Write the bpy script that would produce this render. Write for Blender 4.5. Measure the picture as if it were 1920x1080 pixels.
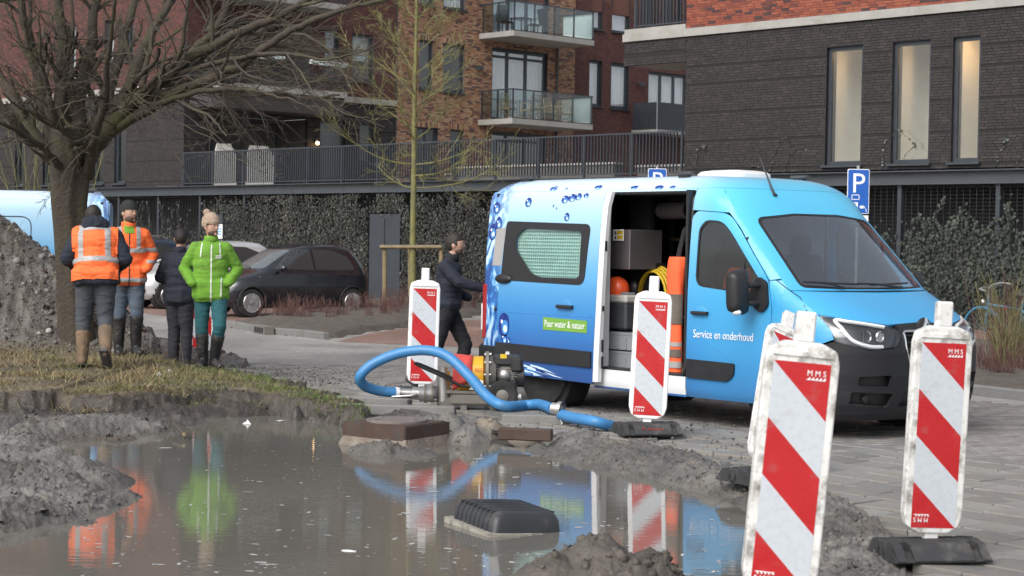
import bpy, bmesh, math, random
import numpy as np
from mathutils import Vector, Matrix, noise as mnoise
random.seed(7); rng = np.random.default_rng(7)
for o in list(bpy.data.objects): bpy.data.objects.remove(o, do_unlink=True)
SC = bpy.context.scene
COL = SC.collection
# ------------------------------------------------------------------ camera
F_PX, HC = 3400.0, 1.55
PITCH, ROLL = math.atan(81/3400), 0.016
_fw = Vector((0, math.cos(PITCH), -math.sin(PITCH))); _u0 = Vector((0, math.sin(PITCH), math.cos(PITCH)))
_R = Vector((1,0,0))*math.cos(ROLL) + _u0*math.sin(ROLL); _U = -Vector((1,0,0))*math.sin(ROLL) + _u0*math.cos(ROLL)
cd = bpy.data.cameras.new('camera'); cam = bpy.data.objects.new('camera', cd); COL.objects.link(cam)
cd.sensor_width = 36; cd.lens = 36*F_PX/1920; cd.clip_start = .1; cd.clip_end = 2000
cam.matrix_world = Matrix.Translation((0,0,HC)) @ Matrix((_R, _U, -_fw)).transposed().to_4x4()
cd.dof.use_dof = True; cd.dof.focus_distance = 17.5; cd.dof.aperture_fstop = 5.6
SC.camera = cam
# ------------------------------------------------------------------ sky, sun, exposure
SUN_EL, SUN_AZ = math.radians(42), math.radians(215)     # azimuth measured clockwise from +Y
wd = bpy.data.worlds.new('World'); SC.world = wd; wd.use_nodes = True
nt = wd.node_tree; nt.nodes.clear()
sky = nt.nodes.new('ShaderNodeTexSky'); sky.sky_type = 'NISHITA'; sky.sun_disc = False
sky.sun_elevation = SUN_EL; sky.sun_rotation = SUN_AZ; sky.air_density = 1.0; sky.dust_density = 4.0; sky.ozone_density = 1.0
hs = nt.nodes.new('ShaderNodeHueSaturation'); hs.inputs['Saturation'].default_value = .36   # an overcast sky is grey
bg = nt.nodes.new('ShaderNodeBackground'); bg.inputs[1].default_value = .14
ow = nt.nodes.new('ShaderNodeOutputWorld')
nt.links.new(sky.outputs[0], hs.inputs['Color']); nt.links.new(hs.outputs[0], bg.inputs[0]); nt.links.new(bg.outputs[0], ow.inputs[0])
sl = bpy.data.lights.new('sun', 'SUN'); sl.energy = .95; sl.angle = math.radians(45); sl.color = (1, .985, .965)
so = bpy.data.objects.new('sun', sl); COL.objects.link(so)
_sd = Vector((math.sin(SUN_AZ)*math.cos(SUN_EL), math.cos(SUN_AZ)*math.cos(SUN_EL), math.sin(SUN_EL)))
so.rotation_euler = _sd.to_track_quat('Z', 'Y').to_euler(); so.location = (-10, -10, 30)
vs = SC.view_settings; vs.view_transform = 'Standard'; vs.look = 'None'; vs.exposure = 0.62; vs.gamma = 1; vs.use_curve_mapping = False
SC.render.engine = 'CYCLES'; SC.cycles.use_denoising = True; SC.cycles.max_bounces = 8; SC.cycles.transparent_max_bounces = 24
# ------------------------------------------------------------------ pixel helpers (photo is 1920 x 1080)
_C = Vector((0,0,HC))
def ray(x, y): return _fw*F_PX + _R*(x-960) - _U*(y-540)
def gnd(x, y, z=0.0):
    d = ray(x, y); t = (z-HC)/d.z; return _C + d*t
def atd(x, y, Y):                      # the point of a pixel's ray at depth Y
    d = ray(x, y); return _C + d*(Y/d.y)
# ------------------------------------------------------------------ object helpers
def link(o, parent=None):
    COL.objects.link(o)
    if parent is not None: o.parent = parent
    return o
def tag(o, label=None, cat=None, group=None, kind=None):
    if label: o['label'] = label
    if cat: o['category'] = cat
    if group: o['group'] = group
    if kind: o['kind'] = kind
    return o
def thing(name, label, cat, loc=(0,0,0), rz=0.0, group=None):
    o = bpy.data.objects.new(name, None); o.empty_display_size = .1
    link(o); o.location = loc; o.rotation_euler = (0,0,rz)
    return tag(o, label, cat, group)
def mobj(name, me, parent=None): return link(bpy.data.objects.new(name, me), parent)
def copy_tree(o, parent=None):
    c = o.copy(); COL.objects.link(c)
    if parent is not None: c.parent = parent
    for ch in list(o.children): copy_tree(ch, c)
    return c
class MB:
    """collects shapes and builds ONE mesh object from them"""
    def __init__(s): s.v=[]; s.f=[]; s.m=[]; s.c=[]; s.mi=0; s.col=None
    def _add(s, vs, fs):
        b=len(s.v); s.v.extend([tuple(p) for p in vs])
        for f in fs:
            s.f.append(tuple(i+b for i in f)); s.m.append(s.mi); s.c.append(s.col)
        return s
    def box(s, c, d, rot=None, taper=1.0, bev=0.0):
        hx,hy,hz=d[0]/2,d[1]/2,d[2]/2
        if bev>0:
            b=min(bev,hx*.9,hy*.9,hz*.9); vs=[]
            ring=[(hx-b,hy),(hx,hy-b),(hx,-hy+b),(hx-b,-hy),(-hx+b,-hy),(-hx,-hy+b),(-hx,hy-b),(-hx+b,hy)]
            inn=[(math.copysign(hx-b,x),math.copysign(hy-b,y)) for x,y in ring]
            lv=[(inn,-hz),(ring,-hz+b),(ring,hz-b),(inn,hz)]
            for r,z in lv:
                k=taper if z>0 else 1.0
                vs+=[(x*k,y*k,z) for x,y in r]
            fs=[tuple(reversed(range(0,8)))[::1],tuple(range(24,32))]
            fs=[(0,1,2,3,4,5,6,7),(31,30,29,28,27,26,25,24)]
            for l in range(3):
                for i in range(8):
                    j=(i+1)%8; a=l*8
                    fs.append((a+j,a+i,a+8+i,a+8+j)[::-1])
            fs=[tuple(f) for f in fs]
        else:
            k=taper
            vs=[(-hx,-hy,-hz),(hx,-hy,-hz),(hx,hy,-hz),(-hx,hy,-hz),(-hx*k,-hy*k,hz),(hx*k,-hy*k,hz),(hx*k,hy*k,hz),(-hx*k,hy*k,hz)]
            fs=[(3,2,1,0),(4,5,6,7),(0,1,5,4),(1,2,6,5),(2,3,7,6),(3,0,4,7)]
        M=rot if rot is not None else None
        vs=[(M@Vector(p) if M is not None else Vector(p))+Vector(c) for p in vs]
        return s._add(vs,fs)
    def bar(s, a, b, w, h=None, up=(0,0,1)):
        a=Vector(a); b=Vector(b); h=h or w; d=b-a; L=d.length
        if L<1e-6: return s
        x=d/L; up=Vector(up); y=up.cross(x)
        if y.length<1e-4: y=Vector((0,1,0)).cross(x)
        y.normalize(); z=x.cross(y)
        return s.box((a+b)/2,(L,w,h),Matrix((x,y,z)).transposed())
    def tube(s, pts, r, n=8, cap=True, r2=None):
        pts=[Vector(p) for p in pts]; N=len(pts)
        rs=r if hasattr(r,'__len__') else [r]*N
        vs=[]; ref=None
        for i,p in enumerate(pts):
            t=(pts[min(i+1,N-1)]-pts[max(i-1,0)])
            if t.length<1e-9: t=Vector((0,0,1))
            t.normalize()
            if ref is None:
                ref=Vector((0,0,1)).cross(t)
                if ref.length<.1: ref=Vector((1,0,0)).cross(t)
            ref=(ref-t*ref.dot(t)); ref.normalize(); bb=t.cross(ref)
            for k in range(n):
                a=2*math.pi*k/n; vs.append(p+(ref*math.cos(a)+bb*math.sin(a))*rs[i])
        fs=[]
        for i in range(N-1):
            for k in range(n):
                k2=(k+1)%n; fs.append((i*n+k,i*n+k2,(i+1)*n+k2,(i+1)*n+k))
        if cap: fs.append(tuple(range(n))[::-1]); fs.append(tuple((N-1)*n+k for k in range(n)))
        return s._add(vs,fs)
    def lathe(s, prof, c=(0,0,0), axis='Z', n=24, close=False):
        vs=[]; fs=[]; c=Vector(c)
        for (r,h) in prof:
            for k in range(n):
                a=2*math.pi*k/n; x,y=r*math.cos(a),r*math.sin(a)
                p=(x,y,h) if axis=='Z' else ((h,x,y) if axis=='X' else (y,h,x))
                vs.append(c+Vector(p))
        N=len(prof)
        for i in range(N-1 if not close else N):
            i2=(i+1)%N
            for k in range(n):
                k2=(k+1)%n; fs.append((i*n+k,i*n+k2,i2*n+k2,i2*n+k))
        if not close:
            fs.append(tuple(range(n))[::-1]); fs.append(tuple((N-1)*n+k for k in range(n)))
        return s._add(vs,fs)
    def sph(s, c, r, n=12, m=8, rot=None):
        rx,ry,rz=(r,r,r) if not hasattr(r,'__len__') else r
        vs=[];fs=[];c=Vector(c)
        for i in range(m+1):
            th=math.pi*i/m
            for k in range(n):
                a=2*math.pi*k/n
                p=Vector((rx*math.sin(th)*math.cos(a),ry*math.sin(th)*math.sin(a),rz*math.cos(th)))
                vs.append(c+(rot@p if rot is not None else p))
        for i in range(m):
            for k in range(n):
                k2=(k+1)%n; fs.append((i*n+k,(i+1)*n+k,(i+1)*n+k2,i*n+k2))
        return s._add(vs,fs)
    def prism(s, poly, h0, h1, M=None):
        """poly in local xy, extruded along local z from h0 to h1"""
        n=len(poly); vs=[Vector((p[0],p[1],h0)) for p in poly]+[Vector((p[0],p[1],h1)) for p in poly]
        if M is not None: vs=[M@p for p in vs]
        fs=[tuple(range(n))[::-1],tuple(range(n,2*n))]+[(i,(i+1)%n,n+(i+1)%n,n+i) for i in range(n)]
        return s._add(vs,fs)
    def loft(s, secs, closed=True, cap=True):
        n=len(secs[0]); vs=[p for sec in secs for p in sec]; fs=[]
        for i in range(len(secs)-1):
            for k in range(n if closed else n-1):
                k2=(k+1)%n; fs.append((i*n+k,i*n+k2,(i+1)*n+k2,(i+1)*n+k))
        if cap and closed: fs.append(tuple(range(n))[::-1]); fs.append(tuple((len(secs)-1)*n+k for k in range(n)))
        return s._add(vs,fs)
    def quad(s,a,b,c,d): return s._add([a,b,c,d],[(0,1,2,3)])
    def mesh(s, name, mats, smooth=False, ang=None, fixn=True):
        me=bpy.data.meshes.new(name); me.from_pydata(s.v,[],s.f)
        for m in (mats if isinstance(mats,(list,tuple)) else [mats]): me.materials.append(m)
        me.polygons.foreach_set('material_index',s.m)
        if any(c is not None for c in s.c):
            at=me.color_attributes.new('Col','FLOAT_COLOR','CORNER')
            cc=np.ones((len(me.loops),4),np.float32); k=0
            for f,c in zip(s.f,s.c):
                if c is not None: cc[k:k+len(f),:3]=c
                k+=len(f)
            at.data.foreach_set('color',cc.ravel())
        if fixn:
            bm=bmesh.new(); bm.from_mesh(me); bmesh.ops.recalc_face_normals(bm,faces=bm.faces); bm.to_mesh(me); bm.free()
        if smooth:
            me.polygons.foreach_set('use_smooth',[True]*len(me.polygons))
            if ang is not None: me.set_sharp_from_angle(angle=math.radians(ang))
        me.update(); return me
    def build(s, name, mats, parent=None, smooth=False, ang=40, fixn=True):
        return mobj(name, s.mesh(name,mats,smooth,ang if smooth else None,fixn), parent)
def rotz(a): return Matrix.Rotation(a,3,'Z')
def fnz(p, sc, oct=4, seed=0.0):
    return mnoise.fractal(Vector((p[0]*sc+seed,p[1]*sc+seed*1.7,p[2]*sc-seed)),1.0,2.0,oct,noise_basis='PERLIN_ORIGINAL')
# ------------------------------------------------------------------ materials
M = {}
def pm(name, col, rough=.55, metal=0.0, var=.12, scale=6.0, bump=0.0, bscale=40.0, bdist=.004, dirt=None, dirtamt=.45, dscale=3.0, spec=.5, coat=0.0, attr=False, sss=0.0, rvar=.1, coords='Object', detail=6):
    m=bpy.data.materials.new(name); m.use_nodes=True; t=m.node_tree; b=t.nodes['Principled BSDF']; N=t.nodes.new; Lk=t.links.new
    tc=N('ShaderNodeTexCoord'); co=tc.outputs[coords]
    nz=N('ShaderNodeTexNoise'); nz.inputs['Scale'].default_value=scale; nz.inputs['Detail'].default_value=detail; nz.inputs['Roughness'].default_value=.62; Lk(co,nz.inputs['Vector'])
    mr=N('ShaderNodeMapRange'); mr.inputs['From Min'].default_value=.28; mr.inputs['From Max'].default_value=.72; mr.inputs['To Min'].default_value=1-var; mr.inputs['To Max'].default_value=1+var; Lk(nz.outputs[0],mr.inputs['Value'])
    mx=N('ShaderNodeMix'); mx.data_type='RGBA'; mx.blend_type='MULTIPLY'; mx.inputs['Factor'].default_value=1
    if attr:
        a=N('ShaderNodeVertexColor'); a.layer_name='Col'; Lk(a.outputs[0],mx.inputs['A'])
    else: mx.inputs['A'].default_value=(*col,1)
    Lk(mr.outputs[0],mx.inputs['B']); out=mx.outputs['Result']
    if dirt is not None:
        n2=N('ShaderNodeTexNoise'); n2.inputs['Scale'].default_value=dscale; n2.inputs['Detail'].default_value=9; n2.inputs['Roughness'].default_value=.7; Lk(co,n2.inputs['Vector'])
        r2=N('ShaderNodeMapRange'); r2.inputs['From Min'].default_value=.62-dirtamt*.35; r2.inputs['From Max'].default_value=.82-dirtamt*.35; Lk(n2.outputs[0],r2.inputs['Value'])
        m2=N('ShaderNodeMix'); m2.data_type='RGBA'; m2.inputs['B'].default_value=(*dirt,1); Lk(out,m2.inputs['A'])
        k=N('ShaderNodeMath'); k.operation='MULTIPLY'; k.inputs[1].default_value=.85; Lk(r2.outputs[0],k.inputs[0]); Lk(k.outputs[0],m2.inputs['Factor']); out=m2.outputs['Result']
    Lk(out,b.inputs['Base Color'])
    rr=N('ShaderNodeMapRange'); rr.inputs['From Min'].default_value=.3; rr.inputs['From Max'].default_value=.7; rr.inputs['To Min'].default_value=max(.02,rough-rvar); rr.inputs['To Max'].default_value=min(1,rough+rvar); Lk(nz.outputs[0],rr.inputs['Value']); Lk(rr.outputs[0],b.inputs['Roughness'])
    b.inputs['Metallic'].default_value=metal; b.inputs['Specular IOR Level'].default_value=spec; b.inputs['Coat Weight'].default_value=coat; b.inputs['Coat Roughness'].default_value=.06
    if sss>0: b.inputs['Subsurface Weight'].default_value=sss; b.inputs['Subsurface Radius'].default_value=(.01,.005,.003)
    if bump>0:
        n3=N('ShaderNodeTexNoise'); n3.inputs['Scale'].default_value=bscale; n3.inputs['Detail'].default_value=5; Lk(co,n3.inputs['Vector'])
        bp=N('ShaderNodeBump'); bp.inputs['Strength'].default_value=bump; bp.inputs['Distance'].default_value=bdist; Lk(n3.outputs[0],bp.inputs['Height']); Lk(bp.outputs[0],b.inputs['Normal'])
    M[name]=m; return m
def glass(name, tint=(.75,.8,.8), refl=.5, rough=.01, dark=0.0, ior=1.5):
    """thin pane: lets light through, reflects by Fresnel"""
    m=bpy.data.materials.new(name); m.use_nodes=True; t=m.node_tree; t.nodes.clear(); N=t.nodes.new; Lk=t.links.new
    tr=N('ShaderNodeBsdfTransparent'); tr.inputs[0].default_value=(*tint,1)
    gl=N('ShaderNodeBsdfGlossy'); gl.inputs['Roughness'].default_value=rough; gl.inputs['Color'].default_value=(.95,.97,1,1)
    fr=N('ShaderNodeLayerWeight'); fr.inputs['Blend'].default_value=.5
    pw=N('ShaderNodeMath'); pw.operation='POWER'; pw.inputs[1].default_value=4.0; Lk(fr.outputs['Facing'],pw.inputs[0])
    mr=N('ShaderNodeMapRange'); mr.inputs['To Min'].default_value=max(.04,dark); mr.inputs['To Max'].default_value=1; Lk(pw.outputs[0],mr.inputs['Value'])
    mx=N('ShaderNodeMixShader'); Lk(mr.outputs[0],mx.inputs[0]); Lk(tr.outputs[0],mx.inputs[1]); Lk(gl.outputs[0],mx.inputs[2])
    o=N('ShaderNodeOutputMaterial'); Lk(mx.outputs[0],o.inputs[0]); M[name]=m; return m
def emit(name,col,st):
    m=bpy.data.materials.new(name); m.use_nodes=True; b=m.node_tree.nodes['Principled BSDF']; b.inputs['Base Color'].default_value=(*col,1); b.inputs['Emission Color'].default_value=(*col,1); b.inputs['Emission Strength'].default_value=st; M[name]=m; return m
def text_mesh(txt, size, depth=.002, xs=1.0, align='LEFT'):
    cu=bpy.data.curves.new('txt','FONT'); cu.body=txt; cu.size=size; cu.extrude=depth/2; cu.align_x=align; cu.resolution_u=3
    o=bpy.data.objects.new('txt',cu); COL.objects.link(o)
    dg=bpy.context.evaluated_depsgraph_get(); me=bpy.data.meshes.new_from_object(o.evaluated_get(dg))
    bpy.data.objects.remove(o,do_unlink=True); bpy.data.curves.remove(cu)
    if xs!=1.0: me.transform(Matrix.Diagonal((xs,1,1,1)))
    return me
def text_obj(name, txt, size, mat, mtx, parent, depth=.002, xs=1.0, align='LEFT'):
    me=text_mesh(txt,size,depth,xs,align); me.transform(mtx); me.materials.clear(); me.materials.append(mat)
    return mobj(name,me,parent)

def np_mesh(name, V, F, C, mat, smooth=False):
    """V (n,3), F (m,k) one face size, C (n,3) colours per vertex"""
    me=bpy.data.meshes.new(name); n=len(V); m_,k=F.shape
    me.vertices.add(n); me.vertices.foreach_set('co',np.asarray(V,np.float32).ravel())
    me.loops.add(m_*k); me.loops.foreach_set('vertex_index',np.asarray(F,np.int32).ravel())
    me.polygons.add(m_); me.polygons.foreach_set('loop_start',np.arange(0,m_*k,k,dtype=np.int32)); me.polygons.foreach_set('loop_total',np.full(m_,k,np.int32))
    me.update(calc_edges=True); me.validate()
    at=me.color_attributes.new('Col','FLOAT_COLOR','POINT'); cc=np.ones((n,4),np.float32); cc[:,:3]=C; at.data.foreach_set('color',cc.ravel())
    me.materials.append(mat)
    if smooth: me.polygons.foreach_set('use_smooth',[True]*m_)
    return me
def scatter(name, base, faces, pos, S, col, mat, r, label, cat, rot=None):
    """many little copies of one lump joined into one mesh"""
    base=np.asarray(base,float); faces=np.asarray(faces); n=len(pos); nb=len(base)
    if rot is None:
        q=r.normal(size=(n,4)); q/=np.linalg.norm(q,axis=1)[:,None]; w,x,y,z=q.T
        rot=np.stack([1-2*(y*y+z*z),2*(x*y-z*w),2*(x*z+y*w),2*(x*y+z*w),1-2*(x*x+z*z),2*(y*z-x*w),2*(x*z-y*w),2*(y*z+x*w),1-2*(x*x+y*y)],-1).reshape(n,3,3)
    B=base[None]*np.asarray(S)[:,None,:]; V=np.einsum('nij,nkj->nki',rot,B)+np.asarray(pos)[:,None,:]
    F=(faces[None]+(np.arange(n)*nb)[:,None,None]).reshape(-1,faces.shape[1])
    return tag(mobj(name,np_mesh(name,V.reshape(-1,3),F,np.repeat(col,nb,0),mat)),label,cat,kind='stuff')
# ------------------------------------------------------------------ ground
RZ = -0.08                                  # road level; pavement = 0
pm('mud', (.2,.19,.17), rough=.55, var=.28, scale=3.2, bump=.7, bscale=30, bdist=.022, attr=True, rvar=.26, dirt=(.058,.052,.045), dirtamt=.34, dscale=1.1, detail=10)
pm('gravel_soil', (.2,.18,.16), rough=.9, var=.25, scale=22, bump=.9, bscale=60, bdist=.03, attr=True)
pm('pebble', (.3,.28,.25), rough=.85, var=.15, scale=30, attr=True)
pm('clod', (.2,.19,.17), rough=.8, var=.2, scale=30, bump=.6, bscale=60, bdist=.01, attr=True)
pm('tile', (.3,.29,.275), rough=.7, var=.16, scale=5, bump=.35, bscale=160, bdist=.002, dirt=(.19,.175,.15), dirtamt=.5, dscale=2.2, attr=True)
pm('kerb', (.19,.188,.18), rough=.75, var=.12, scale=9, bump=.3, bscale=150, bdist=.002, dirt=(.14,.13,.12), dirtamt=.3)
pm('clinker', (.2,.19,.18), rough=.6, var=.18, scale=14, attr=True, rvar=.2)
pm('bed_soil', (.11,.095,.08), rough=.95, var=.35, scale=7, bump=1, bscale=40, bdist=.04)
pm('joint_sand', (.13,.125,.115), rough=.9, var=.2, scale=6)
def paving_mat(name, c1, c2, cm, bw=.21, bh=.105, ang=0.0, grime=.35):
    """small paving bricks too far away to tell apart"""
    m=bpy.data.materials.new(name); m.use_nodes=True; t=m.node_tree; b=t.nodes['Principled BSDF']; N=t.nodes.new; Lk=t.links.new
    tc=N('ShaderNodeTexCoord'); mp=N('ShaderNodeMapping'); mp.inputs['Rotation'].default_value=(0,0,ang); Lk(tc.outputs['Object'],mp.inputs[0])
    br=N('ShaderNodeTexBrick'); br.inputs['Scale'].default_value=1; br.inputs['Brick Width'].default_value=bw; br.inputs['Row Height'].default_value=bh; br.inputs['Mortar Size'].default_value=.006
    br.inputs['Color1'].default_value=(*c1,1); br.inputs['Color2'].default_value=(*c2,1); br.inputs['Mortar'].default_value=(*cm,1); br.offset=.5; Lk(mp.outputs[0],br.inputs['Vector'])
    nz=N('ShaderNodeTexNoise'); nz.inputs['Scale'].default_value=.45; nz.inputs['Detail'].default_value=10; nz.inputs['Roughness'].default_value=.72; Lk(tc.outputs['Object'],nz.inputs['Vector'])
    mr=N('ShaderNodeMapRange'); mr.inputs['From Min'].default_value=.3; mr.inputs['From Max'].default_value=.7; mr.inputs['To Min'].default_value=1-grime; mr.inputs['To Max'].default_value=1+grime*.6; Lk(nz.outputs[0],mr.inputs[0])
    mx=N('ShaderNodeMix'); mx.data_type='RGBA'; mx.blend_type='MULTIPLY'; mx.inputs['Factor'].default_value=1; Lk(br.outputs['Color'],mx.inputs['A']); Lk(mr.outputs[0],mx.inputs['B'])
    n2=N('ShaderNodeTexNoise'); n2.inputs['Scale'].default_value=30; n2.inputs['Detail'].default_value=4; Lk(tc.outputs['Object'],n2.inputs['Vector'])
    m3=N('ShaderNodeMapRange'); m3.inputs['From Min'].default_value=.3; m3.inputs['From Max'].default_value=.7; m3.inputs['To Min'].default_value=.82; m3.inputs['To Max'].default_value=1.18; Lk(n2.outputs[0],m3.inputs[0])
    mx2=N('ShaderNodeMix'); mx2.data_type='RGBA'; mx2.blend_type='MULTIPLY'; mx2.inputs['Factor'].default_value=1; Lk(mx.outputs['Result'],mx2.inputs['A']); Lk(m3.outputs[0],mx2.inputs['B'])
    Lk(mx2.outputs['Result'],b.inputs['Base Color'])
    rr=N('ShaderNodeMapRange'); rr.inputs['From Min'].default_value=.35; rr.inputs['From Max'].default_value=.65; rr.inputs['To Min'].default_value=.42; rr.inputs['To Max'].default_value=.75; Lk(nz.outputs[0],rr.inputs[0]); Lk(rr.outputs[0],b.inputs['Roughness'])
    bp=N('ShaderNodeBump'); bp.inputs['Strength'].default_value=.5; bp.inputs['Distance'].default_value=.005; bp.invert=True; Lk(br.outputs['Fac'],bp.inputs['Height']); Lk(bp.outputs[0],b.inputs['Normal'])
    M[name]=m; return m
paving_mat('road_far', (.345,.332,.312),(.285,.274,.257),(.21,.20,.187), ang=.75)
paving_mat('red_far', (.27,.16,.12),(.2,.125,.1),(.12,.1,.09), ang=-.8)
PWR=.5
def poly_sd(P, X, Y):
    """signed distance to polygon P (negative inside)"""
    P=np.asarray(P,float); n=len(P); d=np.full(X.shape,1e9); ins=np.zeros(X.shape,bool)
    for i in range(n):
        a=P[i]; b=P[(i+1)%n]; e=b-a; wx=X-a[0]; wy=Y-a[1]
        t=np.clip((wx*e[0]+wy*e[1])/max(e@e,1e-9),0,1)
        d=np.minimum(d,np.hypot(wx-e[0]*t,wy-e[1]*t))
        c=((a[1]<=Y)&(b[1]>Y))|((b[1]<=Y)&(a[1]>Y))
        xi=a[0]+(Y-a[1])/np.where(abs(e[1])<1e-9,1e-9,e[1])*e[0]
        ins^=(c&(X<xi))
    return np.where(ins,-d,d)
WZ=-0.12                                    # water level
def gp(L,z): return [tuple(gnd(x,y,z)[:2]) for x,y in L]
WATER=gp([(-60,1080),(60,1008),(120,1000),(190,985),(285,952),(292,935),(250,905),(215,885),(175,852),(150,826),(250,820),(360,816),(395,802),(420,788),(520,784),(640,783),(640,795),(612,828),(640,846),(720,856),(800,852),(850,838),(900,826),(975,824),(975,846),(958,856),(1010,866),(1100,882),(1180,902),(1240,922),(1320,942),(1400,962),(1408,1000),(1370,1050),(1330,1085)],WZ)+[(.8,6.2),(-3.2,6.0)]
# paved edge (z = 0): everything on the far / right side of this line is paved
PAVE=gp([(640,742),(690,757),(760,770),(850,778),(960,800),(1090,806),(1180,822),(1260,842),(1330,866),(1420,890),(1500,915),(1575,945),(1625,985),(1650,1030),(1655,1085)],0)
PAVE_POLY=PAVE+[(1.55,6.0),(1.3,3.0),(9,3.0),(9,30),(-4.2,30),tuple(gnd(420,708,0)[:2])]
# front line of the verge / the spoil by the road
VERGE=gp([(420,706),(500,716),(560,730),(640,743),(690,757)],0)
PIT_POLY=[tuple(gnd(-420,700,0)[:2]),tuple(gnd(-420,655,0)[:2]),tuple(gnd(60,655,0)[:2]),tuple(gnd(250,655,0)[:2]),tuple(gnd(300,688,0)[:2])]+VERGE[:4]+PAVE[1:]+[(1.55,6.0),(1.3,3.0),(-12,3.0)]
_PT=np.random.default_rng(11).permutation(512); _GA=np.random.default_rng(12).uniform(0,2*np.pi,512)
def _perlin(x,y):
    xi=np.floor(x).astype(int); yi=np.floor(y).astype(int); fx=x-xi; fy=y-yi
    def g(i,j,dx,dy):
        a=_GA[_PT[(_PT[i&511]+j)&511]]; return np.cos(a)*dx+np.sin(a)*dy
    u=fx*fx*fx*(fx*(fx*6-15)+10); v=fy*fy*fy*(fy*(fy*6-15)+10)
    return (g(xi,yi,fx,fy)*(1-u)+g(xi+1,yi,fx-1,fy)*u)*(1-v)+(g(xi,yi+1,fx,fy-1)*(1-u)+g(xi+1,yi+1,fx-1,fy-1)*u)*v
def vnoise(X,Y,sc,oct=4,seed=0.0):
    out=np.zeros(np.shape(X)); a=1.0; s=sc
    for k in range(oct):
        out+=a*1.5*_perlin(np.asarray(X)*s+seed*7.3+k*17.1,np.asarray(Y)*s-seed*3.1+k*9.7); a*=.5; s*=2.03
    return out
def sstep(a,b,x):
    t=np.clip((x-a)/(b-a),0,1); return t*t*(3-2*t)
MOUNDS=[ # px, py of the crest, depth, rx, ry, kind   (kind 0 grey clay, 1 sand, 2 dark earth, 3 gravel)
  (1130,992,8.55,.56,.75,2),(1215,1012,8.6,.36,.5,2),(1050,1020,8.5,.40,.55,2),(1140,1045,7.9,.6,.6,2),
  (845,766,15.7,.34,.42,0),(800,788,15.3,.3,.4,0),(880,790,15.2,.3,.35,0),(925,757,16.0,.36,.42,1),(985,795,15.5,.28,.3,1),(1168,766,15.7,.40,.45,1),(1245,790,15.6,.25,.3,1),
  (1070,812,15.0,.50,.40,0),(1140,826,14.5,.5,.4,0),(1210,842,14.0,.45,.4,0),(1290,862,13.5,.4,.35,0),(1010,828,14.8,.32,.4,0),(1370,892,12.8,.35,.3,0),
  (100,842,12.8,.62,1.0,0),(175,868,12.3,.5,.8,0),(30,830,13.0,.8,1.1,0),(230,915,11.7,.35,.5,0),(60,930,11.2,.7,.7,0),(-80,860,12.0,1.1,1.5,0),(150,965,10.6,.35,.4,0),
  (240,768,16.2,.8,.8,2),(100,765,16.2,.9,1.0,2),(20,772,15.4,.9,1.2,2),(330,792,15.9,.45,.5,2),(180,800,15.0,.7,.7,2),(430,742,18.2,.8,.7,2),(560,748,18.0,.6,.6,2),
  (1600,985,11.0,.3,.35,0),(1610,1045,10.0,.25,.45,0),(1500,945,11.8,.4,.3,0),(700,822,14.4,.4,.4,0),(790,836,14.3,.4,.4,0)]
PILE=(-7.3,23.7)   # gravel heap behind the tree
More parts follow.
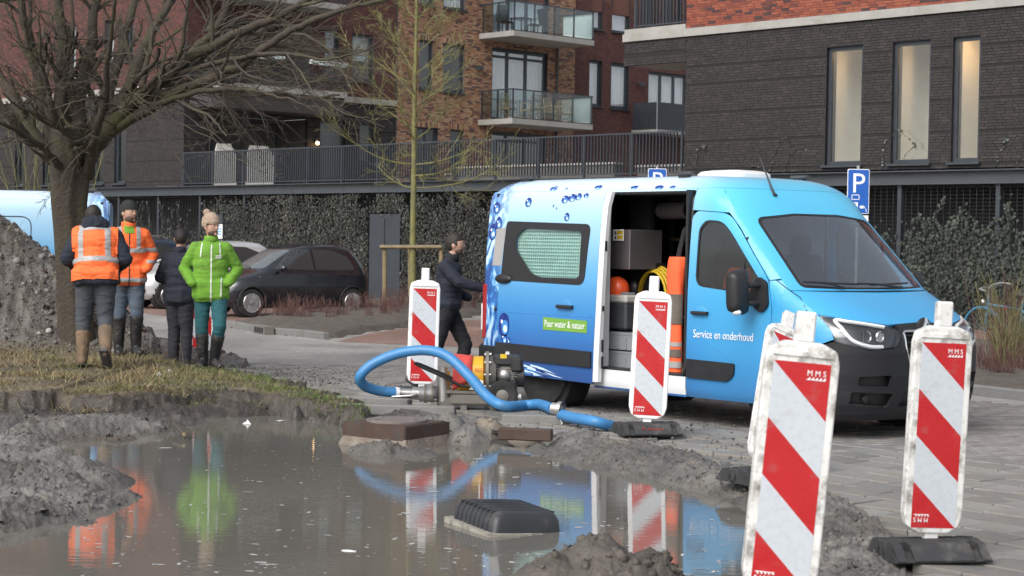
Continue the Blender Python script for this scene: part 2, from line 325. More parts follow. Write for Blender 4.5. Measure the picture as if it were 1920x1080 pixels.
def heights(X,Y,fine=True):
    sdw=poly_sd(WATER,X,Y); sdp=poly_sd(PAVE_POLY,X,Y)
    # bank: out of the water the ground climbs to the rim
    h=np.where(sdw<0, WZ-.035-.4*sstep(0,.45,-sdw), WZ-.03+.15*sstep(0,.55,sdw))
    # verge (tree side): higher, with a steep dug face
    vline=np.array(gp([(-300,752),(100,748),(250,750),(330,742),(400,731),(470,736),(560,745),(640,757),(690,765)],.08))
    vp=[(-14,vline[0][1]+.8)]+[tuple(p) for p in vline]+[tuple(gnd(690,757,0)[:2]),tuple(VERGE[2]),tuple(VERGE[1]),tuple(VERGE[0]),tuple(gnd(300,686,0)[:2]),tuple(gnd(250,650,0)[:2]),(-14,27)]
    sdv=poly_sd(vp,X,Y); e=vnoise(X,Y,2.2,3,5.0)*.18
    far=sstep(0,1.6,-(Y-23.0))
    rim=np.where(X>-4.2,.10-.06*sstep(-4.0,-1.6,X),.13)
    h=np.maximum(h,-.6+(rim+.62)*sstep(.16,-.10,sdv+e))
    h=np.where((sdv<.1)&(Y>19.5),np.where(Y>21.5,h-.06*sstep(21.5,24,Y),h),h)
    typ=np.zeros(X.shape+(3,)); grey=np.array([.132,.127,.117]); dark=np.array([.058,.049,.041]); sand=np.array([.21,.17,.125]); grav=np.array([.125,.115,.104]); turf=np.array([.13,.105,.06])
    typ[:]=grey
    w=sstep(.75,.25,sdv+e)[...,None]; typ=typ*(1-w)+dark*w
    w=sstep(-.05,-.35,sdv)[...,None]; typ=typ*(1-w)+turf*w
    md=np.zeros(X.shape)
    for (px,py,dp,rx,ry,k) in MOUNDS:
        c=atd(px,py,dp); zb=-.32
        q=np.hypot((X-c.x)/rx,(Y-c.y)/ry); q=q*(1+.22*vnoise(X,Y,1.9,3,px*.01))
        b=zb+(c.z-zb)*np.clip(1-q**1.5,0,1)
        w=(sstep(-.05,.05,b-h)*.9)[...,None]
        h=np.maximum(h,b)
        md=np.maximum(md,sstep(-.02,.10,b-(WZ+0*h))*(b>=h-1e-6))
        typ=typ*(1-w)+[grey,sand,np.array([.105,.09,.074]),grav][k]*w
    # gravel heap
    q=np.hypot((X-PILE[0])/2.9,(Y-PILE[1])/2.15); hp=2.2*np.clip(1-q,0,1)**1.02
    q2=np.hypot((X+4.9)/1.55,(Y-23.2)/1.5); hp=np.maximum(hp,.42*np.clip(1-q2,0,1))
    h=h+hp; w=sstep(.02,.18,hp)[...,None]; typ=typ*(1-w)+grav*w
    if fine:
        n1=vnoise(X,Y,1.7,4,1.0); n2=vnoise(X,Y,7.0,4,9.0); n3=vnoise(X,Y,26.0,3,3.0)
        k=np.maximum(sstep(-.05,.3,sdw),sstep(WZ-.05,WZ+.12,h))*.92+.08
        onv=sstep(-.1,-.4,sdv)
        k=k*(1-.75*onv)
        h=h+k*(.04*n1+.042*np.abs(n2)+.011*n3-.03)
        n4=vnoise(X,Y,13.0,4,12.0); h=h+md*(.035*vnoise(X,Y,4.0,2,14.0)+.010*n4-.005)-md*k*.030*np.abs(n2)
        ph=sstep(.05,.5,hp); h=h+ph*(.05*n2+.012*n3)
    if fine:
        nb=vnoise(X,Y,.9,4,21.0); nc=vnoise(X,Y,3.1,4,23.0)
        typ=typ*(1+.30*np.clip(nb,-1,1)+.22*np.clip(nc,-1,1))[...,None]
        w=sstep(.05,.5,nc-nb*.4)[...,None]*.55; typ=typ*(1-w)+typ.mean(-1,keepdims=True)*np.array([1.08,.95,.80])*w
        wet=sstep(.10,.0,h-WZ)[...,None]*.35; typ=typ*(1-wet)+typ*np.array([.62,.6,.58])*wet
    # paved side: stay under the tiles
    h=np.where(sdp<-.12,np.minimum(h,-.055-.1*sstep(-.12,-.6,sdp)+0*h),h)
    h=np.where((sdp<.0)&(sdp>=-.12),np.minimum(h,.012),h)
    outp=poly_sd(PIT_POLY,X,Y)
    keep=hp>.0
    h=np.where((outp>.15)&(~keep),np.minimum(h,-.2),h)
    for mx_,my_,rx_,ry_ in MH_FLAT:
        q=np.maximum(abs(X-mx_)/rx_,abs(Y-my_)/ry_); h=np.where(q<1,np.minimum(h,-.02),h)
    return h,typ,sdw,sdp,sdv,hp
MH=gnd(737,842,WZ); MH_FLAT=[(MH.x,MH.y+.38,.50,.50)]
# mud sand spilled over the edge of the paving is part of the same earth sheet
def grid_rows():
    ys=[7.2]
    while ys[-1]<27.5: ys.append(ys[-1]+max(.022,.0021*ys[-1]*ys[-1]/8.0*.55))
    return np.array(ys)
ys=grid_rows(); nx=640
Yg=np.repeat(ys[:,None],nx,1); ux=np.linspace(-.325,.245,nx); Xg=Yg*ux[None,:]
H,TYP,SDW,SDP,SDV,HP=heights(Xg,Yg)
def grid_mesh(name,Xg,Yg,H,colr,mat,keep=None):
    r,c=Xg.shape; me=bpy.data.meshes.new(name)
    co=np.stack([Xg,Yg,H],-1).reshape(-1,3)
    idx=np.arange(r*c).reshape(r,c)
    fs=np.stack([idx[:-1,:-1],idx[:-1,1:],idx[1:,1:],idx[1:,:-1]],-1).reshape(-1,4)
    if keep is not None:
        kf=(keep[:-1,:-1]|keep[:-1,1:]|keep[1:,1:]|keep[1:,:-1]).reshape(-1); fs=fs[kf]
    used=np.unique(fs); mp=np.full(r*c,-1); mp[used]=np.arange(len(used))
    me.from_pydata(co[used].tolist(),[],mp[fs].tolist())
    at=me.color_attributes.new('Col','FLOAT_COLOR','POINT'); cc=np.ones((len(used),4),np.float32); cc[:,:3]=colr.reshape(-1,3)[used]; at.data.foreach_set('color',cc.ravel())
    me.polygons.foreach_set('use_smooth',[True]*len(me.polygons)); me.materials.append(mat); me.update(); return me
outp=poly_sd(PIT_POLY,Xg,Yg)
vis=(outp<.9)|(HP>0)
_me=grid_mesh('earth',Xg,Yg,H,TYP,M['mud'],vis)
tag(mobj('earth',_me),kind='structure')
def hz(x,y): 
    h=heights(np.array([[x]]),np.array([[y]]),False)[0]; return float(h[0,0])
# fast lookup on the built grid
def hgrid(X,Y):
    X=np.asarray(X,float); Y=np.asarray(Y,float)
    fi=np.interp(Y,ys,np.arange(len(ys))); fj=np.clip((X/Y-ux[0])/(ux[1]-ux[0]),0,nx-1.001); fi=np.clip(fi,0,len(ys)-1.001)
    i=fi.astype(int); j=fj.astype(int); a=fi-i; b=fj-j
    return H[i,j]*(1-a)*(1-b)+H[i+1,j]*a*(1-b)+H[i,j+1]*(1-a)*b+H[i+1,j+1]*a*b
# ------------------------------------------------------------------ water
def water_mat():
    m=bpy.data.materials.new('muddy_water'); m.use_nodes=True; t=m.node_tree; b=t.nodes['Principled BSDF']; N=t.nodes.new; Lk=t.links.new
    tc=N('ShaderNodeTexCoord'); nz=N('ShaderNodeTexNoise'); nz.inputs['Scale'].default_value=1.3; nz.inputs['Detail'].default_value=6; Lk(tc.outputs['Object'],nz.inputs['Vector'])
    cr=N('ShaderNodeValToRGB'); cr.color_ramp.elements[0].color=(.122,.115,.099,1); cr.color_ramp.elements[1].color=(.165,.157,.138,1); Lk(nz.outputs[0],cr.inputs[0]); Lk(cr.outputs[0],b.inputs['Base Color'])
    b.inputs['Roughness'].default_value=.03; b.inputs['IOR'].default_value=1.33
    n2=N('ShaderNodeTexNoise'); n2.inputs['Scale'].default_value=14; n2.inputs['Detail'].default_value=3; mp=N('ShaderNodeMapping'); mp.inputs['Scale'].default_value=(.45,1.6,1); Lk(tc.outputs['Object'],mp.inputs[0]); Lk(mp.outputs[0],n2.inputs['Vector'])
    bp=N('ShaderNodeBump'); bp.inputs['Strength'].default_value=.045; bp.inputs['Distance'].default_value=.012; Lk(n2.outputs[0],bp.inputs['Height']); Lk(bp.outputs[0],b.inputs['Normal'])
    M['water']=m; return m
water_mat()
mb=MB(); bm=bmesh.new(); grow=[]
cx=sum(p[0] for p in WATER)/len(WATER)
mb.quad((-7,5.6,WZ),(2.3,5.6,WZ),(2.3,19.3,WZ),(-7,19.3,WZ)); tag(mb.build('puddle_water',M['water']),kind='structure')
# ------------------------------------------------------------------ the road sheet reaches the horizon; it is left open over the pit
def sheet(name, outer, hole, z, mat, kind='structure', parent=None):
    bm=bmesh.new()
    def ring(P):
        vs=[bm.verts.new((p[0],p[1],z)) for p in P]
        return [bm.edges.new((vs[i],vs[(i+1)%len(vs)])) for i in range(len(vs))]
    es=ring(outer)
    if hole: es+=ring(hole)
    bmesh.ops.triangle_fill(bm,edges=es,use_beauty=True)
    for f in bm.faces:
        if f.normal.z<0: f.normal_flip()
    me=bpy.data.meshes.new(name); bm.to_mesh(me); bm.free(); me.materials.append(mat)
    return tag(mobj(name,me,parent),kind=kind)
sheet('road',[(-900,-300),(900,-300),(900,1500),(-900,1500)],PIT_POLY,RZ,M['road_far'])
# ------------------------------------------------------------------ paving pieces
def pieces(parent, name, boxes, mat, nind, key):
    """boxes: (cx,cy,ztop,w,d,h,rot,tiltx,tilty,col). The nind nearest become objects, the rest one joined mesh"""
    boxes=sorted(boxes,key=key); cache={}
    for b in boxes[:nind]:
        cx,cy,zt,w,d,h,a,tx,ty,col=b
        kk=(round(w,3),round(d,3),round(h,3),tuple(round(c,2) for c in col))
        if kk not in cache:
            q=MB(); q.col=kk[3]; q.box((0,0,-h/2),(w,d,h),bev=min(.006,w*.06)); cache[kk]=q.mesh(name,mat)
        o=mobj(name,cache[kk],parent); o.location=(cx,cy,zt); o.rotation_euler=(tx,ty,a)
    if boxes[nind:]:
        q=MB()
        for cx,cy,zt,w,d,h,a,tx,ty,col in boxes[nind:]:
            q.col=col; q.box((cx,cy,zt-h/2),(w,d,h),Matrix.Rotation(a,3,'Z')@Matrix.Rotation(tx,3,'X'))
        tag(q.build(name+'_field',mat,parent),kind='stuff')
# direction of the street near the van
VANG=math.acos(.63); HD=Vector((.63,-math.sin(VANG),0)); LD=Vector((math.sin(VANG),.63,0))
A0=gnd(1570,846,RZ)                        # a point on the flush kerb between pavement and road
def street(a,b): return Vector((A0.x,A0.y,0))+HD*a+LD*b      # a along the street, b away from the pit
pv=tag(bpy.data.objects.new('pavement',None),kind='structure'); link(pv)
tl=[]
ra=math.atan2(HD.y,HD.x)
for i in range(-34,24):
    for j in range(1,16):
        a=i*.303+(.15 if j%2 else 0); b=-j*.303+.08
        p=street(a,b)
        if p.y<6.5 or p.x<-2.6 or p.x>4.5: continue
        sd=poly_sd(PAVE_POLY,np.array([p.x]),np.array([p.y]))[0]
        if sd>-.13 and not (sd>-.16): continue
        if sd>-.14: continue
        n=fnz((p.x,p.y,0),.9,3,2.0)
        edge=max(0,1-max(0,-sd-.14)/.5)
        zt=.0-.02+.014*n-edge*.03*random.random()+random.gauss(0,.003)
        g=.16+.11*random.random(); w=1.0+random.uniform(-.02,.03)
        tl.append((p.x,p.y,zt,.292,.292,.06,ra+random.gauss(0,.009+.03*edge),random.gauss(0,.010+.03*edge),random.gauss(0,.010+.03*edge),(round(g*w,1 if False else 2),round(g*.97,2),round(g*.92,2))))
pieces(pv,'paving_tile',tl,M['tile'],300,lambda b:b[1])
# bedding under the tiles
sheet('sand_bed',[tuple(p) for p in PAVE]+[(1.55,6.0),(4.9,6.0)]+[tuple(street(9,.05)[:2]),tuple(street(-13.5,.05)[:2])],None,-.062,M['joint_sand'],kind='structure')
# flush kerb strip along the road
kr=tag(bpy.data.objects.new('flush_kerb',None),kind='structure'); link(kr)
for i in range(-14,9):
    p=street(i*1.003,.06+.14); q=MB(); q.box((0,0,-.1),(.995,.16,.2),bev=.01)
    o=q.build('kerb_stone',M['kerb'],kr); o.location=(p.x,p.y,-.035+random.uniform(-.004,.004)); o.rotation_euler=(0,0,ra)
# clinkers of the near road
cl=[]
rd=tag(bpy.data.objects.new('brick_road',None),kind='structure'); link(rd)
for i in range(-105,75):
    for j in range(0,22):
        a=i*.108; b=.40+j*.213+(.106 if i%2 else 0); p=street(a,b)
        if p.y>24 or p.y<9.5 or p.x/p.y>.30: continue
        g=.175+.10*random.random()
        cl.append((p.x,p.y,RZ+.012+random.gauss(0,.0015),.1,.205,.05,ra,random.gauss(0,.006),random.gauss(0,.006),(round(g,2),round(g*.955,2),round(g*.9,2))))
pieces(rd,'paving_brick',cl,M['clinker'],300,lambda b:b[1]+abs(b[0]-3.0)*.2)
# drain grate by the middle beacon
# ------------------------------------------------------------------ beds and kerbs on the far side
def kerb_line(name, pts, label, w=.12, h=.12, z0=RZ, ln=1.0):
    th=tag(bpy.data.objects.new(name,None),kind='structure'); link(th)
    for k in range(len(pts)-1):
        a=Vector((*pts[k],0)); b=Vector((*pts[k+1],0)); L=(b-a).length; n=max(1,round(L/ln))
        for i in range(n):
            p=a+(b-a)*((i+.5)/n); q=MB(); q.box((0,0,h/2-.05),(L/n-.008,w,h+.1),bev=.015)
            o=q.build('kerb_stone',M['kerb'],th); o.location=(p.x,p.y,z0); o.rotation_euler=(random.gauss(0,.008),0,math.atan2((b-a).y,(b-a).x)+random.gauss(0,.004))
    return th
bedL=[gnd(x,y,RZ) for x,y in [(425,612),(500,626),(575,632),(612,637)]]
k1=kerb_line('kerb',[(p.x,p.y) for p in bedL],'')
dv=(bedL[1]-bedL[0]).normalized()
BEDL=[(p.x,p.y) for p in bedL]+[tuple(gnd(x,y,RZ)[:2]) for x,y in [(700,622),(830,606),(905,590),(905,572),(700,566),(640,582),(540,594),(470,604)]]
def bed(name,poly,z,amp,res=.22,seed=3.0):
    xs=[p[0] for p in poly]; yy=[p[1] for p in poly]
    gx=np.arange(min(xs)-.2,max(xs)+.2,res); gy=np.arange(min(yy)-.2,max(yy)+.2,res)
    X,Y=np.meshgrid(gx,gy); sd=poly_sd(poly,X,Y)
    Z=z+amp*sstep(0,-.8,sd)+.05*vnoise(X,Y,1.6,4,seed)*sstep(.0,-.3,sd)
    Z=np.where(sd>0.02,z-.25,Z)
    me=grid_mesh(name,X,Y,Z,np.full(X.shape+(3,),.2),M['bed_soil'],sd<.12)
    return tag(mobj(name,me),kind='structure')
bed('planting_bed',BEDL,RZ+.09,.10)
_k=[gnd(x,y,RZ) for x,y in [(1700,724),(1830,741),(1990,760)]]
kerb_line('kerb',[(p.x,p.y) for p in _k],'')
BEDR=[(p.x,p.y) for p in _k]+[(8.2,21.0),(9.5,24),(8.5,31),(4.5,29.5)]
bed('planting_bed',BEDR,RZ+.08,.1,.16,8.0)
# red parking bays
sheet('parking_bays',[tuple(gnd(x,y,RZ)[:2]) for x,y in [(240,585),(440,606),(640,590),(640,578),(300,556),(150,560)]],None,RZ+.004,M['red_far'])
sheet('parking_bays',[tuple(gnd(x,y,RZ)[:2]) for x,y in [(630,641),(900,652),(960,640),(960,600),(880,600),(700,624)]],None,RZ+.004,M['red_far'])
sheet('car_park',[(-26,76),(-30,60),(-9.2,44.5),(-2.5,44),(4,39.5),(9,32),(14,34),(3,50)],None,RZ+.003,M['red_far'])
# ------------------------------------------------------------------ buildings (block frame: x along the wall to the right, y behind it)
P1=Vector((-14.2,63,0)); BRZ=math.atan2(-.71550715,.69860541)
pm('brick', (.2,.1,.07), rough=.85, var=.22, scale=9, bump=.25, bscale=60, bdist=.003, attr=True)
pm('dark_mortar', (.017,.0155,.0155), rough=.95, var=.15, scale=4)
pm('mortar', (.10,.095,.09), rough=.95, var=.15, scale=4)
pm('upper_brick', (.13,.06,.045), rough=.9, var=.25, scale=.7)
pm('concrete', (.32,.31,.29), rough=.8, var=.12, scale=2.5, dirt=(.24,.235,.2), dirtamt=.35, dscale=1.2, bump=.2, bscale=80)
pm('concrete_soffit', (.33,.30,.26), rough=.85, var=.12, scale=2)
pm('anthracite', (.035,.042,.052), rough=.42, var=.1, scale=3)
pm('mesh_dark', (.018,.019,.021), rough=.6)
pm('steel_beam', (.055,.064,.075), rough=.5, var=.15, scale=1.5, dirt=(.03,.032,.034), dirtamt=.3)
pm('interior_white', (.72,.70,.64), rough=.8, var=.05, scale=2)
pm('curtain', (.82,.84,.87), rough=.9, var=.12, scale=14)
pm('dark_room', (.03,.032,.036), rough=.9)
pm('blind', (.52,.60,.60), rough=.7, var=.05)
pm('dark_blind', (.07,.075,.085), rough=.5, var=.05)
pm('frosted', (.55,.62,.60), rough=.35, var=.06, scale=5)
pm('rattan', (.42,.31,.18), rough=.7, var=.2, scale=20)
pm('deck', (.2,.19,.18), rough=.9)
pm('black_plastic_chair', (.03,.03,.033), rough=.5)
glass('pane_glass', (.86,.9,.9), dark=.12)
glass('pane_bright', (.94,.96,.98), dark=.30)
glass('balustrade_glass', (.80,.86,.87), dark=.06)
emit('warm_lamp', (1,.62,.28), 30)
DARK=[(.030,.0265,.027),(.036,.031,.031),(.026,.0235,.0245),(.042,.036,.034)]
REDB=[(.115,.042,.034),(.095,.036,.030),(.135,.052,.04),(.075,.034,.031),(.058,.033,.032)]
MULT=[(.34,.20,.125),(.30,.155,.09),(.22,.105,.072),(.13,.075,.065),(.38,.245,.155),(.085,.058,.055)]
DRED=[(.092,.036,.032),(.108,.042,.035),(.075,.033,.031),(.125,.05,.04)]
ORNG=[(.235,.062,.036),(.195,.052,.033),(.275,.08,.045),(.13,.042,.034),(.062,.034,.034)]
def rects_minus(a0,a1,z0,z1,ops):
    xs=sorted({a0,a1,*[max(a0,min(a1,v)) for o in ops for v in o[:2]]}); zs=sorted({z0,z1,*[max(z0,min(z1,v)) for o in ops for v in o[2:]]})
    out=[]
    for i in range(len(xs)-1):
        for j in range(len(zs)-1):
            cx=(xs[i]+xs[i+1])/2; cz=(zs[j]+zs[j+1])/2
            if any(o[0]<cx<o[1] and o[2]<cz<o[3] for o in ops): continue
            out.append((xs[i],xs[i+1],zs[j],zs[j+1]))
    return out
def brick_wall(parent, org, ax, nr, a0, a1, z0, z1, ops, cols, wts, nind=0, key=None, lines=None, thick=.12, bl=.215, bh=.0625, joint=.011, seed=1, patch=None, mortar='mortar'):
    """bricks stand proud of a mortar backing; openings stay open"""
    rr=random.Random(seed); org=Vector(org); ax=Vector(ax); nr=Vector(nr); Z=Vector((0,0,1))
    def P(a,z,d): return org+ax*a+Z*z+nr*d
    b=MB()
    for (x0,x1,y0,y1) in rects_minus(a0,a1,z0,z1,ops):
        b._add([P(x0,y0,-.012),P(x1,y0,-.012),P(x1,y1,-.012),P(x0,y1,-.012),P(x0,y0,-thick),P(x1,y0,-thick),P(x1,y1,-thick),P(x0,y1,-thick)],
               [(0,1,2,3),(7,6,5,4),(0,4,5,1),(1,5,6,2),(2,6,7,3),(3,7,4,0)])
    b.build('wall_backing',M['dark_mortar' if cols is DARK else mortar],parent,fixn=True)
    L=[]; n=int((z1-z0)/bh)+1
    for r in range(n):
        zb=z0+r*bh; zt=min(zb+bh-joint,z1)
        if zt-zb<.015: continue
        off=(r%4)*bl*.27+ (rr.random()*.5 if r%3==0 else 0)*bl
        x=a0-(off%bl)
        rec=-.028 if (lines and any(abs(zb-l)<bh*.55 for l in lines)) else 0.0
        while x<a1:
            w=bl if rr.random()<.88 else bl*.5
            s0,s1=max(x,a0),min(x+w-joint,a1); x+=w
            if s1-s0<.03: continue
            segs=[(s0,s1)]
            for o in ops:
                if o[2]<zt-.01 and o[3]>zb+.01:
                    ns=[]
                    for (p,q) in segs:
                        if q<=o[0] or p>=o[1]: ns.append((p,q)); continue
                        if p<o[0]-.02: ns.append((p,o[0]))
                        if q>o[1]+.02: ns.append((o[1],q))
                    segs=ns
            for (p,q) in segs:
                cc=cols; ww=wts
                if patch: cc,ww=patch((p+q)/2,zb,rr)
                c=rr.choices(cc,ww)[0]
                L.append((p,q,zb,zt,rec+rr.uniform(-.002,.003),c))
    if key: L.sort(key=key)
    full={}
    for (p,q,zb,zt,d,c) in L[:nind]:
        w=round(q-p,2); h=round(zt-zb,3); kk=(w,h,c)
        if kk not in full:
            m=MB(); m.col=c
            m.box((0,0,0),(w,.03,h)); full[kk]=m.mesh('brick',M['brick'])
        o=mobj('brick',full[kk],parent); o.location=P((p+q)/2,(zb+zt)/2,d-.015); o.rotation_euler=(0,0,math.atan2(ax.y,ax.x))
    m=MB()
    for (p,q,zb,zt,d,c) in L[nind:]:
        m.col=c; e=-.013
        m._add([P(p,zb,d),P(q,zb,d),P(q,zt,d),P(p,zt,d),P(p,zb,e+d-.005),P(q,zb,e+d-.005),P(q,zt,e+d-.005),P(p,zt,e+d-.005)],[(0,1,2,3),(0,4,5,1),(1,5,6,2),(2,6,7,3),(3,7,4,0)])
    if m.f:
        # consistent outward winding
        flip=(ax.cross(Z)).dot(nr)<0
        if flip: m.f=[f[::-1] for f in m.f]
        tag(m.build('brickwork',M['brick'],parent,fixn=False),kind='stuff')
def window(parent, org, ax, nr, a0, a1, z0, z1, mull=(), trans=(), rec=.10, fw=.07, frame='anthracite', pane='pane_glass', inside='curtain', depth=.5, inset=.22, sill=True, name='window', inner_part=1.0, room=True):
    """framed window set back in its opening, panes between the bars, something behind the glass"""
    org=Vector(org); ax=Vector(ax); nr=Vector(nr); Z=Vector((0,0,1)); R=Matrix((ax,nr*-1,Z)).transposed()
    def P(a,z,d): return org+ax*a+Z*z+nr*d
    w=MB()
    def bx(q0,q1,y0,y1,d0,d1): w.box(P((q0+q1)/2,(y0+y1)/2,(d0+d1)/2),(q1-q0,abs(d1-d0),y1-y0),R)
    bx(a0,a0+fw,z0,z1,-rec,-rec-.07); bx(a1-fw,a1,z0,z1,-rec,-rec-.07); bx(a0+fw,a1-fw,z1-fw,z1,-rec,-rec-.07); bx(a0+fw,a1-fw,z0,z0+fw,-rec,-rec-.07)
    xs=[a0+fw,*mull,a1-fw]; zs=[z0+fw,*trans,z1-fw]
    for mm in mull: bx(mm-fw*.55,mm+fw*.55,z0+fw,z1-fw,-rec+.004,-rec-.06)
    for tt in trans: bx(a0+fw,a1-fw,tt-fw*.4,tt+fw*.4,-rec+.002,-rec-.062)
    # reveal
    bx(a0-.004,a0,z0,z1,0,-rec-.3); bx(a1,a1+.004,z0,z1,0,-rec-.3); bx(a0,a1,z1,z1+.004,-.01,-rec-.3)
    f=w.build(name,M[frame],parent)
    for i in range(len(xs)-1):
        p=MB(); p.quad(P(xs[i]-.02,z0+fw-.02,-rec-.035),P(xs[i+1]+.02,z0+fw-.02,-rec-.035),P(xs[i+1]+.02,z1-fw+.02,-rec-.035),P(xs[i]-.02,z1-fw+.02,-rec-.035)); p.build('pane',M[pane],f,fixn=False)
    if sill:
        s=MB(); s.box(P((a0+a1)/2,z0-.035,-rec/2+.03),(a1-a0+.12,rec+.12,.05),R); s.build('sill',M[frame],f)
    if room:
        d0=-rec-.1; d1=-rec-depth; r=MB()
        r.quad(P(a0,z0,d1),P(a1,z0,d1),P(a1,z1,d1),P(a0,z1,d1)); r.quad(P(a0,z0,d0),P(a0,z0,d1),P(a0,z1,d1),P(a0,z1,d0)); r.quad(P(a1,z0,d0),P(a1,z0,d1),P(a1,z1,d1),P(a1,z1,d0)); r.quad(P(a0,z0,d0),P(a1,z0,d0),P(a1,z0,d1),P(a0,z0,d1)); r.quad(P(a0,z1,d0),P(a1,z1,d0),P(a1,z1,d1),P(a0,z1,d1))
        r.build('room',M['dark_room'],f,fixn=False)
    if inside:
        c=MB(); zc=z1-(z1-z0)*inner_part; n=max(4,int((a1-a0)/.05)); pts=[]
        for k in range(n+1):
            a=a0+(a1-a0)*k/n; dd=-rec-inset+(.03*math.sin(k*1.9) if inside=='curtain' else 0); pts.append((a,dd))
        for k in range(n): c.quad(P(pts[k][0],zc,pts[k][1]),P(pts[k+1][0],zc,pts[k+1][1]),P(pts[k+1][0],z1,pts[k+1][1]),P(pts[k][0],z1,pts[k][1]))
        c.build('curtain' if inside=='curtain' else 'blind',M[inside],f,smooth=(inside=='curtain'),fixn=False)
    return f
X3=Vector((1,0,0)); Y3=Vector((0,1,0)); NF=Vector((0,-1,0))
# ---- right-hand building: dark brick base storey, orange brick above, concrete band
rb=thing('apartment_building','dark brick building with three tall windows and orange brick storey above, on the right','building',P1,BRZ)
t0,t1=26.25,42.0
W3=[(30.42,31.40),(32.18,33.16),(33.70,34.38)]
WX=[(36.0,36.9),(38.2,39.1)]
ops=[(a,b,3.47,6.13) for a,b in W3+WX]
lines=[3.3+.0625*k for k in (2,13,24,35,42)]
camt,camo=55.0,-33.85
brick_wall(rb,(0,0,0),X3,NF,t0,t1,3.34,6.66,ops,DARK,[4,3,3,1],300,lambda b:abs((b[0]+b[1])/2-35.0)+abs(b[2]-5.2)*.4,lines,seed=3)
brick_wall(rb,(0,0,0),X3,NF,24.22,26.24,6.08,6.66,[],DARK,[4,3,3,1],0,None,[6.3],seed=4)
def orange_patch(a,z,rr):
    k=math.sin(a*1.7+z*3.1)+math.sin(a*4.3-z*2.2)
    return ORNG,[4,3,3,1+2.2*max(0,k),.6+2.0*max(0,k)]
brick_wall(rb,(0,0,0),X3,NF,t0,t1,6.88,9.6,[],ORNG,[4,3,3,2,1],0,None,None,seed=5,patch=orange_patch)
m=MB(); m.box((32.9,.06,6.77),(13.4,.24,.19)); m.box((25.2,.06,6.77),(1.98,.24,.19)); m.build('concrete_band',M['concrete'],rb)
m=MB(); m.box((25.22,1.0,6.13),(1.98,1.7,.06)); m.build('soffit',M['concrete_soffit'],rb)
m=MB(); m.box((25.22,.9,6.93),(2.0,1.8,.12)); m.build('balcony_floor',M['concrete'],rb)
# side wall of the building (facing the court) and the balcony's far side
m=MB(); m.box((t0+.06,5.2,6.5),(.1,10.2,6.3)); m.box((34.1,10.3,6.5),(15.8,.12,6.3)); m.box((34.1,5.2,9.66),(15.8,10.2,.1)); m.build('side_wall',M['mortar'],rb)
for a,b in W3+WX: window(rb,(0,0,0),X3,NF,a,b,3.47,6.13,rec=.09,fw=.085,inside=None,room=False,pane='pane_glass')
# lit white stairwells behind the tall windows
for k,(a,b) in enumerate(W3+WX):
    r=MB(); d=1.5; a0,a1=a-.02,b+.5; z0,z1=3.4,6.2
    r.quad((a0,d,z0),(a1,d,z0),(a1,d,z1),(a0,d,z1)); r.quad((a0,.2,z0),(a0,d,z0),(a0,d,z1),(a0,.2,z1)); r.quad((a1,.2,z0),(a1,d,z0),(a1,d,z1),(a1,.2,z1)); r.quad((a0,.2,z0),(a1,.2,z0),(a1,d,z0),(a0,d,z0)); r.quad((a0,.2,z1),(a1,.2,z1),(a1,d,z1),(a0,d,z1))
    r.build('stairwell',M['interior_white'],rb,fixn=False)
    m=MB(); m.box((a+.38,1.2,4.8),(.05,.5,2.75)); m.build('partition',M['interior_white'],rb)
for (x,y,z) in [(34.28,.55,6.13),(31.1,1.1,6.14),(33.3,1.2,6.14)]:
    m=MB(); m.lathe([(.12,0),(.13,.03),(.05,.05)],(x,y,z-.05),n=20); m.build('ceiling_lamp',M['warm_lamp'],rb)
m=MB()
# balcony railing of the upper floor
def railing(parent, pts, z0, z1, sp=.11, post=1.4, name='baluster', bar=.022, toprail=.05):
    top=MB(); n=0
    for k in range(len(pts)-1):
        a=Vector((*pts[k],0)); b=Vector((*pts[k+1],0)); L=(b-a).length; d=(b-a)/L
        top.bar(a+Vector((0,0,z1)),b+Vector((0,0,z1)),toprail,.04); top.bar(a+Vector((0,0,z0+.08)),b+Vector((0,0,z0+.08)),.04,.03)
        bm_=MB(); bm_.box((0,0,0),(bar,.04,z1-z0-.12)); me=bm_.mesh(name,M['anthracite'])
        pm_=MB(); pm_.box((0,0,0),(.05,.06,z1-z0)); pme=pm_.mesh('post',M['anthracite'])
        ang=math.atan2(d.y,d.x); npz=max(1,round(L/post))
        for i in range(int(L/sp)):
            p=a+d*((i+.5)*sp); o=mobj(name,me,parent); o.location=(p.x,p.y,(z0+z1)/2+.04); o.rotation_euler=(0,0,ang)
        for i in range(npz+1):
            p=a+d*(L*i/npz); o=mobj('post',pme,parent); o.location=(p.x,p.y,(z0+z1)/2-.001); o.rotation_euler=(0,0,ang)
    top.build('rail',M['anthracite'],parent)
railing(rb,[(24.5,1.75),(24.5,.1),(26.22,.1)],6.98,8.15)
# storeys above the picture (seen only in reflections)
m=MB(); m.box((34.1,5.2,14.9),(15.8,10.4,10.3)); m.build('upper_storeys',M['upper_brick'],rb)
# ---- the block behind the deck: one long brick front seen at an angle (faces +x), plus its street front on the left
lb=thing('apartment_building','long apartment building of mixed brown and dark red brick with balconies behind the raised deck','building',P1,BRZ)
NX=Vector((1,0,0)); FT=4.8
def fo(t): return (t,0,0)
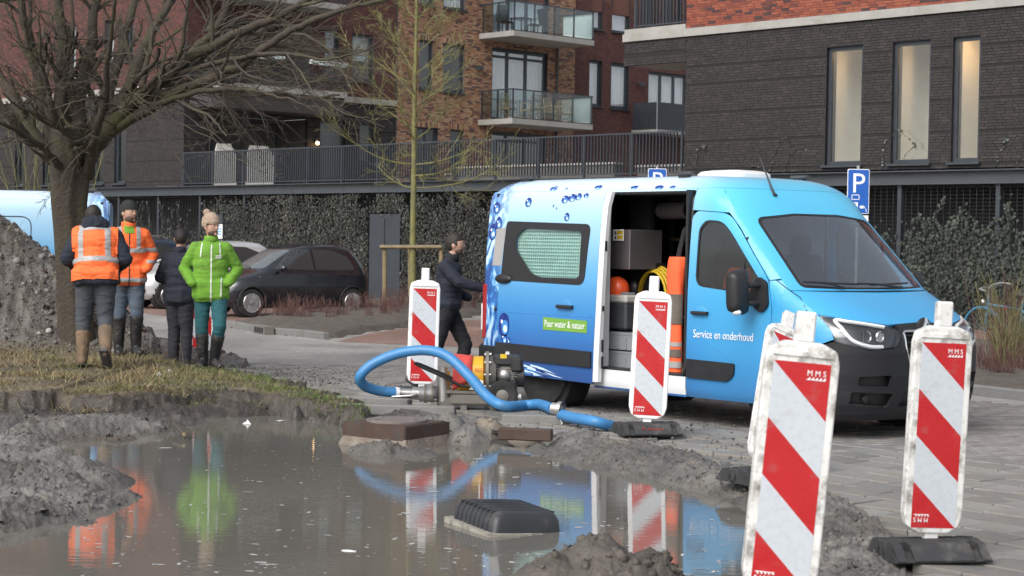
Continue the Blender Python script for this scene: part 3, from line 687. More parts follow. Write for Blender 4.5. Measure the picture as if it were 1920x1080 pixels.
# left street front (o=0)
LW=[(.60,1.33),(-.78,-.05),(-4.2,-3.5),(-6.2,-5.5)]
opsl=[(a,b,3.45,6.0) for a,b in LW]
brick_wall(lb,(0,0,0),X3,NF,-12,FT,3.32,6.5,opsl,DARK,[4,3,3,1],0,None,lines,seed=7)
UW=[(-.1,.5,7.1,9.1),(1.25,1.75,7.6,9.1),(-2.6,-2.0,7.1,9.1)]
brick_wall(lb,(0,0,0),X3,NF,-12,FT,6.72,10.3,UW,REDB,[3,4,2,3,1],0,None,None,seed=8)
m=MB(); m.box((-3.6,.05,6.61),(16.84,.26,.2)); m.build('concrete_band',M['concrete'],lb)
for a,b in LW: window(lb,(0,0,0),X3,NF,a,b,3.45,6.0,inside='interior_white',inset=.5,fw=.08,depth=.7)
for a,b,c,d in UW: window(lb,(0,0,0),X3,NF,a,b,c,d,inside='curtain',fw=.07)
# long front at t=4.8, normal +x, axis +y
A=Y3; N=NX
D1,D2,D3=9.12,18.4,30.0
ops_low=[(.9,5.1,3.35,5.8),(5.65,6.8,3.35,5.8),(7.45,8.1,4.4,5.8)]
brick_wall(lb,(FT,0,0),A,N,0.02,D1,3.32,6.5,ops_low,DARK,[4,3,3,1],0,None,lines,seed=9)
ops_up=[(.9,5.2,6.75,9.0),(5.83,6.45,7.3,8.98),(7.05,8.05,7.28,8.96)]
brick_wall(lb,(FT,0,0),A,N,0.02,D1,6.72,10.4,ops_up,DRED,[3,3,2,2],0,None,None,seed=10)
m=MB(); m.box((FT+.02,7.42,6.6),(.16,3.35,.2)); m.build('concrete_band',M['concrete'],lb)
TW=[(10.17,10.85,7.22,9.0),(11.33,12.42,7.20,8.98),(10.1,11.13,3.35,5.81),(11.75,12.42,4.4,5.83),(13.85,16.85,6.30,9.04),(13.85,16.85,3.35,5.85),(13.85,16.85,9.55,12.2),(11.33,12.42,10.3,12.2),(10.17,10.85,10.3,12.2)]
brick_wall(lb,(FT+.06,0,0),A,N,D1,D2,3.32,11.4,TW,MULT,[4,4,3,1.6,2.2,1],300,lambda b:abs((b[0]+b[1])/2-11.6)+abs(b[2]-7.0)*.8,None,seed=11)
RW=[(19.32,20.05,7.2,9.02),(20.6,21.68,7.17,9.02),(22.9,25.4,6.35,8.86),(19.32,20.05,10.3,12),(20.6,21.68,10.3,12)]
brick_wall(lb,(FT,0,0),A,N,D2,D3,3.32,11.4,RW,DRED,[3,4,2,3],0,None,None,seed=12)
m=MB(); m.box((FT+.03,D1+.002,7.4),(.05,.02,8)); m.build('movement_joint',M['anthracite'],lb)
# soldier courses over the tower's windows
sc=MB()
for (a,b,c,d) in TW[:4]+RW[:2]:
    k=a-.1; pl=.066 if b<D2 else .006
    while k<b+.1:
        sc.col=random.choice(MULT if b<D2 else DRED); sc.box((FT+pl,k+.026,d+.12),(.016,.05,.2)); k+=.0625
tag(sc.build('soldier_course',M['brick'],lb),kind='stuff')
def wt(a,b,c,d,**k): return window(lb,(FT+(.06 if D1<a<D2 else 0),0,0),A,N,a,b,c,d,**k)
wt(5.65,6.8,3.35,5.8,name='door',inside='dark_blind',sill=False,fw=.1,pane='pane_glass')
wt(7.45,8.1,4.4,5.8,inside='dark_blind')
wt(5.83,6.45,7.3,8.98,inside='blind',inner_part=.55)
wt(7.05,8.05,7.28,8.96,inside='blind',inner_part=.55,fw=.1)
wt(*TW[0],inside='dark_blind',trans=()); 
f=wt(*TW[1],inside=None,fw=.1)
sl_=MB()
for k in range(24): sl_.box((FT-.12,11.87,7.35+k*.064),(.045,.92,.008),Matrix.Rotation(.6,3,'Y'))
sl_.build('slat_blind',M['dark_blind'],f)
wt(*TW[2],inside='dark_blind',mull=(10.6,),name='door',sill=False); wt(*TW[3],inside='dark_blind')
for z0,z1,ins in ((6.30,9.04,'curtain'),(3.35,5.85,'dark_blind'),(9.55,12.2,'curtain')):
    wt(13.85,16.85,z0,z1,mull=(14.75,15.75),trans=(z1-.3,),inside=ins,name='balcony_door',sill=False,fw=.12,inset=.3,depth=1.2,pane='pane_bright')
wt(*TW[7],inside='curtain'); wt(*TW[8],inside='dark_blind')
wt(*RW[0],inside='curtain',fw=.1,pane='pane_bright'); wt(*RW[1],inside='curtain',fw=.12,pane='pane_bright'); wt(*RW[2],inside='curtain',mull=(23.75,24.6),name='balcony_door',sill=False,fw=.12,pane='pane_bright'); wt(*RW[3],inside='curtain',pane='pane_bright'); wt(*RW[4],inside='curtain',pane='pane_bright')
# wall lamps beside the balcony doors
for (y,z) in ((13.1,8.2),(22.3,8.25)):
    m=MB(); m.box((FT+.16,y,z),(.12,.3,.14)); m.build('wall_lamp',M['anthracite'],lb)
m=MB(); m.tube([(FT+.12,17.35,3.4),(FT+.12,17.35,11)],.04,8); m.build('downpipe',M['anthracite'],lb)
# recessed loggias of the left part (lower: glazed front, lit lamp; upper: dark)
for (z0,z1) in ((3.35,5.8),(6.75,9.0)):
    m=MB(); o0,o1=(.9,5.15); d=1.5
    m.box((FT-d,3.0,(z0+z1)/2),(.1,4.4,z1-z0)); m.box((FT-d/2-.1,o0-.06,(z0+z1)/2),(d-.1,.1,z1-z0)); m.box((FT-d/2-.1,o1+.08,(z0+z1)/2),(d-.1,.1,z1-z0)); m.box((FT-d/2-.1,3.0,z1+.06),(d-.1,4.4,.1)); m.box((FT-d/2-.1,3.0,z0-.02),(d-.1,4.4,.06))
    m.build('loggia',M['mortar'],lb)
    lg=(FT-d+.06,0,0)
    for (a,b,ins) in ((1.1,2.2,'frosted'),(2.5,3.5,'dark_blind'),(3.7,4.9,'dark_blind')):
        window(lb,lg,A,N,a,b,z0+.05,z1-.1,rec=.0,inside=ins if z0<6 else 'dark_blind',sill=False,name='loggia_window',room=False,inset=.02,fw=.09)
# white privacy boards standing on the deck
for (y,w) in ((.95,.9),(2.25,1.2)):
    m=MB(); m.prism([(0,3.36),(w,3.36),(w,4.35),(w*.72,4.75),(w*.12,4.75),(0,4.3)],0,.04,Matrix(((0,0,1,5.15),(1,0,0,y),(0,1,0,0),(0,0,0,1)))); o=m.build('privacy_screen',M['interior_white'],lb)
m=MB(); m.box((FT+.05,5.45,5.05),(.1,.1,.12)); m.build('wall_lamp',M['anthracite'],lb)
m=MB(); m.sph((FT+.14,5.45,4.98),.05); m.build('lamp_bulb',M['warm_lamp'],lb)
# left balcony: slab with rounded corner, railing, planter boxes
def rr_poly(x0,x1,y0,y1,r,n=8):
    pts=[(x0,y0),(x1-r,y0)]
    for k in range(1,n+1):
        a=-math.pi/2+math.pi/2*k/n; pts.append((x1-r+r*math.cos(a),y0+r+r*math.sin(a)))
    return pts+[(x1,y1),(x0,y1)]
for zz in (6.5,9.5):
    P_=rr_poly(FT+.02,6.15,.12,5.75,.5); m=MB(); m.prism(P_,zz,zz+.2); m.build('balcony_slab',M['concrete'],lb)
    if zz<9:
        m=MB(); m.prism(rr_poly(FT+.02,6.05,.2,5.7,.5),zz-.62,zz-.004); m.build('balcony_edge_beam',M['brick'],lb).data.color_attributes.new('Col','FLOAT_COLOR','CORNER').data.foreach_set('color',[.05,.043,.042,1.0]*len(bpy.data.objects['balcony_edge_beam'].data.loops))
    rp=[p for p in P_[1:-1]]; railing(lb,[(FT+.06,.18)]+[(p[0]-.06,p[1]+(.06 if k<2 else 0)) for k,p in enumerate(rp)],zz+.2,zz+1.15,sp=.12,post=1.6)
for y_ in (2.2,4.9):
    m=MB(); m.box((6.2,y_,7.62),(.2,1.55,.16)); m.build('planter_box',M['frosted'],lb)
# tower balconies: concrete slab, glass balustrade, posts
def balcony(z, o0=13.15, o1=17.5, t1_=6.73):
    bb=MB(); bb.box(((FT+t1_)/2+.04,(o0+o1)/2,z+.1),(t1_-FT-.06,o1-o0,.2)); s=bb.build('balcony_slab',M['concrete'],lb)
    e=MB(); e.box(((FT+t1_)/2,(o0+o1)/2,z-.004),(t1_-FT-.2,o1-o0-.2,.006)); e.build('soffit',M['concrete_soffit'],s)
    ps=MB()
    for y in np.linspace(o0+.05,o1-.05,5): ps.box((t1_-.03,y,z+.72),(.05,.05,1.08))
    for t in (FT+.25,FT+1.1): ps.box((t,o0+.03,z+.72),(.05,.05,1.08))
    ps.box((t1_-.03,(o0+o1)/2,z+1.28),(.06,o1-o0,.045)); ps.box(((FT+t1_)/2,o0+.03,z+1.285),(t1_-FT,.06,.045)); ps.box(((FT+t1_)/2,o1-.03,z+1.285),(t1_-FT,.06,.045))
    ps.box((t1_-.02,(o0+o1)/2,z+.225),(.05,o1-o0,.03)); ps.build('balustrade_frame',M['anthracite'],lb)
    ys_=np.linspace(o0+.05,o1-.05,5)
    for i in range(4):
        g=MB(); g.box((t1_+.012,(ys_[i]+ys_[i+1])/2,z+.77),(.012,ys_[i+1]-ys_[i]-.03,.98)); g.build('glass_panel',M['balustrade_glass'],lb)
    g=MB(); g.box(((FT+t1_)/2+.1,o0-.012,z+.77),(t1_-FT-.3,.012,.98)); g.build('glass_panel',M['balustrade_glass'],lb)
    g=MB(); g.box(((FT+t1_)/2+.1,o1+.012,z+.77),(t1_-FT-.3,.012,1.02)); g.build('glass_panel',M['frosted'],lb)
balcony(6.05); balcony(9.3)
# slatted balcony at the far right of the court
m=MB(); m.box((5.5,23.6,6.28),(1.4,3.4,.16)); m.build('balcony_slab',M['concrete'],lb)
for k in range(34):
    m=MB(); m.box((6.2,21.95+k*.1,6.9),(.02,.082,1.1)); m.build('slat',M['anthracite'],lb)
for k in range(13):
    m=MB(); m.box((4.9+k*.1,21.9,6.9),(.082,.02,1.1)); m.build('slat',M['anthracite'],lb)
m=MB(); m.box((-3.6,8.0,11.0),(16.7,15.8,.1)); m.box((-12,5,6.5),(.1,10,7)); m.box((FT-4,30,7),(9,.1,8)); m.build('roof',M['mortar'],lb)
m=MB(); m.box((-3.6,16,15.3),(16.7,29,8.6)); m.build('upper_storeys',M['upper_brick'],lb)
# rattan chairs and a table on the lower tower balcony
def rattan_chair(label, loc, rz):
    c=thing('rattan_chair',label,'chair',loc,rz,'rattan chairs on the glass balcony')
    m=MB(); m.box((0,0,.40),(.52,.52,.05)); m.build('seat',M['rattan'],c)
    for s in (-1,1):
        m=MB(); m.tube([(.24*s,.26,0),(.26*s,.26,.62),(.26*s,.0,.65),(.26*s,-.24,.62),(.24*s,-.28,0)],.018,6); m.build('arm_frame',M['rattan'],c)
    m=MB(); m.tube([(-.26,-.26,.4),(-.25,-.34,.88),(-.18,-.36,.94),(.18,-.36,.94),(.25,-.34,.88),(.26,-.26,.4)],.02,6)
    for k in range(6): m.tube([(-.25,-.28-.012*k,.46+k*.075),(.25,-.28-.012*k,.46+k*.075)],.009,5)
    for k in range(5): m.tube([(-.16+k*.08,-.27,.42),(-.16+k*.08,-.355,.93)],.008,5)
    m.build('backrest',M['rattan'],c); 
    m=MB(); m.tube([(-.24,.25,.1),(.24,-.25,.3)],.012,5); m.tube([(.24,.25,.1),(-.24,-.25,.3)],.012,5); m.build('cross_brace',M['rattan'],c)
    return c
def bfp(t,o,z): 
    return P1+Vector((.69860541*t+.71550715*o,-.71550715*t+.69860541*o,z))
for (t,o,a,lab) in ((5.9,13.7,.2,'leftmost rattan chair behind the balcony glass'),(6.2,14.6,1.5,'low rattan chair second from the left on the balcony'),(6.1,16.0,-1.4,'woven rattan armchair right of the small table on the balcony'),(5.9,16.8,-2.2,'rattan chair nearest the frosted balcony side panel')):
    rattan_chair(lab,bfp(t,o,6.255),BRZ+a)
tb=thing('side_table','small rattan table between the chairs on the balcony','table',bfp(6.1,15.3,6.255),BRZ)
m=MB(); m.lathe([(.3,.50),(.3,.53)],n=18); m.build('table_top',M['rattan'],tb)
for k in range(3): m=MB(); a=k*2.1; m.tube([(.1*math.cos(a),.1*math.sin(a),.5),(.26*math.cos(a),.26*math.sin(a),0)],.014,5); m.build('leg',M['rattan'],tb)
def dark_chair(label,loc,rz):
    c=thing('garden_chair',label,'chair',loc,rz,'dark chairs on the upper balcony')
    m=MB(); m.box((0,0,.43),(.5,.48,.04)); m.build('seat',M['black_plastic_chair'],c)
    m=MB(); m.box((0,-.25,.75),(.5,.04,.62),Matrix.Rotation(-.2,3,'X')); m.build('backrest',M['black_plastic_chair'],c)
    for sx in (-1,1):
        for sy in (-1,1): m=MB(); m.box((.22*sx,.2*sy,.205),(.03,.03,.41)); m.build('leg',M['black_plastic_chair'],c)
dark_chair('black garden chair at the left end of the upper balcony',bfp(5.6,13.8,9.505),BRZ+.3)
dark_chair('black garden chair facing the upper balcony table',bfp(5.9,15.1,9.505),BRZ+2.8)
tb=thing('garden_table','low dark table between the chairs on the upper balcony','table',bfp(5.8,14.45,9.505),BRZ)
m=MB(); m.box((0,0,.62),(.6,.6,.03)); m.build('table_top',M['black_plastic_chair'],tb)
for sx in (-1,1):
    for sy in (-1,1): m=MB(); m.box((.26*sx,.26*sy,.302),(.03,.03,.604)); m.build('leg',M['black_plastic_chair'],tb)
# ---- the deck: steel beam on posts, railing, mesh screen and dark wall of the garage below
dk=thing('parking_deck','raised parking deck on dark steel posts with a long grey steel beam','parking deck',P1,BRZ)
m=MB(); m.box((15,9.0,3.2),(58,17.6,.14)); m.build('deck_slab',M['deck'],dk)
for k in range(8):
    a=-14+k*7.2; m=MB(); L=7.19
    m.box((a+L/2,-.06,3.285),(L,.22,.025)); m.box((a+L/2,-.06,3.005),(L,.22,.025)); m.box((a+L/2,0,3.145),(L,.03,.255)); m.build('beam',M['steel_beam'],dk)
for k in range(22):
    m=MB(); m.box((-13.5+k*2.42,-.02,1.46),(.1,.1,3.07)); m.build('post',M['anthracite'],dk)
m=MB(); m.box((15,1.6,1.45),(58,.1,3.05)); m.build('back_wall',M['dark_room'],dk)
brick_wall(dk,(0,0,0),X3,NF,27.0,42,-.1,2.98,[],DARK,[4,3,3,1],0,None,None,seed=21,thick=.1) if False else None
w_=MB()
for k in range(int(56/.16)): w_.bar((-13.5+k*.16,.03,.0),(-13.5+k*.16,.03,2.98),.012)
for k in range(38): w_.bar((-13.5,.04,.05+k*.08),(42,.04,.05+k*.08),.008)
tag(w_.build('wire_mesh',M['mesh_dark'],dk),kind='stuff')
for (a,b) in ((14.5,15.85),(6.3,7.2)):
    m=MB(); m.box(((a+b)/2,-.07,1.15),(b-a,.09,2.45)); d=m.build('door',M['anthracite'],dk)
    m=MB(); m.box(((a+b)/2,-.125,1.1),(.02,.02,2.35)); m.build('door_gap',M['dark_room'],d)
    m=MB(); m.box(((a+b)/2+.1,-.14,1.08),(.03,.05,.22)); m.box(((a+b)/2+.04,-.155,1.12),(.12,.02,.02)); m.build('handle',M['frosted'],d)
pm('fence_black', (.035,.04,.048), rough=.45)
fr=thing('deck_railing','long dark bar railing along the edge of the raised deck','railing',P1,BRZ)
railing(fr,[(4.86,-.02),(26.2,-.02)],3.3,4.38,sp=.11,post=1.7)
# low planter walls on the deck (concrete caps)
for (t,o,L,w) in ((9.5,9.5,.3,4.0),(17.0,4.2,6.5,.3),(22.5,6.0,6.,.3)):
    pw=thing('planter_wall','low dark brick planter wall with pale coping %s'%({9.5:'by the tower door',17.0:'behind the middle of the railing',22.5:'behind the right end of the railing'}[t]),'wall',bfp(t,o,3.27),BRZ)
    m=MB(); m.box((0,0,.3),(L,w,.6)); m.build('wall',M['mortar'],pw); m=MB(); m.box((0,0,.635),(L+.1,w+.1,.06)); m.build('coping',M['concrete'],pw)
# ------------------------------------------------------------------ ivy on the screen
pm('leaf', (.06,.08,.05), rough=.45, var=.2, scale=20, attr=True, rvar=.15)
pm('bark', (.050,.040,.029), rough=.85, var=.35, scale=5, bump=1, bscale=26, bdist=.02, dirt=(.055,.06,.02), dirtamt=.38, dscale=1.6, detail=9)
pm('bark_twig', (.062,.050,.038), rough=.8, var=.25, scale=6, dirt=(.10,.105,.035), dirtamt=.3, dscale=2.0)
pm('bark_green', (.165,.16,.058), rough=.75, var=.3, scale=8, dirt=(.11,.1,.06), dirtamt=.35, dscale=3.0, bump=.5, bscale=40)
pm('stake_wood', (.22,.165,.095), rough=.8, var=.25, scale=7, dirt=(.13,.13,.07), dirtamt=.35, bump=.3, bscale=50)
pm('red_twig', (.105,.05,.042), rough=.7, var=.3, scale=6)
pm('olive_twig', (.15,.14,.055), rough=.7, var=.3, scale=6)
pm('straw', (.3,.25,.13), rough=.8, var=.2, scale=9, attr=True)
def ivy(name,label,t0,t1,dens,ztop,cols,size,seed,tend=14):
    r=np.random.default_rng(seed); V=[];Fc=[];C_=[]
    n=int((t1-t0)*3.0*dens)
    T=r.uniform(t0,t1,n); Zs=r.uniform(-.05,2.95,n)
    m1=vnoise(T,Zs,1.3,4,seed); m2=vnoise(T,Zs,4.5,3,seed+3)
    lim=ztop+.55*vnoise(T,T*0+seed,.7,3,seed+5)
    keep=(m1*.75+m2*.6+np.clip((lim-Zs)*1.7,-2.2,1.1)+.25)>r.uniform(-.35,.6,n)
    for t,z in zip(T[keep],Zs[keep]):
        if not (z<2.42 and (14.42<t<15.92 or 6.2<t<7.3)): V.append((t,z))
    for k in range(tend):
        t=r.uniform(t0,t1); z=ztop*.8
        while z<r.uniform(2.4,3.7):
            z+=.06; t+=r.normal(0,.04); V.append((t,z)); V.append((t+.04,z+.02))
    V=np.array(V); n=len(V); s=size*r.uniform(.6,1.25,n); a=r.uniform(-.9,.9,n)+math.pi; d=-.06-abs(r.normal(0,.07,n)); tip=r.uniform(.0,.32,n)*s
    ca,sa=np.cos(a),np.sin(a); P_=[]
    for (x,y,k) in ((0,-.35,0),(.46,-.12,.14),(.2,.14,.06),(0,.64,0),(-.2,.14,.06),(-.46,-.12,.14)):
        P_.append(np.stack([V[:,0]+(x*ca-y*sa)*s, d-k*s-(y*.6)*tip-(tip*.35 if y>.5 else 0), V[:,1]+(x*sa+y*ca)*s],-1))
    ver=np.stack(P_,1).reshape(-1,3); i=np.arange(n)[:,None]*6
    F=np.concatenate([i+np.array([[0,1,2,3]]),i+np.array([[0,3,4,5]])])
    C=np.array(cols)[r.integers(len(cols),size=n)]*r.uniform(.4,1.2,(n,1))*np.clip(.85+.5*vnoise(V[:,0],V[:,1],1.2,3,seed+9),.4,1.3)[:,None]
    o=mobj(name,np_mesh(name,ver,F,np.repeat(C,6,0),M['leaf'])); o.location=P1; o.rotation_euler=(0,0,BRZ)
    return tag(o,label,'ivy',kind='stuff')
GREYIVY=[(.068,.070,.056),(.045,.050,.038),(.034,.042,.029),(.125,.125,.108),(.052,.042,.032),(.026,.033,.022),(.085,.08,.066)]
GRNIVY=[(.022,.034,.022),(.032,.047,.031),(.018,.027,.018),(.055,.068,.052),(.028,.034,.026)]
ivy('ivy','grey brown winter ivy covering the garage screen behind the cars',6.5,26.5,640,2.75,GREYIVY,.066,31)
ivy('ivy','sparse ivy strands on the mesh screen behind the big tree',-3,6.5,150,1.9,GREYIVY,.08,32)
ivy('ivy','dark green ivy climbing the screen behind the van bonnet',26.5,42,560,1.95,GRNIVY,.09,33,tend=10)
# tendrils on the dark brick wall above the beam
r_=random.Random(5); vv=MB()
for (t,zt,n) in ((26.5,4.0,26),(28.9,4.15,22),(29.3,3.9,20),(31.9,4.2,30),(32.4,3.9,24),(34.75,3.95,18),(35.3,4.1,16),(28.2,3.5,14)):
    x=t; z=3.3
    for k in range(n):
        z=3.3+(zt-3.3)*math.sin(k/n*math.pi*.75); x+=r_.uniform(-.03,.07); s=r_.uniform(.015,.035); a=r_.uniform(0,6)
        vv.col=r_.choice(GRNIVY+GREYIVY[:3]); vv._add([(x+s*math.cos(a+q),-.03-.02*(q>2),z+s*math.sin(a+q)) for q in (0,1.6,3.1,4.7)],[(0,1,2,3)])
o=vv.build('ivy_tendrils',M['leaf'],None,fixn=False); o.location=P1; o.rotation_euler=(0,0,BRZ); tag(o,'thin ivy tendrils creeping up the dark brick wall above the beam','ivy',kind='stuff')
# ------------------------------------------------------------------ trees
def smooth_path(pts,n):
    P=[Vector(p) for p in pts]; out=[]
    P=[P[0]*2-P[1]]+P+[P[-1]*2-P[-2]]
    for i in range(1,len(P)-2):
        for k in range(n):
            t=k/n; a,b,c,d=P[i-1],P[i],P[i+1],P[i+2]
            out.append(.5*((2*b)+(c-a)*t+(2*a-5*b+4*c-d)*t*t+(3*b-a-3*c+d)*t**3))
    out.append(P[-2]); return out
class Tree:
    def __init__(s,seed): s.r=random.Random(seed); s.big=MB(); s.tw=MB(); s.n=0
    def wob(s,pts,amp):
        out=[pts[0]]; o=Vector((0,0,0))
        for p in pts[1:]:
            o=o*.75+Vector((s.r.gauss(0,amp),s.r.gauss(0,amp),s.r.gauss(0,amp))); out.append(p+o)
        return out
    def branch(s,pts,r0,r1,lvl,kids,spread=.7,up=.15,droop=0.0,lf=.5,minr=.0032):
        N=len(pts); rs=[r0+(r1-r0)*(i/(N-1))**.8 for i in range(N)]
        (s.big if r0>.028 else s.tw).tube(pts,rs,10 if r0>.08 else (7 if r0>.03 else (5 if r0>.01 else 3)),cap=False)
        s.n+=1
        if lvl<=0: return
        L=sum((pts[i+1]-pts[i]).length for i in range(N-1))
        for k in range(kids):
            f=.18+.8*(k+s.r.random())/kids; i=min(N-2,int(f*(N-1)))
            p=pts[i]; t=(pts[i+1]-pts[i]).normalized()
            ax=Vector((s.r.gauss(0,1),s.r.gauss(0,1),s.r.gauss(0,1))); ax=(ax-t*ax.dot(t)).normalized()
            d=(t+ax*spread*s.r.uniform(.6,1.4)+Vector((0,0,up))).normalized()
            cl=L*lf*s.r.uniform(.55,1.25)*(1.15-.55*f); cr=max(minr,rs[i]*s.r.uniform(.42,.62))
            m=max(4,int(cl/.11)); m=min(m,12); q=[p]; dd=d.copy()
            for j in range(m):
                dd=(dd+Vector((s.r.gauss(0,.16),s.r.gauss(0,.16),s.r.gauss(0,.16)+up*.1-droop*.12))).normalized(); q.append(q[-1]+dd*(cl/m))
            nk=max(2,int(kids*.72)) if lvl>1 else 0
            s.branch(q,cr,max(minr*.7,cr*.3),lvl-1,nk,spread,up*.6,droop,lf,minr)
# big old tree by the heap
bt=thing('bare_tree','big old leafless tree with a thick mossy trunk beside the gravel heap','tree',(0,0,0))
T=Tree(17); Yt=22.4
base=atd(118,668,Yt)
def tp(x,y,dy=0.0): return atd(x,y,Yt+dy)
# fluted trunk
tr=MB(); secs=[]
prof=[(700,150,52,0),(665,149,45,.0),(620,147,42,0),(560,144,40,0),(500,140,40,0),(440,136,41,0),(380,132,43,0),(335,133,47,0),(300,136,51,0),(268,140,54,0),(240,144,52,0)]
for (y,x,hw,_) in prof:
    c=tp(x-(4 if y>320 else 0),y); rr_=hw/3400*Yt*(.74 if y>320 else .74+.2*(320-y)/80); sec=[]
    for k in range(28):
        a=2*math.pi*k/28; fl=1+.10*math.sin(3*a+.6+y*.003)+.06*math.sin(5*a+2.0)+.05*math.sin(7*a+y*.01)
        fl+= .18*math.exp(-((y-690)/40)**2)*(.5+.5*math.sin(5*a+1))
        sec.append(c+Vector((math.cos(a)*rr_*fl,math.sin(a)*rr_*fl,0)))
    secs.append(sec)
tr.loft(secs)
limbs=[ # pixel path, depth drift per point, r0
 ([(150,300),(215,238),(262,190),(330,120),(400,60),(450,-30)],-.10,.15),
 ([(160,290),(235,210),(285,165),(360,110),(450,60),(560,10),(640,-25)],-.22,.13),
 ([(140,290),(150,190),(165,100),(178,0),(185,-80)],.1,.15),
 ([(128,290),(118,190),(116,100),(112,0),(108,-80)],-.08,.14),
 ([(112,290),(84,190),(58,100),(35,0),(20,-70)],-.15,.13),
 ([(100,295),(55,238),(15,160),(-25,90),(-70,10)],.15,.13),
 ([(100,300),(52,262),(0,200),(-60,150)],-.25,.10),
 ([(165,290),(200,180),(225,90),(255,0),(270,-70)],.3,.13),
 ([(170,280),(240,170),(275,80),(320,0),(350,-60)],.25,.13),
 ([(185,262),(290,190),(370,155),(450,120),(540,62),(640,18),(760,-10)],-.35,.10),
 ([(190,258),(280,205),(350,175),(440,165),(520,180),(590,205)],-.45,.075),
 ([(205,240),(320,150),(400,118),(500,100),(600,92),(700,96)],.2,.07),
 ([(230,200),(340,140),(440,110),(540,98),(640,110),(730,70)],-.55,.06),
 ([(210,250),(300,178),(390,140),(470,130),(560,150),(650,155),(720,150)],.45,.06),
 ([(150,320),(135,270),(100,210),(80,120),(70,20)],-.4,.10),
 ([(130,330),(100,300),(60,262),(25,238),(-10,225)],-.35,.07),
 ([(165,330),(175,270),(195,200),(205,110),(215,0)],-.45,.09)]
for (px,dy,r0) in limbs:
    pts=[tp(x,y,dy*k*1.0) for k,(x,y) in enumerate(px)]
    q=T.wob(smooth_path(pts,7),.010)
    T.branch(q,r0*.88,(.006 if (px[-1][1]>0 and px[-1][0]>0) else r0*.22),3,8,.7,.14,.16 if px[-1][0]>450 else .0,.42,.0024)
for k in range(62):
    a=T.r.choice([(260,190),(330,130),(400,110),(350,175),(300,165),(450,90),(420,120),(500,90),(240,170),(380,60)]); b=(min(760,a[0]+T.r.uniform(40,330)),a[1]+T.r.gauss(25,85)); dz=T.r.uniform(-1.6,.6)
    m1=((a[0]*.6+b[0]*.4),(a[1]*.6+b[1]*.4)-T.r.uniform(0,28)); m2=((a[0]*.25+b[0]*.75),(a[1]*.25+b[1]*.75)-T.r.uniform(-8,22))
    q=T.wob(smooth_path([tp(*a,dz*.3),tp(*m1,dz*.6),tp(*m2,dz*.85),tp(*b,dz)],6),.016); T.branch(q,T.r.uniform(.008,.014),.0025,2,6,.8,.08,.14,.36,.0022)
for k in range(45):
    a=(T.r.uniform(20,220),T.r.uniform(60,260)); b=(a[0]+T.r.gauss(0,90),a[1]+T.r.gauss(-10,70)); dz=T.r.uniform(-1.6,-.2)
    q=T.wob(smooth_path([tp(*a,dz*.3),tp((a[0]+b[0])/2+T.r.gauss(0,10),(a[1]+b[1])/2+T.r.gauss(0,10),dz*.7),tp(*b,dz)],7),.014); T.branch(q,.010,.003,2,6,.8,.05,.15,.4,.0026)
o=tr.build('trunk',M['bark'],bt,smooth=True,ang=70)
T.big.build('limbs',M['bark'],bt,smooth=True,ang=80,fixn=False)
tag(T.tw.build('crown',M['bark_twig'],bt,fixn=False),kind='stuff')
# young tree with support stakes
yt=thing('young_tree','slender young tree with yellow green bark tied between stakes','tree',(0,0,0))
Ys=44.0; T2=Tree(5)
tk=smooth_path([atd(774,556,Ys),atd(774,460,Ys),atd(776,330,Ys),atd(777,200,Ys),atd(780,80,Ys),atd(782,-40,Ys),atd(784,-110,Ys)],6)
mt=MB(); mt.tube(tk,[.088-.064*k/(len(tk)-1) for k in range(len(tk))],12); mt.build('trunk',M['bark_green'],yt,smooth=True)
for k in range(40):
    i=int(len(tk)*(.30+.62*k/40)); p=tk[min(i,len(tk)-1)]; a=k*2.4+T2.r.uniform(-.3,.3); L=T2.r.uniform(1.4,2.7)*(1.15-.6*k/40)
    d=Vector((math.cos(a),math.sin(a)*.8,T2.r.uniform(.4,.8) if k>6 else -.02)).normalized(); q=[p]
    for j in range(9):
        d=(d+Vector((T2.r.gauss(0,.09),T2.r.gauss(0,.09),.05+T2.r.gauss(0,.06)))).normalized(); q.append(q[-1]+d*L/9)
    T2.branch(q,.022*(1.15-.6*k/40),.005,2,9,.7,.2,0,.46,.0055)
T2.big.tube([tk[0],tk[0]+Vector((0,0,.01))],.02,5,cap=False)
tag(T2.tw.build('crown',M['bark_green'],yt,fixn=False),kind='stuff'); 
sk=thing('tree_stakes','wooden stakes with a cross rail holding the young tree','stake',(0,0,0))
for x in (721,769,827):
    a=atd(x,564,Ys+.2*(x==769)); b=atd(x,465,Ys+.2*(x==769)); m=MB(); m.tube([a,b],.055,9); m.build('post',M['stake_wood'],sk,smooth=True)
m=MB(); m.tube([atd(712,463,Ys-.08),atd(828,463,Ys-.08)],.05,9); m.build('rail',M['stake_wood'],sk,smooth=True)
m=MB(); m.bar(atd(762,459,Ys-.03),atd(792,462,Ys-.03),.06,.03); m.build('tie',M['anthracite'],sk)
# small bushy branches far left
T3=Tree(9)
p0=atd(75,372,30.0)
sb=thing('sapling','thin green sapling behind the blue van at the left edge','tree',(0,0,0))
for k in range(12):
    a=p0+Vector((T3.r.uniform(-.3,.3),T3.r.uniform(-.3,.3),-1.7)); d=Vector((T3.r.uniform(-.5,.4),T3.r.uniform(-.2,.2),1)).normalized(); q=[a]
    for j in range(9): d=(d+Vector((T3.r.gauss(0,.08),T3.r.gauss(0,.08),0))).normalized(); q.append(q[-1]+d*.36)
    T3.branch(q,.014,.004,1,8,.6,.1,0,.35)
tag(T3.tw.build('crown',M['bark_green'],sb,fixn=False),kind='stuff')
m=MB(); m.tube([p0+Vector((0,0,-1.75)),p0+Vector((0,0,-.9))],[.05,.03],8); m.build('trunk',M['bark_green'],sb,smooth=True)
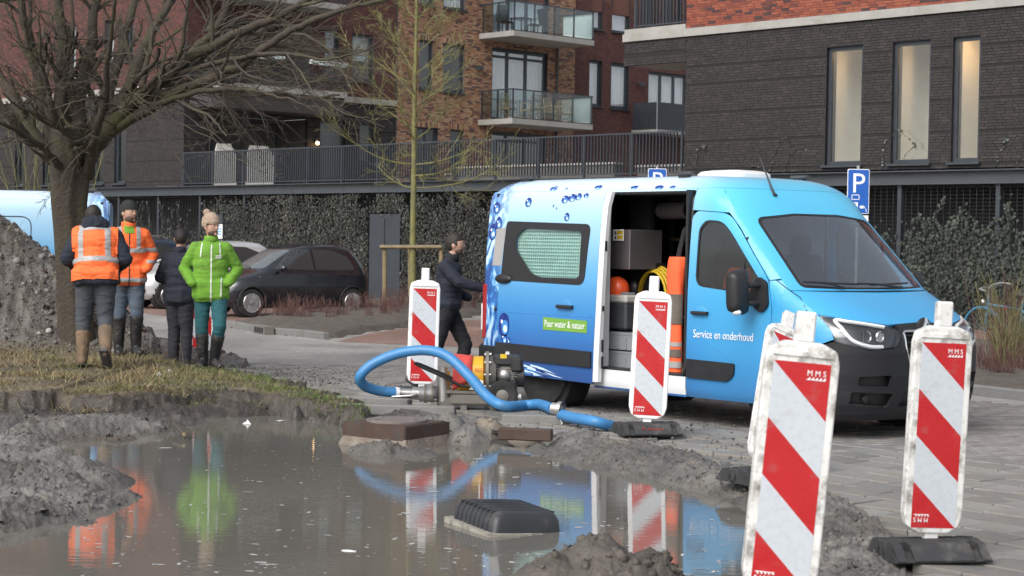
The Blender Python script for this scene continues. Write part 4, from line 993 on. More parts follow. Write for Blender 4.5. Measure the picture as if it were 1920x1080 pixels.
# twiggy shrubs
def shrub(name,label,pts,h,mats,n,r,seed,lean=.28,kind=None,kids=4,lf=.5):
    rr=random.Random(seed); t=[Tree(seed+k) for k in range(len(mats))]
    root=thing(name,label,'shrub',(pts[0][0],pts[0][1],pts[0][2]))
    for (x,y,z) in pts:
        for k in range(n):
            tt=rr.choice(t); a=rr.uniform(0,6.28); d=Vector((math.cos(a)*lean*rr.random(),math.sin(a)*lean*rr.random(),1)).normalized()
            q=[Vector((x-pts[0][0]+rr.gauss(0,.06),y-pts[0][1]+rr.gauss(0,.06),z-pts[0][2]-.03))]; L=h*rr.uniform(.5,1.15)
            for j in range(6): d=(d+Vector((rr.gauss(0,.09),rr.gauss(0,.09),.02))).normalized(); q.append(q[-1]+d*L/6)
            tt.branch(q,r,r*.4,1,kids,.55,.3,0,lf,r*.5)
    for k,mm in enumerate(mats):
        if t[k].tw.f: tag(t[k].tw.build('twigs',M[mm],root,fixn=False),kind='stuff')
    return root
rr=random.Random(4)
def in_bed(poly,n,sx=None):
    out=[]; xs=[p[0] for p in poly]; yy=[p[1] for p in poly]
    while len(out)<n:
        x=rr.uniform(min(xs),max(xs)); y=rr.uniform(min(yy),max(yy))
        if poly_sd(poly,np.array([x]),np.array([y]))[0]<-.25: out.append((x,y,RZ+.17))
    return out
LP=[(gnd(x,y,0).x,gnd(x,y,0).y,.02) for x,y in [(rr.uniform(440,905),rr.uniform(578,606)) for _ in range(120)] if poly_sd(BEDL,np.array([gnd(x,y,0).x]),np.array([gnd(x,y,0).y]))[0]<-.1]
LP.sort()
nL=len(LP)
shrub('low_shrubs','low reddish bare twigs in the bed in front of the black car',LP[:nL//2],.45,['red_twig'],9,.006,40)
shrub('low_shrubs','low reddish bare twigs below the staked young tree',LP[nL//2:],.55,['red_twig'],9,.006,41)
_b=[(gnd(x,y,0).x,gnd(x,y,0).y,0.0) for x,y in [(1885,700),(1870,695),(1905,698),(1925,690),(1895,688)]]
shrub('tall_grass_bush','tall red and olive twig bush at the right edge beside the bicycles',_b,1.15,['red_twig','olive_twig','olive_twig'],26,.006,43,lean=.45)
_b=[(gnd(x,y,0).x,gnd(x,y,0).y,0.0) for x,y in [(1850,708),(1865,712),(1890,715),(1915,706),(1930,712),(1840,700)]]
shrub('low_shrubs','low dark red twigs along the kerb at the right edge',_b,.42,['red_twig'],20,.005,44)
# leaf litter
# ------------------------------------------------------------------ grass on the verge
_vp=gp([(-300,752),(100,748),(250,750),(330,742),(400,731),(470,736),(560,745),(640,757),(700,766)],.08)
_VG=[(-14,_vp[0][1])]+_vp+[tuple(gnd(700,752,0)[:2]),tuple(VERGE[2]),tuple(VERGE[1]),tuple(VERGE[0]),tuple(gnd(330,694,0)[:2]),tuple(gnd(180,672,0)[:2]),tuple(gnd(60,664,0)[:2]),(-14,21.5)]
def gnd_np(px,py,z):
    R_,U_,f_=np.array(_R),np.array(_U),np.array(_fw)
    d=f_[None]*F_PX+R_[None]*(px-960)[:,None]-U_[None]*(py-540)[:,None]; t=(z-HC)/d[:,2]; return d[:,0]*t,d[:,1]*t
def grass(n=52000):
    r=np.random.default_rng(3); px=r.uniform(-60,705,n); py=r.uniform(655,772,n); X,Y=gnd_np(px,py,.06)
    sd=poly_sd(_VG,X,Y); ok=(sd<.06+.12*np.sin(X*7)*np.sin(X*2.3))&(r.random(n)<np.clip(.55+1.7*vnoise(X,Y,1.3,4,4.0),.05,1)); px,X,Y,sd=px[ok],X[ok],Y[ok],sd[ok]; n=len(X)
    Z=hgrid(X,Y); g=np.clip((px-300)/260+.3*r.normal(size=n),0,1)
    g=np.clip(g+.5*(vnoise(X,Y,1.1,3,15.0)>.25),0,1); C=(np.array([.27,.215,.11])*(1-g)[:,None]+np.array([.10,.15,.03])*g[:,None])*r.uniform(.55,1.25,n)[:,None]
    L=np.where(g>.5,r.uniform(.035,.09,n),r.uniform(.05,.17,n)*(1+1.3*(r.random(n)<.06))); a=r.uniform(0,6.28,n); le=np.where(g>.5,r.uniform(.2,1,n),r.uniform(.8,3.0,n))
    ca,sa=np.cos(a),np.sin(a); D=np.stack([ca*le,sa*le,np.ones(n)],-1); D/=np.linalg.norm(D,axis=1)[:,None]
    w=np.stack([-sa,ca,0*a],-1)*r.uniform(.002,.0045,n)[:,None]; b=np.stack([X,Y,Z-.012],-1); mid=b+D*(L*.6)[:,None]; tip=b+D*L[:,None]+np.stack([ca,sa,-.6+0*a],-1)*(L*.25*le)[:,None]
    V=np.stack([b-w,b+w,mid+w*.7,mid-w*.7,tip],1).reshape(-1,3); i=np.arange(n)[:,None]*5
    F=np.concatenate([i+np.array([[0,1,2]]),i+np.array([[0,2,3]]),i+np.array([[3,2,4]])])
    tag(mobj('verge_grass',np_mesh('verge_grass',V,F,np.repeat(C,5,0),M['straw'])),'dry straw and short green grass on the verge round the tree','grass',kind='stuff')
grass()
# ------------------------------------------------------------------ loose stones on the heap, clods on the mud
ICO=[(0,0,1),(.9,0,.3),(.28,.85,.3),(-.72,.53,.3),(-.72,-.53,.3),(.28,-.85,.3),(.5,.5,-.6),(-.6,.2,-.6),(.1,-.7,-.6)]
ICF=[(0,1,2),(0,2,3),(0,3,4),(0,4,5),(0,5,1),(1,6,2),(2,6,7),(2,7,3),(3,7,4),(4,7,8),(4,8,5),(5,8,1),(1,8,6)]
r=np.random.default_rng(8)
def typ_at(X,Y):
    i=np.clip(np.interp(Y,ys,np.arange(len(ys))).astype(int),0,len(ys)-1); j=np.clip(((X/Y-ux[0])/(ux[1]-ux[0])).astype(int),0,nx-1); return TYP[i,j]
n=26000; X=r.uniform(-11,-3.6,n); Y=r.uniform(19.6,26.5,n)
q=1-np.hypot((X-PILE[0])/2.9,(Y-PILE[1])/2.15); q2=1-np.hypot((X+4.9)/1.55,(Y-23.2)/1.5)
ok=((q>.01)|(q2>.02))&(abs(X/Y)<.32); X,Y=X[ok],Y[ok]; n=len(X)
S=r.uniform(.007,.019,n)*(1+(r.random(n)<.06)*1.8); g=r.uniform(.06,.24,n); t=r.random(n)[:,None]
C=np.where(t<.82,np.array([1,.93,.85]),np.where(t<.93,np.array([1.2,.75,.6]),np.array([1.5,1.45,1.35])))*g[:,None]
scatter('loose_stones',ICO,ICF,np.stack([X,Y,hgrid(X,Y)+S*.2],-1),S[:,None]*r.uniform(.6,1.3,(n,3)),C,M['pebble'],r,'small stones covering the grey gravel heap','stones')
n=14000; px=r.uniform(0,1690,n); py=r.uniform(715,1095,n); X,Y=gnd_np(px,py,0.0); Z=hgrid(X,Y)
sp=poly_sd(PAVE_POLY,X,Y)
ok=(Y>7.6)&(Z>WZ+.012)&(sp>-.30*r.random(n))&(r.random(n)<.2+.8*(vnoise(X,Y,2.0,3,2.0)>0)); X,Y,Z=X[ok],Y[ok],Z[ok]; n=len(X)
S=(abs(r.normal(0,.010,n))+.004)*np.where((Y<9.6)&(X<1.0),1.35,1.0)
scatter('soil_clods',ICO,ICF,np.stack([X,Y,Z+S*.05],-1),S[:,None]*r.uniform(.5,1.5,(n,3)),typ_at(X,Y)*r.uniform(.75,1.2,(n,1)),M['clod'],r,'crumbs of soil strewn over the mud banks','soil')
n=3000; px=np.concatenate([r.normal(560,110,1700),r.uniform(700,1500,1300)]); py=np.concatenate([r.uniform(690,735,1700),r.uniform(770,900,1300)]); X,Y=gnd_np(px,py,RZ)
ok=poly_sd(PAVE_POLY,X,Y)<-.03; X,Y=X[ok],Y[ok]; n=len(X); side=(X-A0.x)*LD.x+(Y-A0.y)*LD.y
S=abs(r.normal(0,.007,n))+.003; g=r.uniform(.08,.19,n)[:,None]
scatter('grit_stones',ICO,ICF,np.stack([X,Y,np.where(side>.3,RZ+.012,-.014)+S*.1],-1),S[:,None]*r.uniform(.6,1.3,(n,3)),g*np.array([[1,.95,.88]]),M['pebble'],r,'loose grit scattered over the paving beside the pit','stones')
# ------------------------------------------------------------------ vans: curved panels cut from flat outlines
def rpoly(pts, r, n=5):
    """round the corners of a polygon; r one radius or one per corner"""
    out=[]; N=len(pts)
    for i in range(N):
        p=Vector((*pts[i][:2],0)); a=Vector((*pts[i-1][:2],0)); b=Vector((*pts[(i+1)%N][:2],0)); rr=r[i] if hasattr(r,'__len__') else r
        u=(a-p); v=(b-p); d=min(rr,u.length*.45,v.length*.45)
        if d<1e-4: out.append((p.x,p.y)); continue
        s=p+u.normalized()*d; e=p+v.normalized()*d
        for k in range(n+1):
            t=k/n; q=s*(1-t)**2+p*2*t*(1-t)+e*t*t; out.append((q.x,q.y))
    return out
def panel(name, outer, holes, fn, mat, parent, du=.08, dv=.06, thick=.02, ulines=(), vlines=()):
    bm=bmesh.new()
    es=[]
    for P in [outer]+list(holes):
        vs=[bm.verts.new((p[0],p[1],0)) for p in P]; es+=[bm.edges.new((vs[i],vs[(i+1)%len(vs)])) for i in range(len(vs))]
    bmesh.ops.triangle_fill(bm,edges=es,use_beauty=False)
    us=[p[0] for p in outer]; vs_=[p[1] for p in outer]
    U=list(np.arange(math.floor(min(us)/du)*du+du*.5,max(us),du))+list(ulines); V=list(np.arange(math.floor(min(vs_)/dv)*dv+dv*.5,max(vs_),dv))+list(vlines)
    for u in U: bmesh.ops.bisect_plane(bm,geom=bm.verts[:]+bm.edges[:]+bm.faces[:],plane_co=(u,0,0),plane_no=(1,0,0))
    for v in V: bmesh.ops.bisect_plane(bm,geom=bm.verts[:]+bm.edges[:]+bm.faces[:],plane_co=(0,v,0),plane_no=(0,1,0))
    bmesh.ops.remove_doubles(bm,verts=bm.verts[:],dist=1e-5)
    for q in bm.verts: q.co=Vector(fn(q.co.x,q.co.y))
    bmesh.ops.recalc_face_normals(bm,faces=bm.faces)
    # orient outwards (away from the body axis)
    c=sum((f.calc_center_median() for f in bm.faces),Vector())/max(1,len(bm.faces)); ref=Vector(fn.out) if hasattr(fn,'out') else None
    nsum=sum((f.normal*f.calc_area() for f in bm.faces),Vector())
    if ref is not None and nsum.dot(ref)<0: bmesh.ops.reverse_faces(bm,faces=bm.faces[:])
    if thick:
        bm.normal_update(); nv={v.index:v.normal.copy() for v in bm.verts}; bm.verts.index_update()
        off={v:v.normal.copy() for v in bm.verts}; geo=bmesh.ops.duplicate(bm,geom=bm.faces[:]+bm.edges[:]+bm.verts[:]); vm=geo['vert_map']
        orig=[v for v in off]; bnd=[e for e in bm.edges if e.is_boundary and e.verts[0] in off and e.verts[1] in off]
        pair={v:vm[v] for v in orig}
        for v in orig: pair[v].co=v.co-off[v]*thick
        bmesh.ops.reverse_faces(bm,faces=[f for f in geo['geom'] if isinstance(f,bmesh.types.BMFace)])
        for e in bnd:
            a,b_=e.verts; f=e.link_faces[0]
            vs=[l.vert for l in f.loops]; i=vs.index(a)
            if vs[(i+1)%len(vs)]!=b_: a,b_=b_,a
            try: bm.faces.new((b_,a,pair[a],pair[b_]))
            except ValueError: pass
    me=bpy.data.meshes.new(name); bm.to_mesh(me); bm.free(); me.materials.append(mat)
    me.polygons.foreach_set('use_smooth',[True]*len(me.polygons)); me.set_sharp_from_angle(angle=math.radians(38))
    return mobj(name,me,parent)
class SurfFn:
    def __init__(s,f,out): s.f=f; s.out=out
    def __call__(s,u,v): return s.f(u,v)
def interp(tab,z):
    zs=[t[0] for t in tab]; return float(np.interp(z,zs,[t[1] for t in tab]))
XF=[(.15,4.93),(.22,4.99),(.35,5.03),(.55,5.05),(.75,5.045),(.88,5.02),(.96,4.97),(1.0,4.91),(1.06,4.82),(1.12,4.71),(1.18,4.59),(1.235,4.475),(1.27,4.405),(1.50,4.165),(1.75,3.905),(1.95,3.70),(2.03,3.635),(2.11,3.56),(2.17,3.485),(2.22,3.40),(2.26,3.30),(2.285,3.17),(2.30,2.92)]
WT=[(.15,.93),(.30,.985),(.6,.99),(1.2,.985),(1.6,.965),(1.95,.935),(2.06,.92),(2.12,.90),(2.17,.865),(2.21,.82),(2.25,.745),(2.28,.65),(2.30,.5)]
AT=[(.2,.76),(1.0,.76),(1.27,.42),(2.3,.40)]
NT=[(.2,3.4),(1.0,3.6),(1.27,3.0),(2.3,3.0)]
def van_side_y(x,z):
    xf=interp(XF,z); a=interp(AT,z); n=interp(NT,z); w=interp(WT,z); k=(x-(xf-a))/a
    if k<=0: return w
    return w*max(0.0,1-min(1,k)**n)**(1/n)
def van_front_x(y,z):
    xf=interp(XF,z); a=interp(AT,z); n=interp(NT,z); w=interp(WT,z); k=min(1,abs(y)/w)
    return xf-a+a*max(0.0,1-k**n)**(1/n)
YS=.94
def ysplit(z): return YS*interp(WT,z)
def xsplit(z): return van_front_x(ysplit(z),z)
def wrap_mat():
    """printed vinyl: pale top, deeper blue towards the lower rear, sky blue at the front, paler with height"""
    m=bpy.data.materials.new('blue_wrap'); m.use_nodes=True; t=m.node_tree; b=t.nodes['Principled BSDF']; N=t.nodes.new; Lk=t.links.new
    tc=N('ShaderNodeTexCoord'); sp=N('ShaderNodeSeparateXYZ'); Lk(tc.outputs['Object'],sp.inputs[0])
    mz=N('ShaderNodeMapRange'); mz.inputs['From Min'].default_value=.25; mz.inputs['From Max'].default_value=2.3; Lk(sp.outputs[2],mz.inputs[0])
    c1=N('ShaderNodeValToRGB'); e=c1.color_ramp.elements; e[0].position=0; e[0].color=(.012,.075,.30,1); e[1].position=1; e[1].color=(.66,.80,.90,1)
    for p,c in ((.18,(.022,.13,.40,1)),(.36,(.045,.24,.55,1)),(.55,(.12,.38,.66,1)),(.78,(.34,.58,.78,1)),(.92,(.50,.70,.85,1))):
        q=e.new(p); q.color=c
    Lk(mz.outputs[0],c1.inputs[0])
    c2=N('ShaderNodeValToRGB'); e=c2.color_ramp.elements; e[0].position=0; e[0].color=(.03,.22,.52,1); e[1].position=1; e[1].color=(.10,.52,.76,1)  # front ramp: deeper blue low down, paler towards the roof
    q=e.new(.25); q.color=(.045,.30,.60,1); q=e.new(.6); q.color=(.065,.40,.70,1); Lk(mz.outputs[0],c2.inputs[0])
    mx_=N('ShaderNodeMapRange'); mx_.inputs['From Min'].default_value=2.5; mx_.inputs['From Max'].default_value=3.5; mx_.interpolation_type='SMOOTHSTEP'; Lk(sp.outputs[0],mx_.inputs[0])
    mx=N('ShaderNodeMix'); mx.data_type='RGBA'; Lk(mx_.outputs[0],mx.inputs['Factor']); Lk(c1.outputs[0],mx.inputs['A']); Lk(c2.outputs[0],mx.inputs['B'])
    # splash of water printed on the last half metre
    nz=N('ShaderNodeTexNoise'); nz.inputs['Scale'].default_value=3.0; nz.inputs['Detail'].default_value=3; nz.inputs['Distortion'].default_value=2.6; mp=N('ShaderNodeMapping'); mp.inputs['Scale'].default_value=(1.6,1,.8); Lk(tc.outputs['Object'],mp.inputs[0]); Lk(mp.outputs[0],nz.inputs['Vector'])
    cr=N('ShaderNodeValToRGB'); e=cr.color_ramp.elements; e[0].position=.40; e[0].color=(.006,.022,.20,1); e[1].position=.62; e[1].color=(.62,.80,.95,1); q=e.new(.47); q.color=(.02,.12,.45,1); q=e.new(.54); q.color=(.15,.42,.72,1); Lk(nz.outputs[0],cr.inputs[0])
    mr=N('ShaderNodeMapRange'); mr.inputs['From Min'].default_value=.42; mr.inputs['From Max'].default_value=.15; mr.inputs['To Min'].default_value=0; mr.inputs['To Max'].default_value=.8; Lk(sp.outputs[0],mr.inputs[0])
    m3=N('ShaderNodeMix'); m3.data_type='RGBA'; Lk(mr.outputs[0],m3.inputs['Factor']); Lk(mx.outputs['Result'],m3.inputs['A']); Lk(cr.outputs[0],m3.inputs['B'])
    # road film low down
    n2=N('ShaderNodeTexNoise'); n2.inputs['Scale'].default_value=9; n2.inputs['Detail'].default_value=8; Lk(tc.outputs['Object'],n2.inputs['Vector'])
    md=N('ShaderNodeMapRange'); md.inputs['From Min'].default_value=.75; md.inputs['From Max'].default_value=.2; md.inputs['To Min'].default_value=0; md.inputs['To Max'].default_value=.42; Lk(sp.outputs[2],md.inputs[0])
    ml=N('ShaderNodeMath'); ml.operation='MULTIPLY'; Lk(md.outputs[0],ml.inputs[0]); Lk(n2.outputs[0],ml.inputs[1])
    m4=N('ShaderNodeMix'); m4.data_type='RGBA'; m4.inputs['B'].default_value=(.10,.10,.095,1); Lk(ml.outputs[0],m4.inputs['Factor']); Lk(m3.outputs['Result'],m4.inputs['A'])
    Lk(m4.outputs['Result'],b.inputs['Base Color']); b.inputs['Roughness'].default_value=.34; b.inputs['Coat Weight'].default_value=.35; b.inputs['Coat Roughness'].default_value=.12
    M['wrap']=m; return m
wrap_mat()
pm('van_white', (.72,.74,.75), rough=.35, var=.05, scale=3, coat=.2)
pm('bumper_grey', (.020,.021,.024), spec=.25, rough=.55, var=.12, scale=5, bump=.15, bscale=300, bdist=.001)
pm('trim_black', (.018,.018,.02), rough=.5, var=.1)
pm('rubber', (.022,.022,.022), rough=.8, var=.2, scale=12, dirt=(.07,.065,.06), dirtamt=.3, dscale=8)
pm('steel_rim', (.10,.10,.105), rough=.5, metal=.6, var=.15)
pm('alloy', (.62,.62,.63), rough=.28, metal=.9, var=.05)
pm('chrome', (.8,.8,.82), rough=.12, metal=1.0, var=.02)
pm('van_inside', (.05,.05,.052), rough=.8, var=.2, scale=3)
pm('bulkhead_grey', (.30,.31,.31), rough=.8)
pm('inside_dark', (.016,.016,.018), rough=.8, var=.2, scale=3)
pm('seat_cloth', (.05,.052,.058), rough=.9)
pm('lamp_red', (.32,.012,.014), rough=.15, coat=.6, var=.05)
pm('lamp_white', (.78,.78,.78), rough=.15, coat=.6, var=.03)
pm('lamp_amber', (.75,.28,.08), rough=.2, coat=.5)
pm('label_green', (.17,.36,.055), rough=.4, var=.03)
pm('print_white', (.82,.83,.84), rough=.5, var=.03)
pm('paper', (.74,.75,.76), rough=.7, var=.03)
pm('paper_blue', (.2,.42,.6), rough=.7)
pm('drop_dark', (.008,.03,.22), rough=.3, var=.2, coat=.3)
pm('drop_mid', (.06,.25,.62), rough=.3, var=.2, coat=.3)
pm('drop_light', (.62,.8,.94), rough=.3, coat=.3)
pm('crate_grey', (.21,.225,.24), rough=.55, var=.08)
pm('case_dark', (.045,.05,.056), rough=.6)
pm('case_top', (.50,.49,.46), rough=.6)
pm('cabinet', (.15,.135,.14), rough=.35, metal=.4, var=.06)
pm('hivis', (.95,.13,.04), rough=.75, var=.08, scale=9, bump=.4, bscale=25, bdist=.01)
pm('reflective', (.34,.335,.33), rough=.4, var=.06)
pm('hivis_dirty', (.13,.11,.09), rough=.85, var=.3, scale=9)
pm('helmet_orange', (.9,.11,.03), rough=.3, coat=.3)
pm('cable_yellow', (.62,.42,.02), rough=.5)
pm('plywood', (.22,.17,.11), rough=.8, var=.2)
pm('mesh_mint', (.70,.84,.78), rough=.6)
glass('van_glass', (.30,.34,.34), dark=.10)
glass('van_screen', (.80,.84,.84), dark=.25)
glass('lamp_glass', (.92,.94,.95), dark=.08)
glass('bottle_glass', (.72,.82,.92), dark=.10)
glass('slide_glass', (.66,.78,.74), dark=.08)
def wheel(parent,x,y,z,r,w,style,name='wheel',spokes=15):
    """axis along local y"""
    s=1 if y>0 else -1
    root=mobj(name,None,parent); root.location=(x,y,z)
    m=MB(); m.lathe([(r*.62,-w/2+.01),(r*.80,-w/2),(r*.95,-w/2+.012),(r,-w/2+.04),(r,w/2-.04),(r*.95,w/2-.012),(r*.80,w/2),(r*.62,w/2-.01)],axis='Y',n=40)
    m.build('tyre',M['rubber'],root,smooth=True,ang=35)
    m=MB()
    if style=='steel':
        m.lathe([(r*.64,s*(w/2-.02)),(r*.60,s*(w/2-.012)),(r*.56,s*(w/2-.05)),(r*.30,s*(w/2-.035)),(r*.18,s*(w/2-.005)),(r*.02,s*(w/2-.003))],axis='Y',n=32)
        m.build('rim',M['steel_rim'],root,smooth=True,ang=35); h=MB()
        for k in range(10):
            a=k*.628; h.sph((math.cos(a)*r*.44,s*(w/2-.04),math.sin(a)*r*.44),(.018,.006,.018),8,6)
        h.build('vent_holes',M['trim_black'],root)
    else:
        m.lathe([(r*.68,s*(w/2-.004)),(r*.66,s*(w/2+.004)),(r*.63,s*(w/2-.01)),(r*.60,s*(w/2-.06))],axis='Y',n=36)
        for k in range(spokes):
            a=2*math.pi*k/spokes; d=Vector((math.cos(a),0,math.sin(a))); m.bar(Vector((0,s*(w/2-.012),0))+d*r*.12,Vector((0,s*(w/2-.006),0))+d*r*.64,r*.06,.02,up=(0,1,0))
        m.lathe([(r*.17,s*(w/2-.03)),(r*.16,s*(w/2+.004)),(r*.02,s*(w/2+.008))],axis='Y',n=20)
        m.build('rim',M['alloy'],root,smooth=True,ang=35); q=MB(); q.lathe([(r*.64,s*(w/2-.06)),(r*.1,s*(w/2-.055))],axis='Y',n=30); q.build('brake_disc',M['trim_black'],root)
    return root
def van_panels(root, S, sliding_open, side_sign=-1):
    """S: +1 left side, -1 right side"""
    sf=SurfFn(lambda x,z: (x,S*van_side_y(x,z),z),(0,S,0))
    arch=lambda cx,rr,z0: [(cx+rr*math.cos(a),max(z0,.33+rr*math.sin(a))) for a in np.linspace(math.pi,0,15)]
    zt=2.165
    # rear quarter
    def lower(x0,x1,cx,rr,z0=.27):
        A=arch(cx,rr,z0); return [(x0,z0)]+[p for p in A if p[0]>x0 and p[0]<x1]+[(x1,z0)]
    quarter_end=1.755 if sliding_open else 3.03
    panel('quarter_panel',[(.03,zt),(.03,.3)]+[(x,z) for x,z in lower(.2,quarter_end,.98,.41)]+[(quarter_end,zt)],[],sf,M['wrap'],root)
    if sliding_open:
        panel('cant_rail',[(1.76,zt),(1.76,2.145),(3.03,2.145),(3.03,zt)],[],sf,M['wrap'],root)
        panel('sill',rpoly([(1.76,.43),(1.76,.245),(3.03,.245),(3.03,.43)],.01),[],sf,M['van_white'],root)
        m=MB(); m.box((2.4,S*(van_side_y(2.4,.25)+.002),.262),(1.27,.006,.035)); m.build('sill_stripe',M['wrap'],root)
    else:
        # pressed recess line of the closed side
        m=MB(); P_=rpoly([(1.1,1.0),(1.1,1.92),(2.9,1.92),(2.9,1.0)],.15); m.tube([sf(x,z) for x,z in P_[3:-3]],.008,6); m.build('swage_line',M['trim_black'],root)
        m=MB(); m.box((1.5,S*.992,.52),(2.2,.03,.16),bev=.01); m.build('side_trim',M['trim_black'],root)
        m=MB(); m.tube([sf(3.02,z) for z in np.linspace(.3,2.1,12)],.006,5); m.build('shut_line',M['trim_black'],root)
    # front door
    dout=rpoly([(3.04,.25),(3.04,1.90),(3.10,1.955),(3.48,1.935),(3.62,1.80),(4.03,1.34),(4.085,1.1),(4.06,.62),(4.0,.25)],[.03,.06,.06,.12,.1,.08,.1,.15,.03])
    win=rpoly([(3.13,1.27),(3.135,1.80),(3.22,1.875),(3.43,1.862),(3.56,1.75),(3.915,1.36),(3.975,1.20)],[.1,.06,.06,.08,.06,.03,.02])
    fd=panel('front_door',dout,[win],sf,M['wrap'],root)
    off=SurfFn(lambda x,z: (x,S*(van_side_y(x,z)-.012),z),(0,S,0)); offo=SurfFn(lambda x,z: (x,S*(van_side_y(x,z)+.004),z),(0,S,0))
    panel('window',win,[],off,M['van_glass'],fd,thick=0)
    wi=[(c[0]+(a[0]-c[0])*.955,c[1]+(a[1]-c[1])*.94) for a in win for c in [(3.5,1.53)]]
    panel('window_seal',win,[wi],SurfFn(lambda x,z:(x,S*(van_side_y(x,z)-.004),z),(0,S,0)),M['trim_black'],fd,thick=.006)
    m=MB(); m.bar(sf(3.72,1.31),sf(3.72,1.72),.02,.02); m.build('quarter_bar',M['trim_black'],fd)
    panel('side_trim',rpoly([(3.06,.43),(3.06,.60),(3.66,.59),(3.66,.49),(3.58,.425)],[.01,.01,.02,.04,.04]),[],SurfFn(lambda x,z:(x,S*(van_side_y(x,z)+.022),z),(0,S,0)),M['trim_black'],fd,thick=.022)
    m=MB(); yy=van_side_y(3.2,1.02); m.box((3.215,S*(yy+.03),1.025),(.20,.025,.032),bev=.008); m.box((3.13,S*(yy+.014),1.025),(.03,.03,.03)); m.box((3.30,S*(yy+.014),1.025),(.03,.03,.03)); m.build('handle',M['trim_black'],fd)
    m=MB(); m.sph((3.215,S*(yy-.002),1.03),(.075,.008,.06),16,8); m.build('handle_cup',M['wrap'],fd)
    # pressed line on the door
    pl=[(3.06,.84),(3.22,.82),(3.40,.72),(3.60,.62),(3.66,.52)]; m=MB(); m.tube([sf(x,z) for x,z in pl],.004,5); m.build('door_crease',M['wrap'],fd)
    # A pillar / roof side above the door and front wing
    zs=np.linspace(1.36,zt,12)
    ap=[(3.038,zt),(3.038,1.965)]+[(3.10,1.962),(3.48,1.942),(3.627,1.806),(4.037,1.345)]+[(xsplit(z),z) for z in zs]
    panel('pillar',ap,[],sf,M['wrap'],root)
    zs2=np.linspace(1.345,.86,13); cw=4.16
    wing=[(4.092,1.10),(4.04,1.34)]+[(xsplit(z),z) for z in zs2]+[(4.55,.78),(4.50,.62)]+[(cw+.40*math.cos(a),.33+.41*math.sin(a)) for a in np.linspace(.75,math.pi*.86,10)]+[(4.01,.27)] 
    wing=[(4.092,1.10),(4.07,1.34)]+[(xsplit(z),z) for z in zs2]+[(cw+.41*math.cos(a),.34+.42*math.sin(a)) for a in np.linspace(.75,2.72,12)][:]
    # front wheel sits under the nose
    panel('front_wing',[(4.092,1.10),(4.04,1.34)]+[(xsplit(z),z) for z in zs2]+[(4.60,.80),(4.52,.70),(4.46,.735),(4.36,.775),(4.24,.79),(4.12,.775),(4.072,.75),(4.066,.62)],[],sf,M['wrap'],root)
    panel('bumper_side',[(xsplit(z),z) for z in np.linspace(.2,.84,10)]+[(4.605,.79),(4.53,.69),(4.56,.52),(4.575,.34),(4.56,.2)],[],sf,M['bumper_grey'],root)
    m=MB(); m.tube([sf(x,z) for x,z in [(4.1,1.345),(4.2,1.28),(4.35,1.2),(4.47,1.08),(4.5,1.0)]],.004,5); m.build('bonnet_gap',M['trim_black'],root)
    # mirror
    my=van_side_y(3.98,1.25)
    mr=mobj('mirror',None,root)
    panel('mirror_base',rpoly([(3.80,1.17),(3.93,1.38),(4.03,1.33),(4.06,1.12),(3.97,1.05)],.04),[],SurfFn(lambda x,z:(x,S*(van_side_y(x,z)+.03),z),(0,S,0)),M['trim_black'],mr,thick=.03)
    for zz in (1.14,1.30): m=MB(); m.tube([(3.95,S*(my+.02),zz),(3.93,S*(my+.16),zz),(3.90,S*(my+.2),zz)],[.028,.024,.024],8); m.build('arm',M['trim_black'],mr,smooth=True)
    m=MB(); secs=[]
    for t,k in ((-.01,.75),(.02,.96),(.06,1.0),(.11,.9),(.135,.6)):
        secs.append([Vector((3.82+t,S*(my+.215)+p[0]*k*S,1.24+p[1]*k)) for p in rpoly([(-.10,-.21),(.10,-.18),(.115,.17),(-.08,.21)],.05,4)])
    m.loft(secs); m.build('housing',M['trim_black'],mr,smooth=True,ang=50)
    m=MB(); m.sph((3.90,S*(my+.25),1.06),(.05,.035,.028),12,8); m.build('indicator',M['lamp_white'],mr,smooth=True)
    # rear lamp at the corner
    rl=mobj('rear_lamp',None,root)
    m=MB(); m.box((.035,S*.962,.92),(.085,.07,.58),bev=.02); m.build('lens',M['lamp_red'],rl)
    m=MB(); m.box((-.004,S*.968,.86),(.02,.062,.28),bev=.008); m.build('clear_lens',M['lamp_white'],rl)
